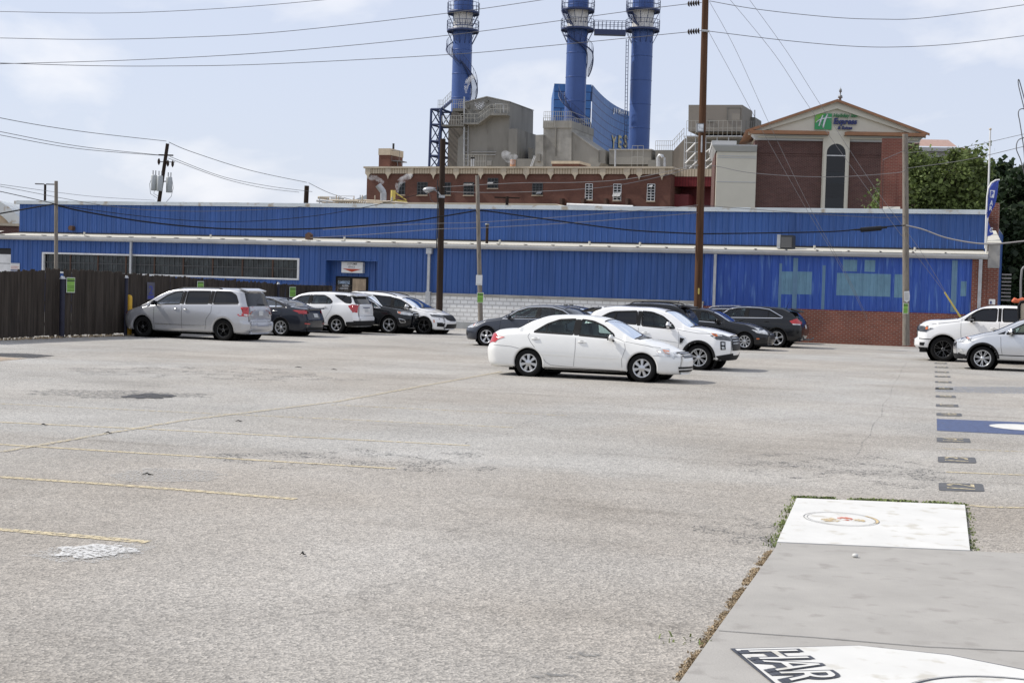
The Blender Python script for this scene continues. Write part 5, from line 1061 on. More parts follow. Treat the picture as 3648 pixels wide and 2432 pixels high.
# ------------------------------------------------------------------ stacks
def stack(px_top, px_bot, py_bot, rt, rb, Y, label, bands, spiral):
    a = AT(px_bot, py_bot, Y); t = AT(px_top, 0, Y); d = (t - a) / (t.z - a.z)
    def C(z): p = a + d * (z - a.z); return Vector((a.x, Y, z)) + Vector(((p.x - a.x) * .12, 0, 0))
    # stand truly vertical: centre column found from the middle of the visible part
    m = AT((px_top + px_bot) / 2, py_bot / 2, Y); cx = m.x
    T = Thing('smokestack', label, 'smokestack', WF, (cx, Y, 0), group='blue and white smokestacks'); ztop = 62
    zA = AT(px_top, bands[0], Y).z; zB = AT(px_top, bands[1], Y).z
    T.part('lower_shaft', MB().lathe([(rb, 8), (rb * .5 + rt * .5, (8 + zB) / 2), (rt, zB)], (cx, Y, 0), n=48), M['stack_blue'])
    T.part('white_band', MB().lathe([(rt * 1.0, zB), (rt * 1.0, zA)], (cx, Y, 0), n=48), M['stack_white']); T.part('upper_shaft', MB().lathe([(rt, zA), (rt * .98, ztop), (0, ztop)], (cx, Y, 0), n=48), M['stack_blue'])
    for i in range(9): z = 14 + i * 3.2; rr = rb + (rt - rb) * (z - 8) / (zB - 8); T.part('flange', MB().lathe([(rr + .0, z - .04), (rr + .03, z - .04), (rr + .03, z + .04), (rr, z + .04)], (cx, Y, 0), n=48), M['stack_blue'])
    for z in (zA, zB):
        R1 = rt + .85
        dk = T.part('gallery', MB().lathe([(rt, z), (R1, z), (R1, z - .32), (R1 - .08, z - .32), (R1 - .08, z - .06), (rt, z - .10)], (cx, Y, 0), n=36), M['stack_steel'])
        mb = MB(); n = 20
        for i in range(n):
            an = 2 * math.pi * i / n; p = Vector((cx + R1 * math.cos(an), Y + R1 * math.sin(an), z)); mb.tube([p, p + Vector((0, 0, 1.15))], .035, 4)
        for h in (.6, 1.15): mb.tube([Vector((cx + R1 * math.cos(2 * math.pi * i / 36), Y + R1 * math.sin(2 * math.pi * i / 36), z + h)) for i in range(37)], .035, 4)
        T.part('railing', mb, M['stack_steel'], dk); mb = MB()
        for i in range(12):
            an = 2 * math.pi * (i + .5) / 12; mb.tube([(cx + (R1 - .05) * math.cos(an), Y + (R1 - .05) * math.sin(an), z - .3), (cx + rt * math.cos(an), Y + rt * math.sin(an), z - 1.9)], .05, 4)
        T.part('knee_braces', mb, M['stack_steel'], dk)
    for an in (-2.6, -.5):
        for z in (zA, zB): p = Vector((cx + (rt + 1) * math.cos(an), Y + (rt + 1) * math.sin(an), z)); T.part('lightning_rod', MB().tube([p, p + Vector((0, 0, 2.4))], .025, 4), M['stack_steel'])
    def helix(z0, z1, a0, a1):
        mb = MB(); n = 36; pin, pout, top = [], [], []
        for i in range(n + 1):
            t_ = i / n; an = a0 + (a1 - a0) * t_; z = z0 + (z1 - z0) * t_; rr = rb + (rt - rb) * (z - 8) / (zB - 8)
            pin.append(Vector((cx + (rr + .08) * math.cos(an), Y + (rr + .08) * math.sin(an), z))); pout.append(Vector((cx + (rr + .85) * math.cos(an), Y + (rr + .85) * math.sin(an), z))); top.append(pout[-1] + Vector((0, 0, 1.05)))
        mb.tube(pin, .07, 4); mb.tube(pout, .09, 4); mb.tube(top, .03, 4)
        for i in range(n):
            mb.add([pin[i] + Vector((0, 0, .02)), pout[i] + Vector((0, 0, .02)), pout[i].lerp(pout[i + 1], .45) + Vector((0, 0, .02)), pin[i].lerp(pin[i + 1], .45) + Vector((0, 0, .02))], [(0, 1, 2, 3)])
            if i % 3 == 0: mb.tube([pout[i], top[i]], .03, 4)
        T.part('spiral_stair', mb, M['stack_steel'])
    for h in spiral: helix(AT(px_top, h[0], Y).z, AT(px_top, h[1], Y).z, R(h[2]), R(h[3]))
    T.c = (cx, Y); T.zB = zB; T.rt = rt; return T
YS = 200; pxm = 5300 / YS
s1_ = stack(1653, 1641, 380, 34 / pxm, 36 / pxm, YS, 'leftmost blue and white smokestack, with a stair spiralling past steam', (44, 108), [(352, 222, 30, -95), (232, 145, -95, -230)])
s2_ = stack(2058, 2048, 480, 36 / pxm, 38.5 / pxm, YS, 'middle blue and white smokestack, right of the boiler house', (35, 103), [(490, 440, 20, -60), (440, 330, -60, -190), (268, 190, 40, -20), (190, 130, -20, -150), (98, 40, -115, -175)])
s3_ = stack(2290, 2278, 540, 38 / pxm, 37 / pxm, YS + 1, 'rightmost blue and white smokestack, joined by a bridge', (36, 105), [(98, 40, -115, -175)])
mb = MB()
for px in (2230, 2238): mb.tube([AT(px + 1, 140, YS - 1), AT(px - 6, 530, YS - 1)], .06, 4)
for i in range(30): y = 150 + i * 13; mb.tube([AT(2230 - (y - 140) * .015, y, YS - 1), AT(2239 - (y - 140) * .015, y, YS - 1)], .035, 4)
s3_.part('ladder', mb, M['stack_steel'])
BR = Thing('stack_bridge', 'blue walkway bridge joining the two right smokestacks', 'bridge', WF, (s2_.c[0], YS, s2_.zB)); x0 = s2_.c[0] + s2_.rt + .9; x1 = s3_.c[0] - s3_.rt - .9; z = s2_.zB
BR.part('deck', MB().box(x0, x1, YS - .6, YS + .6, z - .75, z - .05), M['stack_steel']); mb = MB()
for yy in (YS - .6, YS + .6):
    for h in (.55, 1.1): mb.tube([(x0, yy, z + h), (x1, yy, z + h)], .035, 4)
    for i in range(9): x = x0 + (x1 - x0) * i / 8; mb.tube([(x, yy, z - .05), (x, yy, z + 1.1)], .035, 4)
BR.part('railing', mb, M['stack_steel'])
# ------------------------------------------------------------------ blue glass tower far behind
YT = 760; GT = Thing('glass_tower', 'tall blue glass tower with a curved face lettered JW MARRIOTT, behind the stacks', 'building', WF, (AT(2100, 500, YT).x, YT, 0))
a, b = AT(1963, 700, YT), AT(2108, 302, YT); zt = b.z
GT.part('slab', MB().box(a.x, b.x, YT, YT + 60, 0, zt), M['curtain_wall'])
pts = []; 
for i in range(13):
    t_ = i / 12; px = 2108 + (2262 - 2108) * t_; Zr = 1 + .150 * (1 - (1 - t_) ** 1.7); Y = YT * Zr; p = AT(px, 400, Y); pts.append((p.x, Y))
mb = MB(); 
for (x0, y0), (x1, y1) in zip(pts[:-1], pts[1:]): mb.quad((x0, y0, 0), (x1, y1, 0), (x1, y1, zt), (x0, y0, zt))
mb.quad((pts[-1][0], pts[-1][1], 0), (pts[-1][0] + 8, pts[-1][1] + 50, 0), (pts[-1][0] + 8, pts[-1][1] + 50, zt), (pts[-1][0], pts[-1][1], zt)); mb.add([(x, y, zt) for x, y in pts] + [(pts[-1][0] + 8, pts[-1][1] + 50, zt), (b.x, YT + 60, zt)], [tuple(range(len(pts) + 2))])
GT.part('curved_face', mb, M['curtain_wall'])
def onface(px): # point and tangent on curved face at column px
    r_ = ray(px, 500)
    for (x0, y0), (x1, y1) in zip(pts[:-1], pts[1:]):
        dx, dy = x1 - x0, y1 - y0; den = r_.x * dy - r_.y * dx
        t_ = (x0 * r_.y - y0 * r_.x) / den
        if -1e-6 <= t_ <= 1 + 1e-6: return Vector((x0 + dx * t_, y0 + dy * t_, 0)), Vector((dx, dy, 0)).normalized()
mb = MB()
for ch, px, py in zip('JWMARRIOTT', (2181, 2190.5, 2201.5, 2210.5, 2219, 2227.5, 2235, 2242, 2250, 2257), (401, 403, 405.5, 407.5, 409.5, 411.5, 413, 415, 417, 419)):
    r_ = onface(px)
    if r_: p, tg = r_; z = AT(px, py, p.y).z; nrm = Vector((tg.y, -tg.x, 0)); mb.text(ch, Vector((p.x, p.y, z)) + nrm * .4, tg, (0, 0, 1), width=(9 if ch in 'MW' else 2.5 if ch == 'I' else 6.5) * p.y / 5300 / max(tg.x, .25), height=2.9, bold=.02)
GT.part('lettering', mb, M['lettering_white']); mb = MB()
for ch, px, py, w in zip('YES', (2184, 2206, 2226), (528, 526, 524), (4.4, 2.8, 3.2)):
    p, tg = onface(px); z = AT(px, py, p.y).z; nrm = Vector((tg.y, -tg.x, 0)); mb.text(ch, Vector((p.x, p.y, z)) + nrm * .5, tg, (0, 0, 1), width=w * 5 * p.y / 5300 / max(tg.x, .25), height=6.9, bold=.03)
P('yes_gold', (.40, .34, .16), .6); GT.part('lettering', mb, M['yes_gold'])
# ------------------------------------------------------------------ steam
def steam(c, segs, Y, label, dens=1.0):
    m = bpy.data.materials.new('steam'); m.use_nodes = True; nt = m.node_tree; nd = nt.nodes; lk = nt.links; nd.remove(nd['Principled BSDF'])
    pv = nd.new('ShaderNodeVolumePrincipled'); pv.inputs['Color'].default_value = (.95, .95, .96, 1); pv.inputs['Anisotropy'].default_value = .2
    tc = nd.new('ShaderNodeTexCoord'); n = nd.new('ShaderNodeTexNoise'); n.inputs['Scale'].default_value = 1.5; n.inputs['Detail'].default_value = 5; lk.new(tc.outputs['Object'], n.inputs['Vector'])
    mr = nd.new('ShaderNodeMapRange'); mr.inputs[1].default_value = .38; mr.inputs[2].default_value = .62; mr.inputs[3].default_value = 0; mr.inputs[4].default_value = dens; lk.new(n.outputs['Fac'], mr.inputs[0]); lk.new(mr.outputs[0], pv.inputs['Density']); lk.new(pv.outputs[0], nd['Material Output'].inputs['Volume'])
    mb = MB(); 
    sg2 = [tuple(a_[k] + (b_[k] - a_[k]) * t_ / 3 + (rnd.uniform(-1.5, 1.5) if k < 2 else 0) for k in range(3)) for a_, b_ in zip(segs[:-1], segs[1:]) for t_ in range(3)] + [segs[-1]]
    for (px, py, r) in sg2:
        q = AT(px, py, Y); s = r * 1.15 * Y / 5300
        bm = bmesh.new(); bmesh.ops.create_icosphere(bm, subdivisions=2, radius=s); vs = [v.co + q for v in bm.verts]; fs = [tuple(v.index for v in f.verts) for f in bm.faces]; bm.free(); mb.add(vs, fs, True)
    q0 = AT(segs[0][0], segs[0][1], Y); o = mb.build('steam', m, None, q0); o.location = q0; tag(o, label, 'steam')
steam(0, [(1660, 330, 4), (1659, 316, 6), (1663, 302, 8), (1668, 288, 8), (1678, 278, 8), (1692, 272, 7)], 186, 'white steam plume rising in front of the leftmost smokestack', 3)
steam(0, [(1416, 682, 5), (1415, 668, 7), (1420, 654, 9), (1432, 643, 11), (1448, 634, 11), (1462, 626, 8)], 150, 'white steam plume rising before the brick plant windows at left', 2.5)
steam(0, [(1826, 578, 9), (1812, 566, 13), (1800, 552, 14), (1822, 556, 12), (1836, 560, 9)], 160, 'white steam puff over the copper vent on the plant roof', 1.6)
steam(0, [(1322, 632, 9), (1338, 634, 8), (1360, 648, 8)], 150, 'faint wisp of steam at the left end of the brick plant', 1.4)
# ------------------------------------------------------------------ pipework yard between roofs
PY = Thing('pipe_rack', 'tangle of cream pipes and rails above the roof left of the brick plant', 'pipework', WF, AT(1250, 725, 138))
for i in range(26):
    x0 = rnd.uniform(1118, 1380); y0 = rnd.uniform(702, 728) if x0 < 1300 else rnd.uniform(715, 728); L_ = rnd.uniform(25, 110); Yp = rnd.uniform(132, 142)
    PY.part('pipe', MB().tube([AT(x0, y0, Yp), AT(x0 + L_, y0 + rnd.uniform(0, 8), Yp)], rnd.uniform(.05, .16), 6), M['stone_tan'] if i % 3 else M['white_trim'])
for i in range(22):
    x0 = rnd.uniform(1118, 1400); Yp = rnd.uniform(130, 140); PY.part('stanchion', MB().tube([AT(x0, 735, Yp), AT(x0 + .4, rnd.uniform(694, 715), Yp)], .05, 5), M['stone_tan'] if i % 2 else M['galv'])
for i in range(14): x0 = 1200 + i * 8; PY.part('strut', MB().tube([AT(x0, 732, 133), AT(x0 + 5, 716, 133)], .07, 5), M['stone_tan'])
for x0, x1, y in ((1140, 1200, 700), (1205, 1260, 698)): PY.part('handrail', MB().tube([AT(x0, y, 138), AT(x1, y + 1, 138)], .04, 4), M['white_trim'])
T = Thing('exhaust_duct', 'bent pale grey exhaust duct in front of the left of the brick plant', 'duct', WF, AT(1365, 715, 140)); T.part('duct', MB().tube([AT(x, y, 140) for x, y in ((1365, 735), (1366, 690), (1364, 682), (1352, 666), (1347, 659))], .30, 12), M['galv'])
T = Thing('yellow_hoist', 'yellow jib hoist standing in front of the brick plant', 'hoist', WF, AT(1400, 730, 136)); T.part('mast', MB().tube([AT(1399, 738, 136), AT(1401, 678, 136)], .22, 8), M['crane_yellow'])
T.part('jib', MB().tube([AT(1401, 681, 136), AT(1447, 713, 136)], .06, 5), M['crane_yellow']); T.part('platform', MB().tube([AT(1403, 712, 136), AT(1450, 720, 136)], .09, 5), M['crane_yellow'])
mb = MB(); mb.add([AT(1250, 736, 150), AT(1306, 736, 150), AT(1306, 694, 150), AT(1262, 712, 150)], [(0, 1, 2, 3)]); mb.add([AT(1250, 736, 160), AT(1306, 736, 160), AT(1306, 694, 160), AT(1262, 712, 160)], [(3, 2, 1, 0)]); mb.quad(AT(1262, 712, 150), AT(1306, 694, 150), AT(1306, 694, 160), AT(1262, 712, 160)); tag(mb.build('sloped_roof', M['fascia_grey']), 'pale sloped shed roof leaning against the left end of the brick plant', 'shed')
# curved roofed building at far left
CB = Thing('arched_building', 'tan building with a grey arched roof at the far left edge', 'building', WF, AT(0, 800, 118))
c0 = AT(-75, 880, 118); Ra = (AT(0, 700, 118).z - c0.z) * 1.0
rr = (AT(68, 775, 118) - c0).length
arc = [(c0.x + rr * math.cos(t), c0.z + rr * math.sin(t)) for t in [math.pi * k / 24 for k in range(25)]]
CB.part('gable_wall', MB().prism([(x * 1, z) for x, z in [(c0.x + (rr - .9) * math.cos(t), c0.z + (rr - .9) * math.sin(t)) for t in [math.pi * k / 24 for k in range(25)]]], 118.2, 140), M['stone_tan_dark'])
CB.part('roof_band', MB().add([(x, 118, z) for x, z in arc] + [(c0.x + (rr - .9) * math.cos(t), 118, c0.z + (rr - .9) * math.sin(t)) for t in [math.pi * k / 24 for k in range(25)]], [(i, i + 1, i + 26, i + 25) for i in range(24)]), M['fascia_grey'])
CB.part('roof', MB().add([(x, 118, z) for x, z in arc] + [(x, 140, z) for x, z in arc], [(i, i + 25, i + 26, i + 1) for i in range(24)]), M['fascia_grey'])
CB.part('brick_base', MB().box(c0.x - rr, AT(66, 800, 110).x, 110, 118, 0, AT(30, 805, 110).z), M['brick_hotel']); CB.part('coping', MB().box(c0.x - rr, AT(67, 800, 110).x, 109.8, 118.1, AT(30, 805, 110).z, AT(30, 801, 110).z + .1), M['stone_tan'])
# ------------------------------------------------------------------ hotel
OH = HOT.l((AT(2980, 600, 125))).y
H = Thing('hotel', 'dark red brick hotel with a cream gable and copper coloured eaves', 'building', HOT, (0, OH, 0))
def hp(px, py, o=0): return HOT.pt(px, py, OH + o)
def hr(x0, y0, x1, y1, o=0): return HOT.rect(x0, y0, x1, y1, OH + o)
s0, s1, _, z1 = hr(2689, 500, 2922, 760); H.part('brick_wall', MB().box(s0, s1, 0 + OH, OH + 14, 0, z1), M['brick_hotel'])
s2, s3, _, _ = hr(3026, 500, 3265, 760); H.part('brick_wall', MB().box(s2, s3, OH, OH + 14, 0, z1), M['brick_hotel'])
q0 = hp(2689, 540).z; 
for k in (0, .18): H.part('brick_band', MB().box(s0 - .01, s1, OH - .05, OH - .004, q0 - k - .12, q0 - k), M['brick_hotel']); H.part('brick_band', MB().box(s2, s3, OH - .05, OH - .004, q0 - k - .12, q0 - k), M['brick_hotel'])
H.part('center_bay', MB().box(s1, s2, OH - .35, OH + 14, 0, hp(2975, 470).z), M['stucco_cream'])
w0, w1, wzb, wz = hr(2946, 512, 3003.5, 780, -.35); wc = (w0 + w1) / 2; wr = (w1 - w0) / 2
arcp = [(wc + wr * math.cos(t), wz - wr + wr * math.sin(t)) for t in [math.pi * k / 16 for k in range(17)]]
WNH = H.part('window', MB().prism([(w0, 0)] + [(w1, 0)] + arcp, OH - .38, OH - .355), M['glass_dark'])
outer = [(wc + (wr + .22) * math.cos(t), wz - wr + (wr + .22) * math.sin(t)) for t in [math.pi * k / 16 for k in range(17)]]
outer = [(w1 + .22, 3)] + outer + [(w0 - .22, 3)]; inner = [(w1, 3)] + arcp + [(w0, 3)]
H.part('frame', MB().add([(x, OH - .44, z) for x, z in outer] + [(x, OH - .44, z) for x, z in inner] + [(x, OH - .35, z) for x, z in outer] + [(x, OH - .35, z) for x, z in inner], [(i, i + 1, i + 20, i + 19) for i in range(18)] + [(i, i + 38, i + 39, i + 1) for i in range(18)] + [(i + 19, i + 20, i + 58, i + 57) for i in range(18)]), M['stucco_cream'], WNH)
P('spandrel', (.018, .019, .021), .5)
for (ya, yb) in ((559, 614), (655, 705)): zz0, zz1 = hp(2975, yb).z, hp(2975, ya).z; H.part('spandrel', MB().box(w0 + .02, w1 - .02, OH - .40, OH - .381, zz0, zz1), M['spandrel'], WNH)
H.part('transom', MB().box(w0, w1, OH - .41, OH - .402, hp(2975, 556).z - .04, hp(2975, 556).z + .04), M['white_trim'], WNH)
# cornices
zc0 = hp(2800, 501).z; zc1 = hp(2800, 483).z; a0 = hp(2679, 480).x; a3 = hp(3282, 480).x
for x0, x1 in ((s0, s1 + .02), (s2 - .02, s3)): H.part('cornice', MB().add([(x0, OH - .06, zc0), (x1, OH - .06, zc0), (x0, OH - .06, zc0 + .22), (x1, OH - .06, zc0 + .22), (x0 - .30, OH - .60, zc1), (x1 + .30, OH - .60, zc1), (x0 - .3, OH + 1, zc1), (x1 + .3, OH + 1, zc1)], [(0, 1, 3, 2), (2, 3, 5, 4), (4, 5, 7, 6), (0, 2, 4, 6), (1, 7, 5, 3)]), M['stucco_grey'])
for xa, xb in ((hp(2667, 480).x, hp(2950, 480).x), (hp(3004, 480).x, hp(3292, 480).x)):
    zz = hp(2800, 482).z; H.part('eaves', MB().add([(xa, OH - 1.0, zz), (xb, OH - 1.0, zz), (xb, OH - 1.0, zz + .24), (xa, OH - 1.0, zz + .24), (xa + .35, OH - .1, zz + .42), (xb - .5, OH - .1, zz + .42), (xb, OH, zz), (xa, OH, zz)], [(0, 1, 2, 3), (3, 2, 5, 4), (0, 7, 6, 1), (1, 6, 5, 2), (0, 3, 4, 7)]), M['copper_roof'])
# gable and main roof
ap = hp(2980, 357.5); gl = hp(2689, 468); gr = hp(3284, 478)
gz = hp(2980, 470).z
H.part('gable', MB().prism([(gl.x + .3, gz - .6), (gr.x - .3, gz - .6), (gr.x - .3, gz), (ap.x, ap.z - .25), (gl.x + .3, gz)], OH - .30, OH + 14), M['stucco_cream'])
for (xa, xb) in ((gl.x - .55, ap.x), (gr.x + .25, ap.x)):
    za = gz - .05; H.part('rake', MB().add([(xa, OH - .55, za), (xb, OH - .55, ap.z - .2), (xb, OH - .55, ap.z - .75), (xa, OH - .55, za - .05 - .35), (xa, OH - .30, za), (xb, OH - .30, ap.z - .2), (xb, OH - .30, ap.z - .75), (xa, OH - .30, za - .40)], [(0, 1, 2, 3), (3, 2, 6, 7), (0, 4, 5, 1)]), M['stucco_grey'] if False else M['stucco_cream'])
    H.part('roof', MB().add([(xa - (.25 if xa < xb else -.25), OH - .85, za - .02), (xb, OH - .85, ap.z), (xb, OH + 14, ap.z), (xa - (.25 if xa < xb else -.25), OH + 14, za - .02), (xa - (.25 if xa < xb else -.25), OH - .85, za - .24), (xb, OH - .85, ap.z - .22)], [(0, 1, 2, 3), (4, 5, 1, 0)]), M['copper_roof'])
f = ap; H.part('finial', MB().lathe([(.10, 0), (.10, .25), (.20, .3), (.16, .5), (.05, .55), (.05, .75), (.12, .8), (.10, 1.0), (.02, 1.1), (.0, 1.25)], (f.x + .3, OH, f.z - .1), n=10), M['steel_grey'])
# left wing
s0w, s1w, _, z1w = hr(2554.5, 539, 2689, 760, -.8); H.part('left_wing', MB().box(s0w, s1w - .01, OH - .8, OH + 10, 0, z1w), M['stucco_cream'])
zt_ = hp(2600, 517, -.8).z; H.part('cornice', MB().add([(s0w - .1, OH - .9, z1w), (s1w - .02, OH - .9, z1w), (s0w - .4, OH - 1.3, z1w + .45), (s1w - .02, OH - 1.3, z1w + .45), (s0w - .4, OH - 1.3, zt_), (s1w - .02, OH - 1.3, zt_), (s0w - .4, OH + 10, zt_), (s1w - .02, OH + 10, zt_), (s0w - .1, OH + 10, z1w)], [(0, 1, 3, 2), (2, 3, 5, 4), (4, 5, 7, 6), (0, 2, 4, 6, 8)]), M['stucco_grey'])
s0w2 = s0w - .4; H.part('cornice_cap', MB().box(s0w2 - .05, s1w - 1.7, OH - .6, OH + 9, zt_ + .02, zt_ + .38), M['stucco_grey'])
H.part('brick_edge', MB().box(s0w - .12, s0w - .005, OH + .2, OH + 10, 0, z1w), M['brick_hotel'])
for py in (556, 562, 648): H.part('reveal', MB().box(s0w + .02, s1w - .03, OH - .83, OH - .80, hp(2600, py, -.8).z - .03, hp(2600, py, -.8).z + .03), M['stucco_grey'])
# right rear wing
o = 9; s0r, s1r, zr0, zr1 = hr(3265, 486, 3410, 523, o); H.part('rear_roof', MB().add([(s0r, OH + o, zr0), (s1r, OH + o, zr0), (s1r - .1, OH + o + 4, zr1 + .15), (s0r, OH + o + 4, zr1 + .15)], [(0, 1, 2, 3)]), M['pink_roof'])
s1e = hp(3456, 530, o).x; H.part('rear_cornice', MB().box(s0r, s1e - .3, OH + o - .6, OH + o + 4, hp(3300, 540, o).z, hp(3300, 527, o).z), M['stucco_grey']); H.part('rear_eave', MB().prism([(s1e - 1.0, hp(3450, 536, o).z), (s1e, hp(3450, 546, o).z), (s1e, hp(3450, 538, o).z), (s1e - .9, hp(3450, 529, o).z)], OH + o - .8, OH + o + 4), M['copper_roof']); H.part('rear_wall', MB().box(s0r, s1e - .9, OH + o, OH + o + 10, 0, hp(3300, 540, o).z), M['stucco_grey'])
# hotel sign
HS = Thing('hotel_sign', 'green H square and Holiday Inn Express & Suites letters on the gable', 'sign', HOT, (0, OH - .3, 0))
o = -.42; a0, a1, b0, b1 = hr(2904, 404, 2962, 462, o); HS.part('panel', MB().box(a0, a1, OH + o, OH + o + .12, b0, b1), M['h_green'])
HS.part('panel_highlight', MB().prism([(a0 + .02, b1 - .02), (a0 + .02, b0 + .5), (a0 + .35, b0 + .95), (a0 + .8, b1 - .02)], OH + o - .012, OH + o - .004), M['h_lime'])
mb = MB(); w = a1 - a0; h = b1 - b0
def sw(pts_, wd): mb.add([(a0 + w * x - w * wd / 2 * (1 if not sl else 0), OH + o - .03, b0 + h * z) for x, z, sl in pts_], [])
def stroke(x0, z0_, x1, z1_, x2, z2_, t):
    q = [];
    for i in range(9):
        u_ = i / 8; x = (1 - u_) ** 2 * x0 + 2 * u_ * (1 - u_) * x1 + u_ * u_ * x2; z = (1 - u_) ** 2 * z0_ + 2 * u_ * (1 - u_) * z1_ + u_ * u_ * z2_; q.append(Vector((a0 + w * x, OH + o - .035, b0 + h * z)))
    mb.tube(q, [w * t * (.6 + .4 * math.sin(math.pi * (i + 1) / 10)) for i in range(9)], 6)
stroke(.25, .20, .33, .55, .46, .88, .05); stroke(.50, .10, .55, .55, .74, .95, .06); stroke(.07, .42, .30, .72, .98, .74, .035)
HS.part('monogram', mb, M['lettering_white'])
def ht(t, x0, x1, ybase, ytop, mat, shear=.15, bold=.02):
    p0, p1 = hp(x0, ybase, -.42), hp(x1, ybase, -.42); z0_ = hp((x0 + x1) / 2, ybase, -.42).z; z1_ = hp((x0 + x1) / 2, ytop, -.42).z
    mb = MB(); mb.text(t, ((p0.x + p1.x) / 2, OH - .44, z0_), (1, 0, 0), (0, 0, 1), width=p1.x - p0.x, height=z1_ - z0_, shear=shear, bold=bold, thick=.05); HS.part('lettering', mb, mat)
ht('Holiday Inn', 2969, 3054, 417.5, 405, M['h_text_green']); ht('Express', 2969, 3053, 442, 422, M['h_text_navy'], bold=.035); ht('& Suites', 2984, 3036, 461, 449.5, M['h_text_navy'], bold=.035)
# free-standing brick chimney on the warehouse roof
oc = 80.0; s0, s1, z0, z1 = F.rect(3142, 493, 3218, 742, oc); CH = Thing('brick_chimney', 'thick brick chimney with a white flashed base rising behind the warehouse roof', 'chimney', F, (0, oc, 0))
CH.part('shaft', MB().box(s0, s1, oc, oc + 1.2, 3, z1), M['brick_chimney']); a0, a1, b0, b1 = F.rect(3134, 735, 3213, 760, oc - .2)
CH.part('flashing', MB().add([(a0, oc - .3, b0 - .5), (a1, oc - .3, b0 - .5), (a1 - .12, oc - .02, b1), (a0 + .15, oc - .02, b1), (a0, oc + 1.5, b0 - .5), (a1, oc + 1.5, b0 - .5)], [(0, 1, 2, 3), (0, 3, 4), (1, 5, 2)]), M['white_roof'])
mb = MB(); a = F.pt(3214, 500, oc - .05); mb.tube([F.pt(3146, 560, oc - .1), F.pt(3144, 760, oc - .1)], .015, 4); CH.part('conduit', mb, M['ink'])
# flag pole and feather flag
fp = pole('flag_pole', 'thin white pole with a ball top at the right corner of the warehouse', (3528, 465), (3514, 900), 63.5, .035, .045, M['white_trim'], zbase=3.9, cat='flag pole')
fp.part('ball', MB().lathe([(0, -.06), (.05, -.03), (.06, 0), (.05, .03), (0, .06)], fp.b + Vector((0, 0, .05)), n=10), M['stone_tan'])
FF = Thing('feather_flag', 'blue feather flag lettered PARKING at the warehouse corner', 'flag', WF, AT(3512, 880, 62.8)); Yf = 62.8
def fpt(x, y, dy=0): q = AT(x, y, Yf); q.y += dy; return q
L1 = [(3560, 642), (3545, 644), (3530, 658), (3521, 675), (3519, 700), (3518, 730), (3516, 755), (3510, 765)]; R1_ = [(3560, 642), (3559, 650), (3558, 668), (3555, 690), (3550, 712), (3542, 735), (3530, 752), (3517, 779)]
mb = MB(); n = len(L1); vs = []
for i in range(n):
    for k in range(5): t_ = k / 4; x = L1[i][0] * (1 - t_) + R1_[i][0] * t_; y = L1[i][1] * (1 - t_) + R1_[i][1] * t_; vs.append(fpt(x, y, .08 * math.sin(k * 1.6 + i * .7)))
mb.add(vs, [(i * 5 + k, i * 5 + k + 1, (i + 1) * 5 + k + 1, (i + 1) * 5 + k) for i in range(n - 1) for k in range(4)], True)
mb.add([fpt(3520, 785), fpt(3527, 800, .1), fpt(3538, 833, -.05), fpt(3528, 840), fpt(3516, 843)], [(0, 1, 2, 3, 4)])
FF.part('cloth', mb, M['flag_blue']); FF.part('pole', MB().tube([fpt(x, y) for x, y in ((3510, 885), (3513, 780), (3517, 700), (3521, 672), (3532, 652), (3548, 642), (3561, 641))], .035, 6), M['white_trim'])
mb = MB(); sc = Yf / 5300
def fl(t, x, y, w_, h_, rot=0): p = fpt(x, y, -.14); mb.text(t, p, Vector((1, 0, -.05)), Vector((.12, 0, 1)), width=w_ * sc, height=h_ * sc, bold=.03)
q = [fpt(3523, 678, -.13), fpt(3541, 679, -.13), fpt(3537, 706, -.13), fpt(3523, 704, -.13)]; mb.add(q, [(0, 1, 2, 3)])
fl('A', 3527, 732, 11, 18); fl('R', 3525, 750, 10, 15); fl('G', 3526, 828, 11, 17); FF.part('lettering', mb, M['lettering_white'])
mb = MB(); p = fpt(3530, 701, -.15); mb.text('P', p, Vector((1, 0, 0)), Vector((0, 0, 1)), width=10 * sc, height=19 * sc, bold=.04); FF.part('lettering', mb, M['flag_blue'])
# ------------------------------------------------------------------ trees
def leafmat(name, c, var):
    m = bpy.data.materials.new(name); m.use_nodes = True; nt = m.node_tree; nd = nt.nodes; lk = nt.links; b = nd['Principled BSDF']; b.inputs['Roughness'].default_value = .55; b.inputs['Specular IOR Level'].default_value = .3
    gi = nd.new('ShaderNodeNewGeometry'); cr = nd.new('ShaderNodeValToRGB'); e = cr.color_ramp.elements
    e[0].color = (*[v * (1 - var) for v in c], 1); e[1].color = (*[v * (1 + var) for v in c], 1); lk.new(gi.outputs['Random Per Island'], cr.inputs[0]); lk.new(cr.outputs[0], b.inputs['Base Color'])
    tr = nd.new('ShaderNodeBsdfTranslucent'); lk.new(cr.outputs[0], tr.inputs[0]); mx = nd.new('ShaderNodeMixShader'); mx.inputs[0].default_value = .3; lk.new(b.outputs[0], mx.inputs[1]); lk.new(tr.outputs[0], mx.inputs[2]); lk.new(mx.outputs[0], nd['Material Output'].inputs[0]); _m[name] = m
leafmat('leaf_bright', (.115, .150, .045), .55); leafmat('leaf_mid', (.05, .09, .025), .4); leafmat('leaf_dark', (.026, .045, .018), .5)
P('bark', (.07, .05, .035), .95, var=.3)
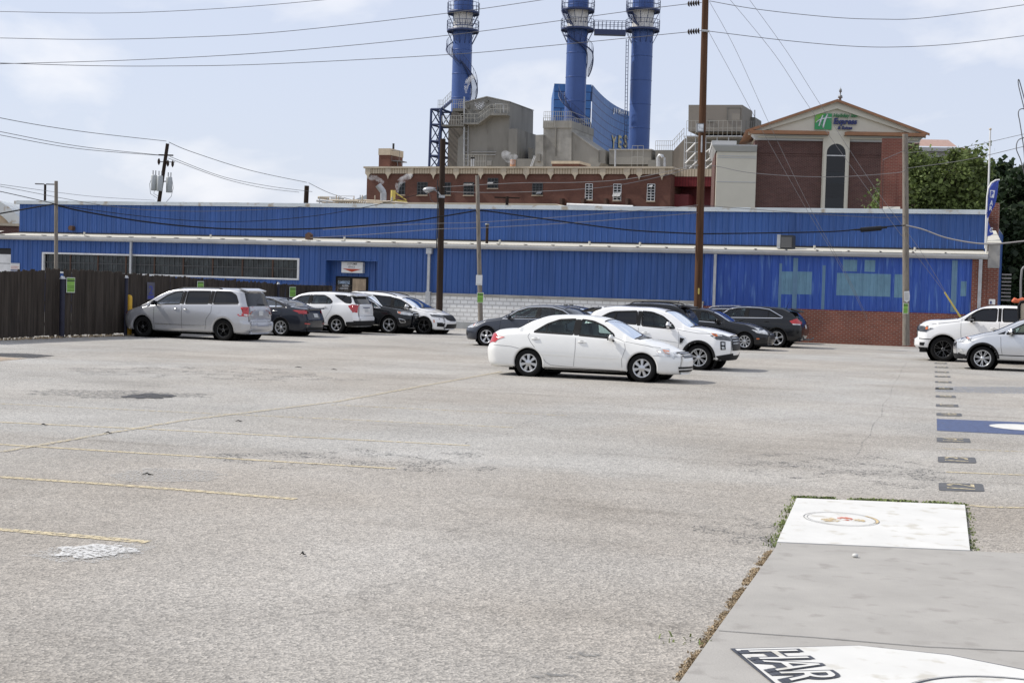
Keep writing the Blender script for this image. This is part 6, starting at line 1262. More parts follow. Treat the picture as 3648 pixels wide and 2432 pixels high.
def tree(c, rx, ry, rz, zc, n, mat, label, leaf=.16, clumps=60, seed=1, open_=.0):
    rr = random.Random(seed); T = Thing('tree', label, 'tree', WF, (c.x, c.y, 0), group='trees behind the warehouse')
    cl = []
    for i in range(clumps):
        while True:
            p = Vector((rr.uniform(-1, 1), rr.uniform(-1, 1), rr.uniform(-1, 1)))
            if .35 < p.length < 1: break
        if p.z < 0: p.x *= 1.05
        cl.append((Vector((c.x + p.x * rx, c.y + p.y * ry, zc + p.z * rz)), rr.uniform(.5, 1.1) * (1.0 - .35 * open_)))
    tk = MB(); tk.tube([(c.x, c.y, 0), (c.x + .1, c.y, zc * .45), (c.x, c.y, zc)], [.35, .26, .10], 8)
    for q, s in cl[::2]: b0 = Vector((c.x, c.y, zc - rz * .5 + rr.random() * rz * .8)); tk.tube([b0, b0.lerp(q, .5) + Vector((0, 0, .3)), q], [.07, .045, .015], 4)
    T.part('trunk', tk, M['bark'])
    mb = MB(); per = n // clumps
    for q, s in cl:
        ax = Vector((rr.gauss(0, 1), rr.gauss(0, 1), rr.gauss(.6, .7))).normalized()
        for k in range(per):
            d = Vector((rr.gauss(0, .42), rr.gauss(0, .42), rr.gauss(0, .34))) * s + ax * rr.uniform(-.5, .8) * s
            p = q + d; u_ = Vector((rr.gauss(0, 1), rr.gauss(0, 1), rr.gauss(0, .6))).normalized(); v_ = u_.orthogonal().normalized(); v_ = (v_ * math.cos(rr.random() * 6.28) + u_.cross(v_) * math.sin(rr.random() * 6.28)); L_ = leaf * rr.uniform(.6, 1.3)
            n0 = len(mb.v); mb.v += [p - u_ * L_, p + v_ * L_ * .55, p + u_ * L_, p - v_ * L_ * .55]; mb.f.append((n0, n0 + 1, n0 + 2, n0 + 3)); mb.sm.append(False)
    T.part('crown', mb, mat); return T
def tp(px, Y): q = AT(px, 900, Y); q.z = 0; return q
tree(tp(3335, 88), 2.75, 2.4, 2.6, AT(3335, 655, 88).z, 12000, M['leaf_bright'], 'bright green leafy tree rising behind the right of the warehouse', .15, 80, 3)
tree(tp(3160, 88), .9, 1.0, 1.0, AT(3150, 728, 88).z, 2200, M['leaf_bright'], 'small bright green branch tip left of the brick chimney', .13, 16, 5)
tree(tp(3420, 92), 1.7, 1.7, 1.6, AT(3430, 720, 92).z, 6000, M['leaf_mid'], 'mid green tree filling between the bright tree and the flag', .16, 40, 7)
tree(tp(3462, 100), 2.2, 2, 3.0, AT(3480, 760, 100).z, 8000, M['leaf_dark'], 'dark tree directly behind the feather flag', .2, 50, 9)
tree(tp(3530, 104), 1.3, 1.3, 1.4, AT(3530, 668, 104).z, 1600, M['leaf_mid'], 'sparse twiggy treetop above the feather flag', .17, 24, 11, .8)
tree(tp(3610, 96), 2.6, 2.2, 3.6, AT(3610, 790, 96).z, 13000, M['leaf_dark'], 'large dark tree at the right edge behind the warehouse corner', .2, 70, 13)
tree(tp(3580, 90), 2.4, 1.6, 3.2, AT(3590, 960, 90).z, 12000, M['leaf_dark'], 'dark low foliage down to the ground past the brick corner', .2, 70, 15)
tree(tp(3690, 92), 2.6, 2.2, 5.0, AT(3690, 880, 92).z, 14000, M['leaf_dark'], 'dark tree half out of the frame at the right edge', .22, 80, 17)
# ------------------------------------------------------------------ vehicles
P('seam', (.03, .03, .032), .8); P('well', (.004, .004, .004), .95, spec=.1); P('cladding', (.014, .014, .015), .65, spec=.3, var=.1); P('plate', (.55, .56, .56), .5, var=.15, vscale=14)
def curve(pts):
    xs = [p[0] for p in pts]; ys = [p[1] for p in pts]; n = len(xs); d = [(ys[i + 1] - ys[i]) / (xs[i + 1] - xs[i]) for i in range(n - 1)]; m = [0] * n
    m[0] = d[0]; m[-1] = d[-1]
    for i in range(1, n - 1): m[i] = 0 if d[i - 1] * d[i] <= 0 else 2 * d[i - 1] * d[i] / (d[i - 1] + d[i])
    def f(x):
        if x <= xs[0]: return ys[0]
        if x >= xs[-1]: return ys[-1]
        i = 0
        while x > xs[i + 1]: i += 1
        h = xs[i + 1] - xs[i]; t = (x - xs[i]) / h
        return (1 + 2 * t) * (1 - t) ** 2 * ys[i] + t * (1 - t) ** 2 * h * m[i] + t * t * (3 - 2 * t) * ys[i + 1] + t * t * (t - 1) * h * m[i + 1]
    return f
def inpoly(x, z, poly):
    c = False; j = len(poly) - 1
    for i in range(len(poly)):
        if (poly[i][1] > z) != (poly[j][1] > z) and x < (poly[j][0] - poly[i][0]) * (z - poly[i][1]) / (poly[j][1] - poly[i][1]) + poly[i][0]: c = not c
        j = i
    return c
def area2(p): return sum(p[i][0] * p[(i + 1) % len(p)][1] - p[(i + 1) % len(p)][0] * p[i][1] for i in range(len(p)))
def ccw(p): return list(p) if area2(p) > 0 else list(reversed(p))
def smooth_poly(p, it=2):
    for _ in range(it):
        q = []
        for i in range(len(p)):
            a, b = p[i], p[(i + 1) % len(p)]
            L_ = math.hypot(b[0] - a[0], b[1] - a[1]); k = min(.25, .035 / max(L_, 1e-6))
            q.append((a[0] + (b[0] - a[0]) * k, a[1] + (b[1] - a[1]) * k)); q.append((b[0] + (a[0] - b[0]) * k, b[1] + (a[1] - b[1]) * k))
        p = q
    return p
def dens(p, step=.05):
    q = []
    for i in range(len(p)):
        a, b = p[i], p[(i + 1) % len(p)]; n = max(1, int(math.hypot(b[0] - a[0], b[1] - a[1]) / step))
        q += [(a[0] + (b[0] - a[0]) * k / n, a[1] + (b[1] - a[1]) * k / n) for k in range(n)]
    return q
def offs(p, d):   # p ccw; +d outward
    q = []; n = len(p)
    for i in range(n):
        a, b, c = p[i - 1], p[i], p[(i + 1) % n]; e1 = Vector((b[0] - a[0], b[1] - a[1])); e2 = Vector((c[0] - b[0], c[1] - b[1]))
        e1 = e1.normalized() if e1.length > 1e-9 else e2.normalized(); e2 = e2.normalized() if e2.length > 1e-9 else e1
        nn = (Vector((e1.y, -e1.x)) + Vector((e2.y, -e2.x))); nn = nn.normalized() if nn.length > 1e-6 else Vector((e1.y, -e1.x))
        q.append((b[0] + nn.x * d, b[1] + nn.y * d))
    return q
class Car:
    def __init__(s, name, label, cat, contact, face, S, group='cars parked in the lot', th=LOT.th):
        s.S = S; L, W_ = S['L'], S['W']; s.L, s.Wd = L, W_; s.face = face
        s.root = bpy.data.objects.new(name, None); COL.objects.link(s.root); tag(s.root, label, cat, group)
        rz = -th if face > 0 else math.pi - th; side = -1 if face > 0 else 1; s.near = side
        which, px, py = contact
        g = G(px, py) if py else None
        Rm = Matrix.Rotation(rz, 3, 'Z'); xw = S['xf'] if which == 'f' else S['xr']
        o = g - Rm @ Vector((xw, side * (W_ / 2 - .1), 0)); o.z = 0
        if hgt(o.x, o.y) > 0: o.z = hgt(*(o + Rm @ Vector((L / 2, 0, 0))).xy) * .7
        s.root.location = o; s.root.rotation_euler = (0, 0, rz); s.body()
    def obj(s, name, mb, mat, parent=None, label=None):
        o = mb.build(name, mat if not isinstance(mat, str) else M[mat], parent or s.root)
        if label: o['label'] = label
        return o
    def body(s):
        S = s.S; L, W_ = s.L, s.Wd; top = curve(S['top']); belt = curve(S['belt']); z0 = S.get('z0', .22); tb = S.get('tb', .42); crown = S.get('crown', .05)
        nose = curve(S['nose']); tail = curve(S['tail']); cF, cR, ex = S.get('cF', .30) * .9, S.get('cR', .18) * .6, S.get('ex', 3.0) * .8
        flare = S.get('flare', .012)
        keys = {0, L}
        for k in ('ws', 'bl'):
            if S.get(k): keys |= set(S[k])
        keys = sorted(keys); X = []
        for a, b in zip(keys[:-1], keys[1:]):
            n = max(2, int((b - a) / .035)); X += [a + (b - a) * i / n for i in range(n)]
        X.append(L)
        X = sorted(set(X) | {k_ for k_ in (.003, .009, .018, .05)} | {L - k_ for k_ in (.003, .009, .018, .05)}); nb, ns, ng, nt = 4, 20, 14, 12
        hw = W_ / 2
        rcF, rcR = S.get('rcF', .34), S.get('rcR', .22)
        def plan(x):
            u_ = abs((x - L / 2) / (L / 2)); w_ = hw * (1 - .03 * u_ ** 4)
            for e_, rc in ((L - x, rcF), (x, rcR)):
                if e_ < rc: w_ -= rc * .9 * (1 - math.sqrt(max(0, 1 - ((rc - e_) / rc) ** 2)))
            return w_
        rows = []
        for x in X:
            zt = top(x); zb = min(belt(x), zt - .05); wh = plan(x); ze = zt - min(crown, .45 * (zt - zb)); dlt = 0
            for xa in (S['xr'], S['xf']): dlt = max(dlt, flare * math.exp(-((x - xa) / .45) ** 2))
            row = []
            for i in range(nb): row.append((wh * .86 * i / nb, z0))
            for i in range(ns + 1):
                t = i / ns; z = z0 + (zb - z0) * t; rr = .10
                q = wh - .055 * max(0, (t - .50) / .5) ** 2.0 - .035 * max(0, (.5 - t) / .5) ** 2 + dlt * math.exp(-((z - .55) / .3) ** 2)
                if S.get('crease') and z > .3: q += .010 * math.exp(-((z - S['crease'](x)) / .035) ** 2)
                if z - z0 < rr: q -= rr - math.sqrt(max(0, rr * rr - (rr - (z - z0)) ** 2)) - 0
                row.append((q, z))
            ysh = row[-1][0]; h = ze - zb
            for i in range(1, ng + 1):
                t = i / ng; row.append((ysh - (.028 if h > .15 else .01) * min(1, t * 5) - tb * h * t - .035 * h * t * t, zb + h * t))
            yr = row[-1][0]
            for i in range(1, nt + 1):
                t = i / nt; y = yr * (1 - t) ; row.append((y, ze + (zt - ze) * (1 - (y / yr) ** 2.4) ** (1 / 1.5) if yr > 0 else zt))
            rows.append(row)
        K = len(rows[0]); xf0, xr0 = L - S.get('fz', .95), S.get('rz', .9)
        def Fm(x, y, z):
            u_ = min(1, abs(y) / hw)
            if x > xf0: Fx = L - cF * u_ ** ex - nose(z); return xf0 + (x - xf0) * (Fx - xf0) / (L - xf0)
            if x < xr0: Rx_ = cR * u_ ** (ex + 1) + tail(z) - S.get('rext', 0); return xr0 - (xr0 - x) * (xr0 - Rx_) / xr0
            return x
        vs, fs, kind = [], [], []
        ring = [(i, 1) for i in range(K)] + [(i, -1) for i in range(K - 2, 0, -1)]; N = len(ring)
        for x, row in zip(X, rows):
            for (i, sg) in ring: y, z = row[i]; vs.append(Vector((Fm(x, y, z), y * sg, z)))
        WS = S.get('ws'); BL = S.get('bl')
        glassf = {'windshield': [], 'rear_window': []}
        for j in range(len(X) - 1):
            xm = (X[j] + X[j + 1]) / 2
            for i in range(N):
                f = (j * N + i, (j + 1) * N + i, (j + 1) * N + (i + 1) % N, j * N + (i + 1) % N)
                a, b = ring[i][0], ring[(i + 1) % N][0]; lo = min(a, b)
                key = None
                if lo >= K - 1 - nt + 1:
                    if WS and WS[0] < xm < WS[1]: key = 'windshield'
                    if BL and BL[0] < xm < BL[1]: key = 'rear_window'
                if key: glassf[key].append(f)
                else: fs.append(f)
        for (j, x, last) in ((0, 0, False), (len(X) - 1, L, True)):   # rounded end caps
            zc = (rows[j][0][1] + rows[j][-1][1]) / 2; prev = [j * N + i for i in range(N)]
            for r_ in (.85, .7, .55, .4, .25, .1):
                cur = []
                for (i, sg) in ring:
                    y, z = rows[j][i]; y2 = y * r_; z2 = zc + (z - zc) * r_; cur.append(len(vs)); vs.append(Vector((Fm(x, y2, z2), y2 * sg, z2)))
                for i in range(N): fs.append((prev[i], cur[i], cur[(i + 1) % N], prev[(i + 1) % N]) if not last else (prev[(i + 1) % N], cur[(i + 1) % N], cur[i], prev[i]))
                prev = cur
            cv = len(vs); vs.append(Vector((Fm(x, 0, zc), 0, zc)))
            for i in range(N): fs.append((prev[i], cv, prev[(i + 1) % N]) if not last else (prev[(i + 1) % N], cv, prev[i]))
        allf = fs + glassf['windshield'] + glassf['rear_window']
        s.bvh = BVHTree.FromPolygons(vs, allf); s.vs = vs
        # wheel arches: pull nearby vertices onto the circle, then open it
        Ra = S.get('ra', S['r'] + .055); s.Ra = Ra; zc_ = S['r']
        for v in vs:
            if abs(v.y) > hw - .16:
                for xa in (S['xr'], S['xf']):
                    dx, dz = v.x - xa, v.z - zc_; q = math.hypot(dx, dz)
                    if abs(q - Ra) < .021 and dz > -.2: v.x = xa + dx * Ra / q; v.z = zc_ + dz * Ra / q
        wins = [ccw(offs(ccw(w[0]), -.014)) for w in S['win']]
        keep = []
        for f in fs:
            c = sum((vs[i] for i in f), Vector()) / len(f); cut = False
            if abs(c.y) > hw - .16:
                for xa in (S['xr'], S['xf']):
                    if math.hypot(c.x - xa, c.z - zc_) < Ra: cut = True
            if not cut and abs(c.y) > .3 and c.z > 0.6:
                for w in wins:
                    if inpoly(c.x, c.z, w): cut = True; break
            if not cut: keep.append(f)
        mb = MB(); mb.v = vs; mb.f = keep; mb.sm = [True] * len(keep)
        bo = s.obj('body', mb, S['paint']); s.bo = bo
        for k, fl in glassf.items():
            if fl:
                ids = sorted({i for f in fl for i in f}); mp = {a: b for b, a in enumerate(ids)}; m2 = MB(); m2.v = [vs[i].copy() for i in ids]; m2.f = [tuple(mp[i] for i in f) for f in fl]; m2.sm = [True] * len(fl)
                s.obj(k, m2, 'glass_shield' if k == 'windshield' or not S.get('darkrear') else 'glass_dark')
        # black edge of windscreen
        for k in ('ws', 'bl'):
            if S.get(k): 
                for xx in S[k]:
                    m2 = MB(); hits = []
                    ymax = .70 if k == 'ws' else .6
                    for i in range(17):
                        y = -ymax + 2 * ymax * i / 16
                        for dx in (-.02, .02): h = s.bvh.ray_cast(Vector((xx + dx, y, 3)), Vector((0, 0, -1))); hits.append(h[0] + Vector((0, 0, .004)) if h[0] else Vector((xx + dx, y, top(xx))))
                    m2.add(hits, [(2 * i, 2 * i + 1, 2 * i + 3, 2 * i + 2) for i in range(16)], True); s.obj('windscreen_seal', m2, 'black')
        for w in S['win']:
            poly = smooth_poly(ccw(w[0]), 1)
            for sg in (1, -1):
                s.patch('side_window', poly, 'side', M[w[1]], -.006, sg=sg); s.ring('window_trim', poly, 'side', M[S.get('wtrim', 'black')], .014, -.028, .004, sg)
        # arch lips
        for xa in (S['xr'], S['xf']):
            for sg in (1, -1):
                n = 26; R0, R1 = Ra - .012, Ra + S.get('lip', .035); m2 = MB(); pin, pout = [], []
                a0, a1 = R(-14), R(194)
                for i in range(n + 1):
                    a = a0 + (a1 - a0) * i / n
                    for rr, l_, o_ in ((R0, pin, .006), (R1, pout, .012 if S.get('arch') == 'cladding' else .003)):
                        x, z = xa + rr * math.cos(a), zc_ + rr * math.sin(a); z = max(z, z0 + .01); h = s.bvh.ray_cast(Vector((x, sg * 2, z)), Vector((0, -sg, 0)))
                        l_.append((h[0] if h[0] is not None and abs(h[0].y) > hw - .3 else Vector((x, sg * (hw - .08), z))) + Vector((0, sg * o_, 0)))
                inner = [p - Vector((0, sg * .09, 0)) for p in pin]; k = n + 1
                m2.add(pin + pout + inner, [(i, i + 1, k + i + 1, k + i) for i in range(n)] + [(i, 2 * k + i, 2 * k + i + 1, i + 1) for i in range(n)], True); s.obj('wheel_arch', m2, S.get('arch', None) or S['paint'])
                m3 = MB(); m3.lathe([(0, sg * (hw - .52)), (Ra + .03, sg * (hw - .52)), (Ra + .03, sg * (hw - .06))], (xa, 0, zc_), 'Y', 24); s.obj('wheel_well', m3, 'well')
        for xa in (S['xr'], S['xf']):
            for sg in (1, -1): s.wheel(xa, sg)
        s.obj('underbody', MB().box(.5, L - .55, -hw + .22, hw - .22, z0 - .07, z0 + .02), 'well')
        # interior
        bz = belt(L * .5); xa, xb = S['cab']
        s.obj('cabin_tub', MB().box(xa - .1, xb + .25, -hw + .16, hw - .16, z0 + .04, bz - .22), 'seat')
        ls = -1 if False else 1
        for yy in (-.36, .36):
            x = xb - .95; m2 = MB(); m2.prism([(x - .02, bz - .3), (x + .16, bz - .3), (x + .02, bz + .30), (x - .10, bz + .30)], yy - .22, yy + .22); m2.box(x - .11, x - .01, yy - .11, yy + .11, bz + .32, bz + .46); s.obj('seat', m2, S.get('seat', 'seat'), )
        x = xa + .35; m2 = MB(); m2.prism([(x - .02, bz - .3), (x + .16, bz - .3), (x, bz + .24), (x - .12, bz + .24)], -.6, .6)
        for yy in (-.38, .38): m2.box(x - .12, x - .02, yy - .1, yy + .1, bz + .241, bz + .36)
        s.obj('rear_seat', m2, S.get('seat', 'seat')); s.obj('dashboard', MB().prism([(xb - .1, bz - .3), (xb + .35, bz - .3), (xb + .35, bz - .02), (xb + .02, bz + .0), (xb - .1, bz - .08)], -hw + .2, hw - .2), 'black')
        m2 = MB(); cx_, cz_ = xb - .18, bz + .02; m2.tube([Vector((cx_ + .08 * math.sin(t) * 0 - .10 * math.cos(t), .36 + .18 * math.sin(t), cz_ + .16 * math.cos(t))) for t in [k * math.pi / 8 for k in range(17)]], .014, 5); s.obj('steering_wheel', m2, 'black')
    def cast(s, a, b, mode, sg, off):
        if mode == 'side': o, d = Vector((a, sg * 2.5, b)), Vector((0, -sg, 0))
        elif mode == 'front': o, d = Vector((s.L + 2, a, b)), Vector((-1, 0, 0))
        elif mode == 'rear': o, d = Vector((-2, a, b)), Vector((1, 0, 0))
        else: o, d = Vector((a, b, 3)), Vector((0, 0, -1))
        h = s.bvh.ray_cast(o, d)
        if h[0] is None or (mode == 'side' and abs(h[0].y) < .25) or (mode == 'rear' and h[0].x > .62) or (mode == 'front' and h[0].x < s.L - .75):
            guess = Vector((a, sg * (s.Wd / 2 - .02), b)) if mode == 'side' else Vector((s.L - .02 if mode == 'front' else .02, a, b)) if mode in ('front', 'rear') else Vector((a, b, 1))
            h = s.bvh.find_nearest(guess)
        n = h[1]
        if n.dot(d) > 0: n = -n
        return h[0] + n * off
    def patch(s, name, poly, mode, mat, off=.006, sg=1, res=.06, label=None, parent=None):
        if mode in ('front', 'rear') and sg < 0: poly = [(-a, b) for a, b in poly]
        b = dens(ccw(poly), res); x0, x1 = min(p[0] for p in b), max(p[0] for p in b); z0, z1 = min(p[1] for p in b), max(p[1] for p in b)
        ins = []; ip = offs(b, -res * .35); x = x0 + res / 2
        while x < x1:
            z = z0 + res / 2
            while z < z1:
                if inpoly(x, z, ip): ins.append((x, z))
                z += res
            x += res
        pts = [Vector(p) for p in b + ins]; n = len(b)
        r_ = delaunay_2d_cdt(pts, [(i, (i + 1) % n) for i in range(n)], [], 1, 1e-5)
        mb = MB(); mb.add([s.cast(p.x, p.y, mode, sg, off) for p in r_[0]], [tuple(f) for f in r_[2]], True)
        return s.obj(name, mb, mat, parent, label)
    def ring(s, name, poly, mode, mat, do, di, off, sg):
        b = dens(ccw(poly), .06); A_, B_ = offs(b, do), offs(b, di); n = len(b)
        mb = MB(); mb.add([s.cast(*p, mode, sg, off) for p in A_] + [s.cast(*p, mode, sg, off) for p in B_], [(i, (i + 1) % n, n + (i + 1) % n, n + i) for i in range(n)], True); return s.obj(name, mb, mat)
    def strip(s, name, pl, mat, w=.011, off=.003, sides=(1, -1), mode='side'):
        q = []
        for a, b in zip(pl[:-1], pl[1:]):
            n = max(1, int(math.hypot(b[0] - a[0], b[1] - a[1]) / .07)); q += [(a[0] + (b[0] - a[0]) * k / n, a[1] + (b[1] - a[1]) * k / n) for k in range(n)]
        q.append(pl[-1])
        for sg in sides:
            va, vb = [], []
            for i, p in enumerate(q):
                d = Vector((q[min(i + 1, len(q) - 1)][0] - q[max(i - 1, 0)][0], q[min(i + 1, len(q) - 1)][1] - q[max(i - 1, 0)][1])).normalized(); nx, nz = -d.y * w / 2, d.x * w / 2
                va.append(s.cast(p[0] + nx, p[1] + nz, mode, sg, off)); vb.append(s.cast(p[0] - nx, p[1] - nz, mode, sg, off))
            k = len(q); mb = MB(); mb.add(va + vb, [(i, i + 1, k + i + 1, k + i) for i in range(k - 1)], True); s.obj(name, mb, mat)
    def wheel(s, xa, sg):
        S = s.S; r, rr = S['r'], S.get('rim', S['r'] * .64); hw = s.Wd / 2; yo = sg * (hw - S.get('inset', .03)); w = .21
        def Y(d): return yo - sg * d
        mb = MB(); mb.lathe([(rr, Y(.012)), (rr + .012, Y(.0)), (r * .86, Y(-.008)), (r * .955, Y(.004)), (r, Y(.03)), (r, Y(w - .03)), (r * .95, Y(w)), (rr, Y(w))], (xa, 0, r), 'Y', 36); W_ = s.obj('wheel', mb, 'tyre')
        st, n, mat = S['wheel']; m2 = MB()
        m2.lathe([(rr + .004, Y(.006)), (rr - .012, Y(.004)), (rr - .022, Y(.02)), (rr - .03, Y(.05))], (xa, 0, r), 'Y', 36)
        rot = S.get('wrot', .3)
        def spoke(a, w0, w1, r0=.05, r1=rr - .012, y0=.02, y1=.012):
            d = Vector((math.cos(a), 0, math.sin(a))); t = Vector((-math.sin(a), 0, math.cos(a))); c = Vector((xa, 0, r)); q = []
            for (rad, wd, yy) in ((r0, w0, y0), (r1, w1, y1)):
                for (k, dy) in ((-1, .03), (-.7, 0), (.7, 0), (1, .03)): q.append(c + d * rad + t * (wd / 2 * k) + Vector((0, Y(yy + dy), 0)))
            m2.add(q, [(0, 1, 5, 4), (1, 2, 6, 5), (2, 3, 7, 6)])
        for i in range(n):
            a = rot + 2 * math.pi * i / n
            if st == 'single': spoke(a, .05, .055)
            elif st == 'wide': spoke(a, .055, .115)
            elif st == 'double': spoke(a + .13, .028, .030); spoke(a - .13, .028, .030)
            elif st == 'split': spoke(a, .05, .04, r1=rr * .55); spoke(a + .16, .03, .03, r0=rr * .5); spoke(a - .16, .03, .03, r0=rr * .5)
            elif st == 'cap': spoke(a, .05, .105, r1=rr - .008, y0=.004, y1=.010)
        m2.lathe([(0, Y(.0)), (.055 if st != 'cap' else .075, Y(.004)), (.06 if st != 'cap' else .085, Y(.02)), (.06, Y(.05))], (xa, 0, r), 'Y', 16)
        s.obj('rim', m2, mat, W_); m3 = MB(); m3.lathe([(0, Y(.075)), (rr - .01, Y(.075)), (rr - .01, Y(.02))], (xa, 0, r), 'Y', 24); s.obj('rim_backing', m3, 'well', W_)  # near-black backing dish keeps the gaps between the spokes dark
        if mat == 'rim_black':
            m4 = MB()
            for i in range(5): a = 2 * math.pi * i / 5; m4.cyl((xa + .05 * math.cos(a), Y(.0), r + .05 * math.sin(a)), (xa + .05 * math.cos(a), Y(.02), r + .05 * math.sin(a)), .009, n=6)
            s.obj('wheel_nuts', m4, 'chrome', W_)
    def mirror(s, x, z, mat, size=1.0, trim=None, out=.10):
        for sg in (1, -1):
            y = sg * (s.Wd / 2 + out * .9); bm = bmesh.new(); bmesh.ops.create_cube(bm, size=1); bmesh.ops.scale(bm, vec=(.13 * size, .23 * size, .155 * size), verts=bm.verts); bmesh.ops.bevel(bm, geom=bm.edges[:], offset=.045 * size, segments=3, affect='EDGES')
            vs = [v.co + Vector((x, y, z)) for v in bm.verts]; fs = [tuple(v.index for v in f.verts) for f in bm.faces]; bm.free(); mb = MB(); mb.add(vs, fs, True); o = s.obj('mirror', mb, mat)
            h = s.cast(x + .02, z - .07, 'side', sg, 0); m2 = MB(); m2.cyl(h, Vector((x, y - sg * .06, z - .05 * size)), .028, n=8); s.obj('mirror_stalk', m2, 'black_plastic', o)
            m3 = MB(); m3.box(x - .075 * size, x - .062 * size, y - .09 * size, y + .09 * size, z - .06 * size, z + .055 * size); s.obj('mirror_glass', m3, 'glass_dark', o)
            if trim:
                m4 = MB(); m4.box(x - .05 * size, x + .068 * size, y + sg * .05 * size, y + sg * .118 * size, z - .035, z - .015); s.obj('indicator', m4, trim, o)
    def handles(s, lst, mat, w=.20):
        for (x, z) in lst:
            for sg in (1, -1):
                p = s.cast(x, z, 'side', sg, .018); q = s.cast(x, z, 'side', sg, .0)
                mb = MB(); mb.tube([q + Vector((-w / 2, 0, 0)), p + Vector((-w / 2 + .03, 0, 0)), p + Vector((w / 2 - .03, 0, 0)), q + Vector((w / 2, 0, 0))], [.010, .014, .014, .010], 6); s.obj('door_handle', mb, mat)
                s.patch('handle_shade', [(x + .055 * math.cos(t), z + .008 + .032 * math.sin(t)) for t in [k * math.pi / 5 for k in range(10)]], 'side', M['seam'] if 'white' not in s.S['paint'] else P('shade_grey', (.35, .35, .35), .6), .0015, sg)  # flat darker patch: shade of the handle cup put into colour
    def rails(s, x0, x1, mat, h=.05, y=.56):
        for sg in (1, -1):
            q = []
            for i in range(11):
                x = x0 + (x1 - x0) * i / 10; p = s.cast(x, sg * y, 'top', sg, 0); q.append(p + Vector((0, 0, h if 0 < i < 10 else .005)))
            s.obj('roof_rail', MB().tube(q, .018, 6), mat)
    def antenna(s, x, mat='black', l=.28):
        p = s.cast(x, 0, 'top', 1, 0); s.obj('antenna', MB().tube([p, p + Vector((-.10, 0, l))], [.012, .004], 5), mat)
    def fin(s, x, mat):
        p = s.cast(x, 0, 'top', 1, 0); s.obj('antenna_fin', MB().add([p + Vector((.08, -.02, 0)), p + Vector((.08, .02, 0)), p + Vector((-.08, .02, 0)), p + Vector((-.08, -.02, 0)), p + Vector((-.07, 0, .07))], [(0, 1, 4), (1, 2, 4), (2, 3, 4), (3, 0, 4)]), mat)
def both(c, name, poly, mode, mat, off=.006, **k):
    for sg in (1, -1): c.patch(name, poly, mode, M[mat], off, sg, **k)
NOSE_S = [(.15, .10), (.30, .02), (.50, .0), (.62, .05), (.75, .16), (.95, .30)]
TAIL_S = [(.2, .10), (.35, .03), (.6, .0), (.75, .05), (.95, .12), (1.1, .14)]
# --- white sedan in front ---------------------------------------------------
c = Car('white_sedan', 'white older four-door sedan with seven-spoke hubcaps, closest car to the camera', 'car', ('f', 2287, 1361), 1, dict(
    L=4.80, W=1.80, xr=1.05, xf=3.82, rext=.12, r=.325, rim=.212, ra=.375, z0=.20, paint='car_white_old', tb=.44, crown=.055, ex=2.6, cF=.42, cR=.25, wrot=math.pi / 2,
    top=[(0, 1.00), (.16, 1.09), (.46, 1.125), (.62, 1.14), (1.12, 1.37), (1.45, 1.465), (1.98, 1.495), (2.45, 1.475), (2.86, 1.395), (3.62, 1.01), (4.08, .925), (4.40, .84), (4.66, .73), (4.8, .66)],
    belt=[(0, .92), (.5, 1.00), (1.1, 1.03), (2.2, 1.00), (3.1, .94), (3.7, .87), (4.4, .74), (4.8, .58)],
    ws=(2.84, 3.60), bl=(.66, 1.22), cab=(1.1, 3.2), seat='seat_grey', nose=NOSE_S, tail=TAIL_S, lip=.03, wheel=('cap', 7, 'rim_silver'),
    win=[([(1.13, 1.055), (1.45, 1.26), (1.74, 1.37), (2.15, 1.40), (2.14, 1.03), (1.5, 1.045)], 'glass_clear'), ([(2.27, 1.395), (2.56, 1.365), (2.84, 1.26), (3.12, 1.06), (3.10, .975), (2.25, 1.02)], 'glass_clear')]))
c.strip('window_post', [(1.46, 1.04), (1.455, 1.27)], 'black', .03, .006); c.strip('center_pillar', [(2.20, 1.02), (2.21, 1.39)], 'black', .10, .005)
for pl in ([(2.20, 1.02), (2.21, .70), (2.18, .30)], [(1.06, 1.03), (1.02, .95), (1.10, .82), (1.30, .60), (1.50, .36), (1.62, .30), (2.18, .27), (3.30, .245)], [(3.14, 1.0), (3.38, .92), (3.42, .75), (3.34, .5), (3.36, .25)], [(.15, .72), (.6, .70), (.82, .66)], [(4.02, .62), (4.3, .63)], [(3.40, .92), (4.2, .80)]): c.strip('panel_gap', pl, P('seam_grey', (.22, .22, .22), .7), .010)
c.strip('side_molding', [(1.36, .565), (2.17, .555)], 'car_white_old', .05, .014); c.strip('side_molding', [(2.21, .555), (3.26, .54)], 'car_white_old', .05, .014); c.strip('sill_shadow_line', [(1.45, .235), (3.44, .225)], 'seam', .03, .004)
c.handles([(1.22, .90), (2.36, .87)], 'car_white_old'); c.mirror(3.10, 1.00, 'car_white_old', .95)
both(c, 'taillight', [(.02, 1.00), (.16, 1.0), (.23, .92), (.17, .82), (.02, .74)], 'side', 'lens_red', .010); both(c, 'taillight', [(.62, .98), (.85, .98), (.85, .78), (.66, .78)], 'rear', 'lens_red', .010)
both(c, 'headlight', [(4.20, .775), (4.42, .785), (4.70, .67), (4.72, .62), (4.45, .625), (4.30, .68)], 'side', 'lens_clear', .008); both(c, 'headlight', [(.48, .64), (.86, .80), (.86, .62), (.55, .59)], 'front', 'lens_clear', .008)
both(c, 'indicator', [(4.25, .76), (4.38, .735), (4.42, .665), (4.33, .69)], 'side', 'lens_amber', .012)
c.patch('grille', [(-.42, .71), (.42, .71), (.40, .58), (-.40, .58)], 'front', M['black_plastic'], .008)
for k in range(3): c.strip('grille_bar', [(-.40, .61 + k * .035), (.40, .61 + k * .035)], 'chrome', .012, .014, (1,), 'front')
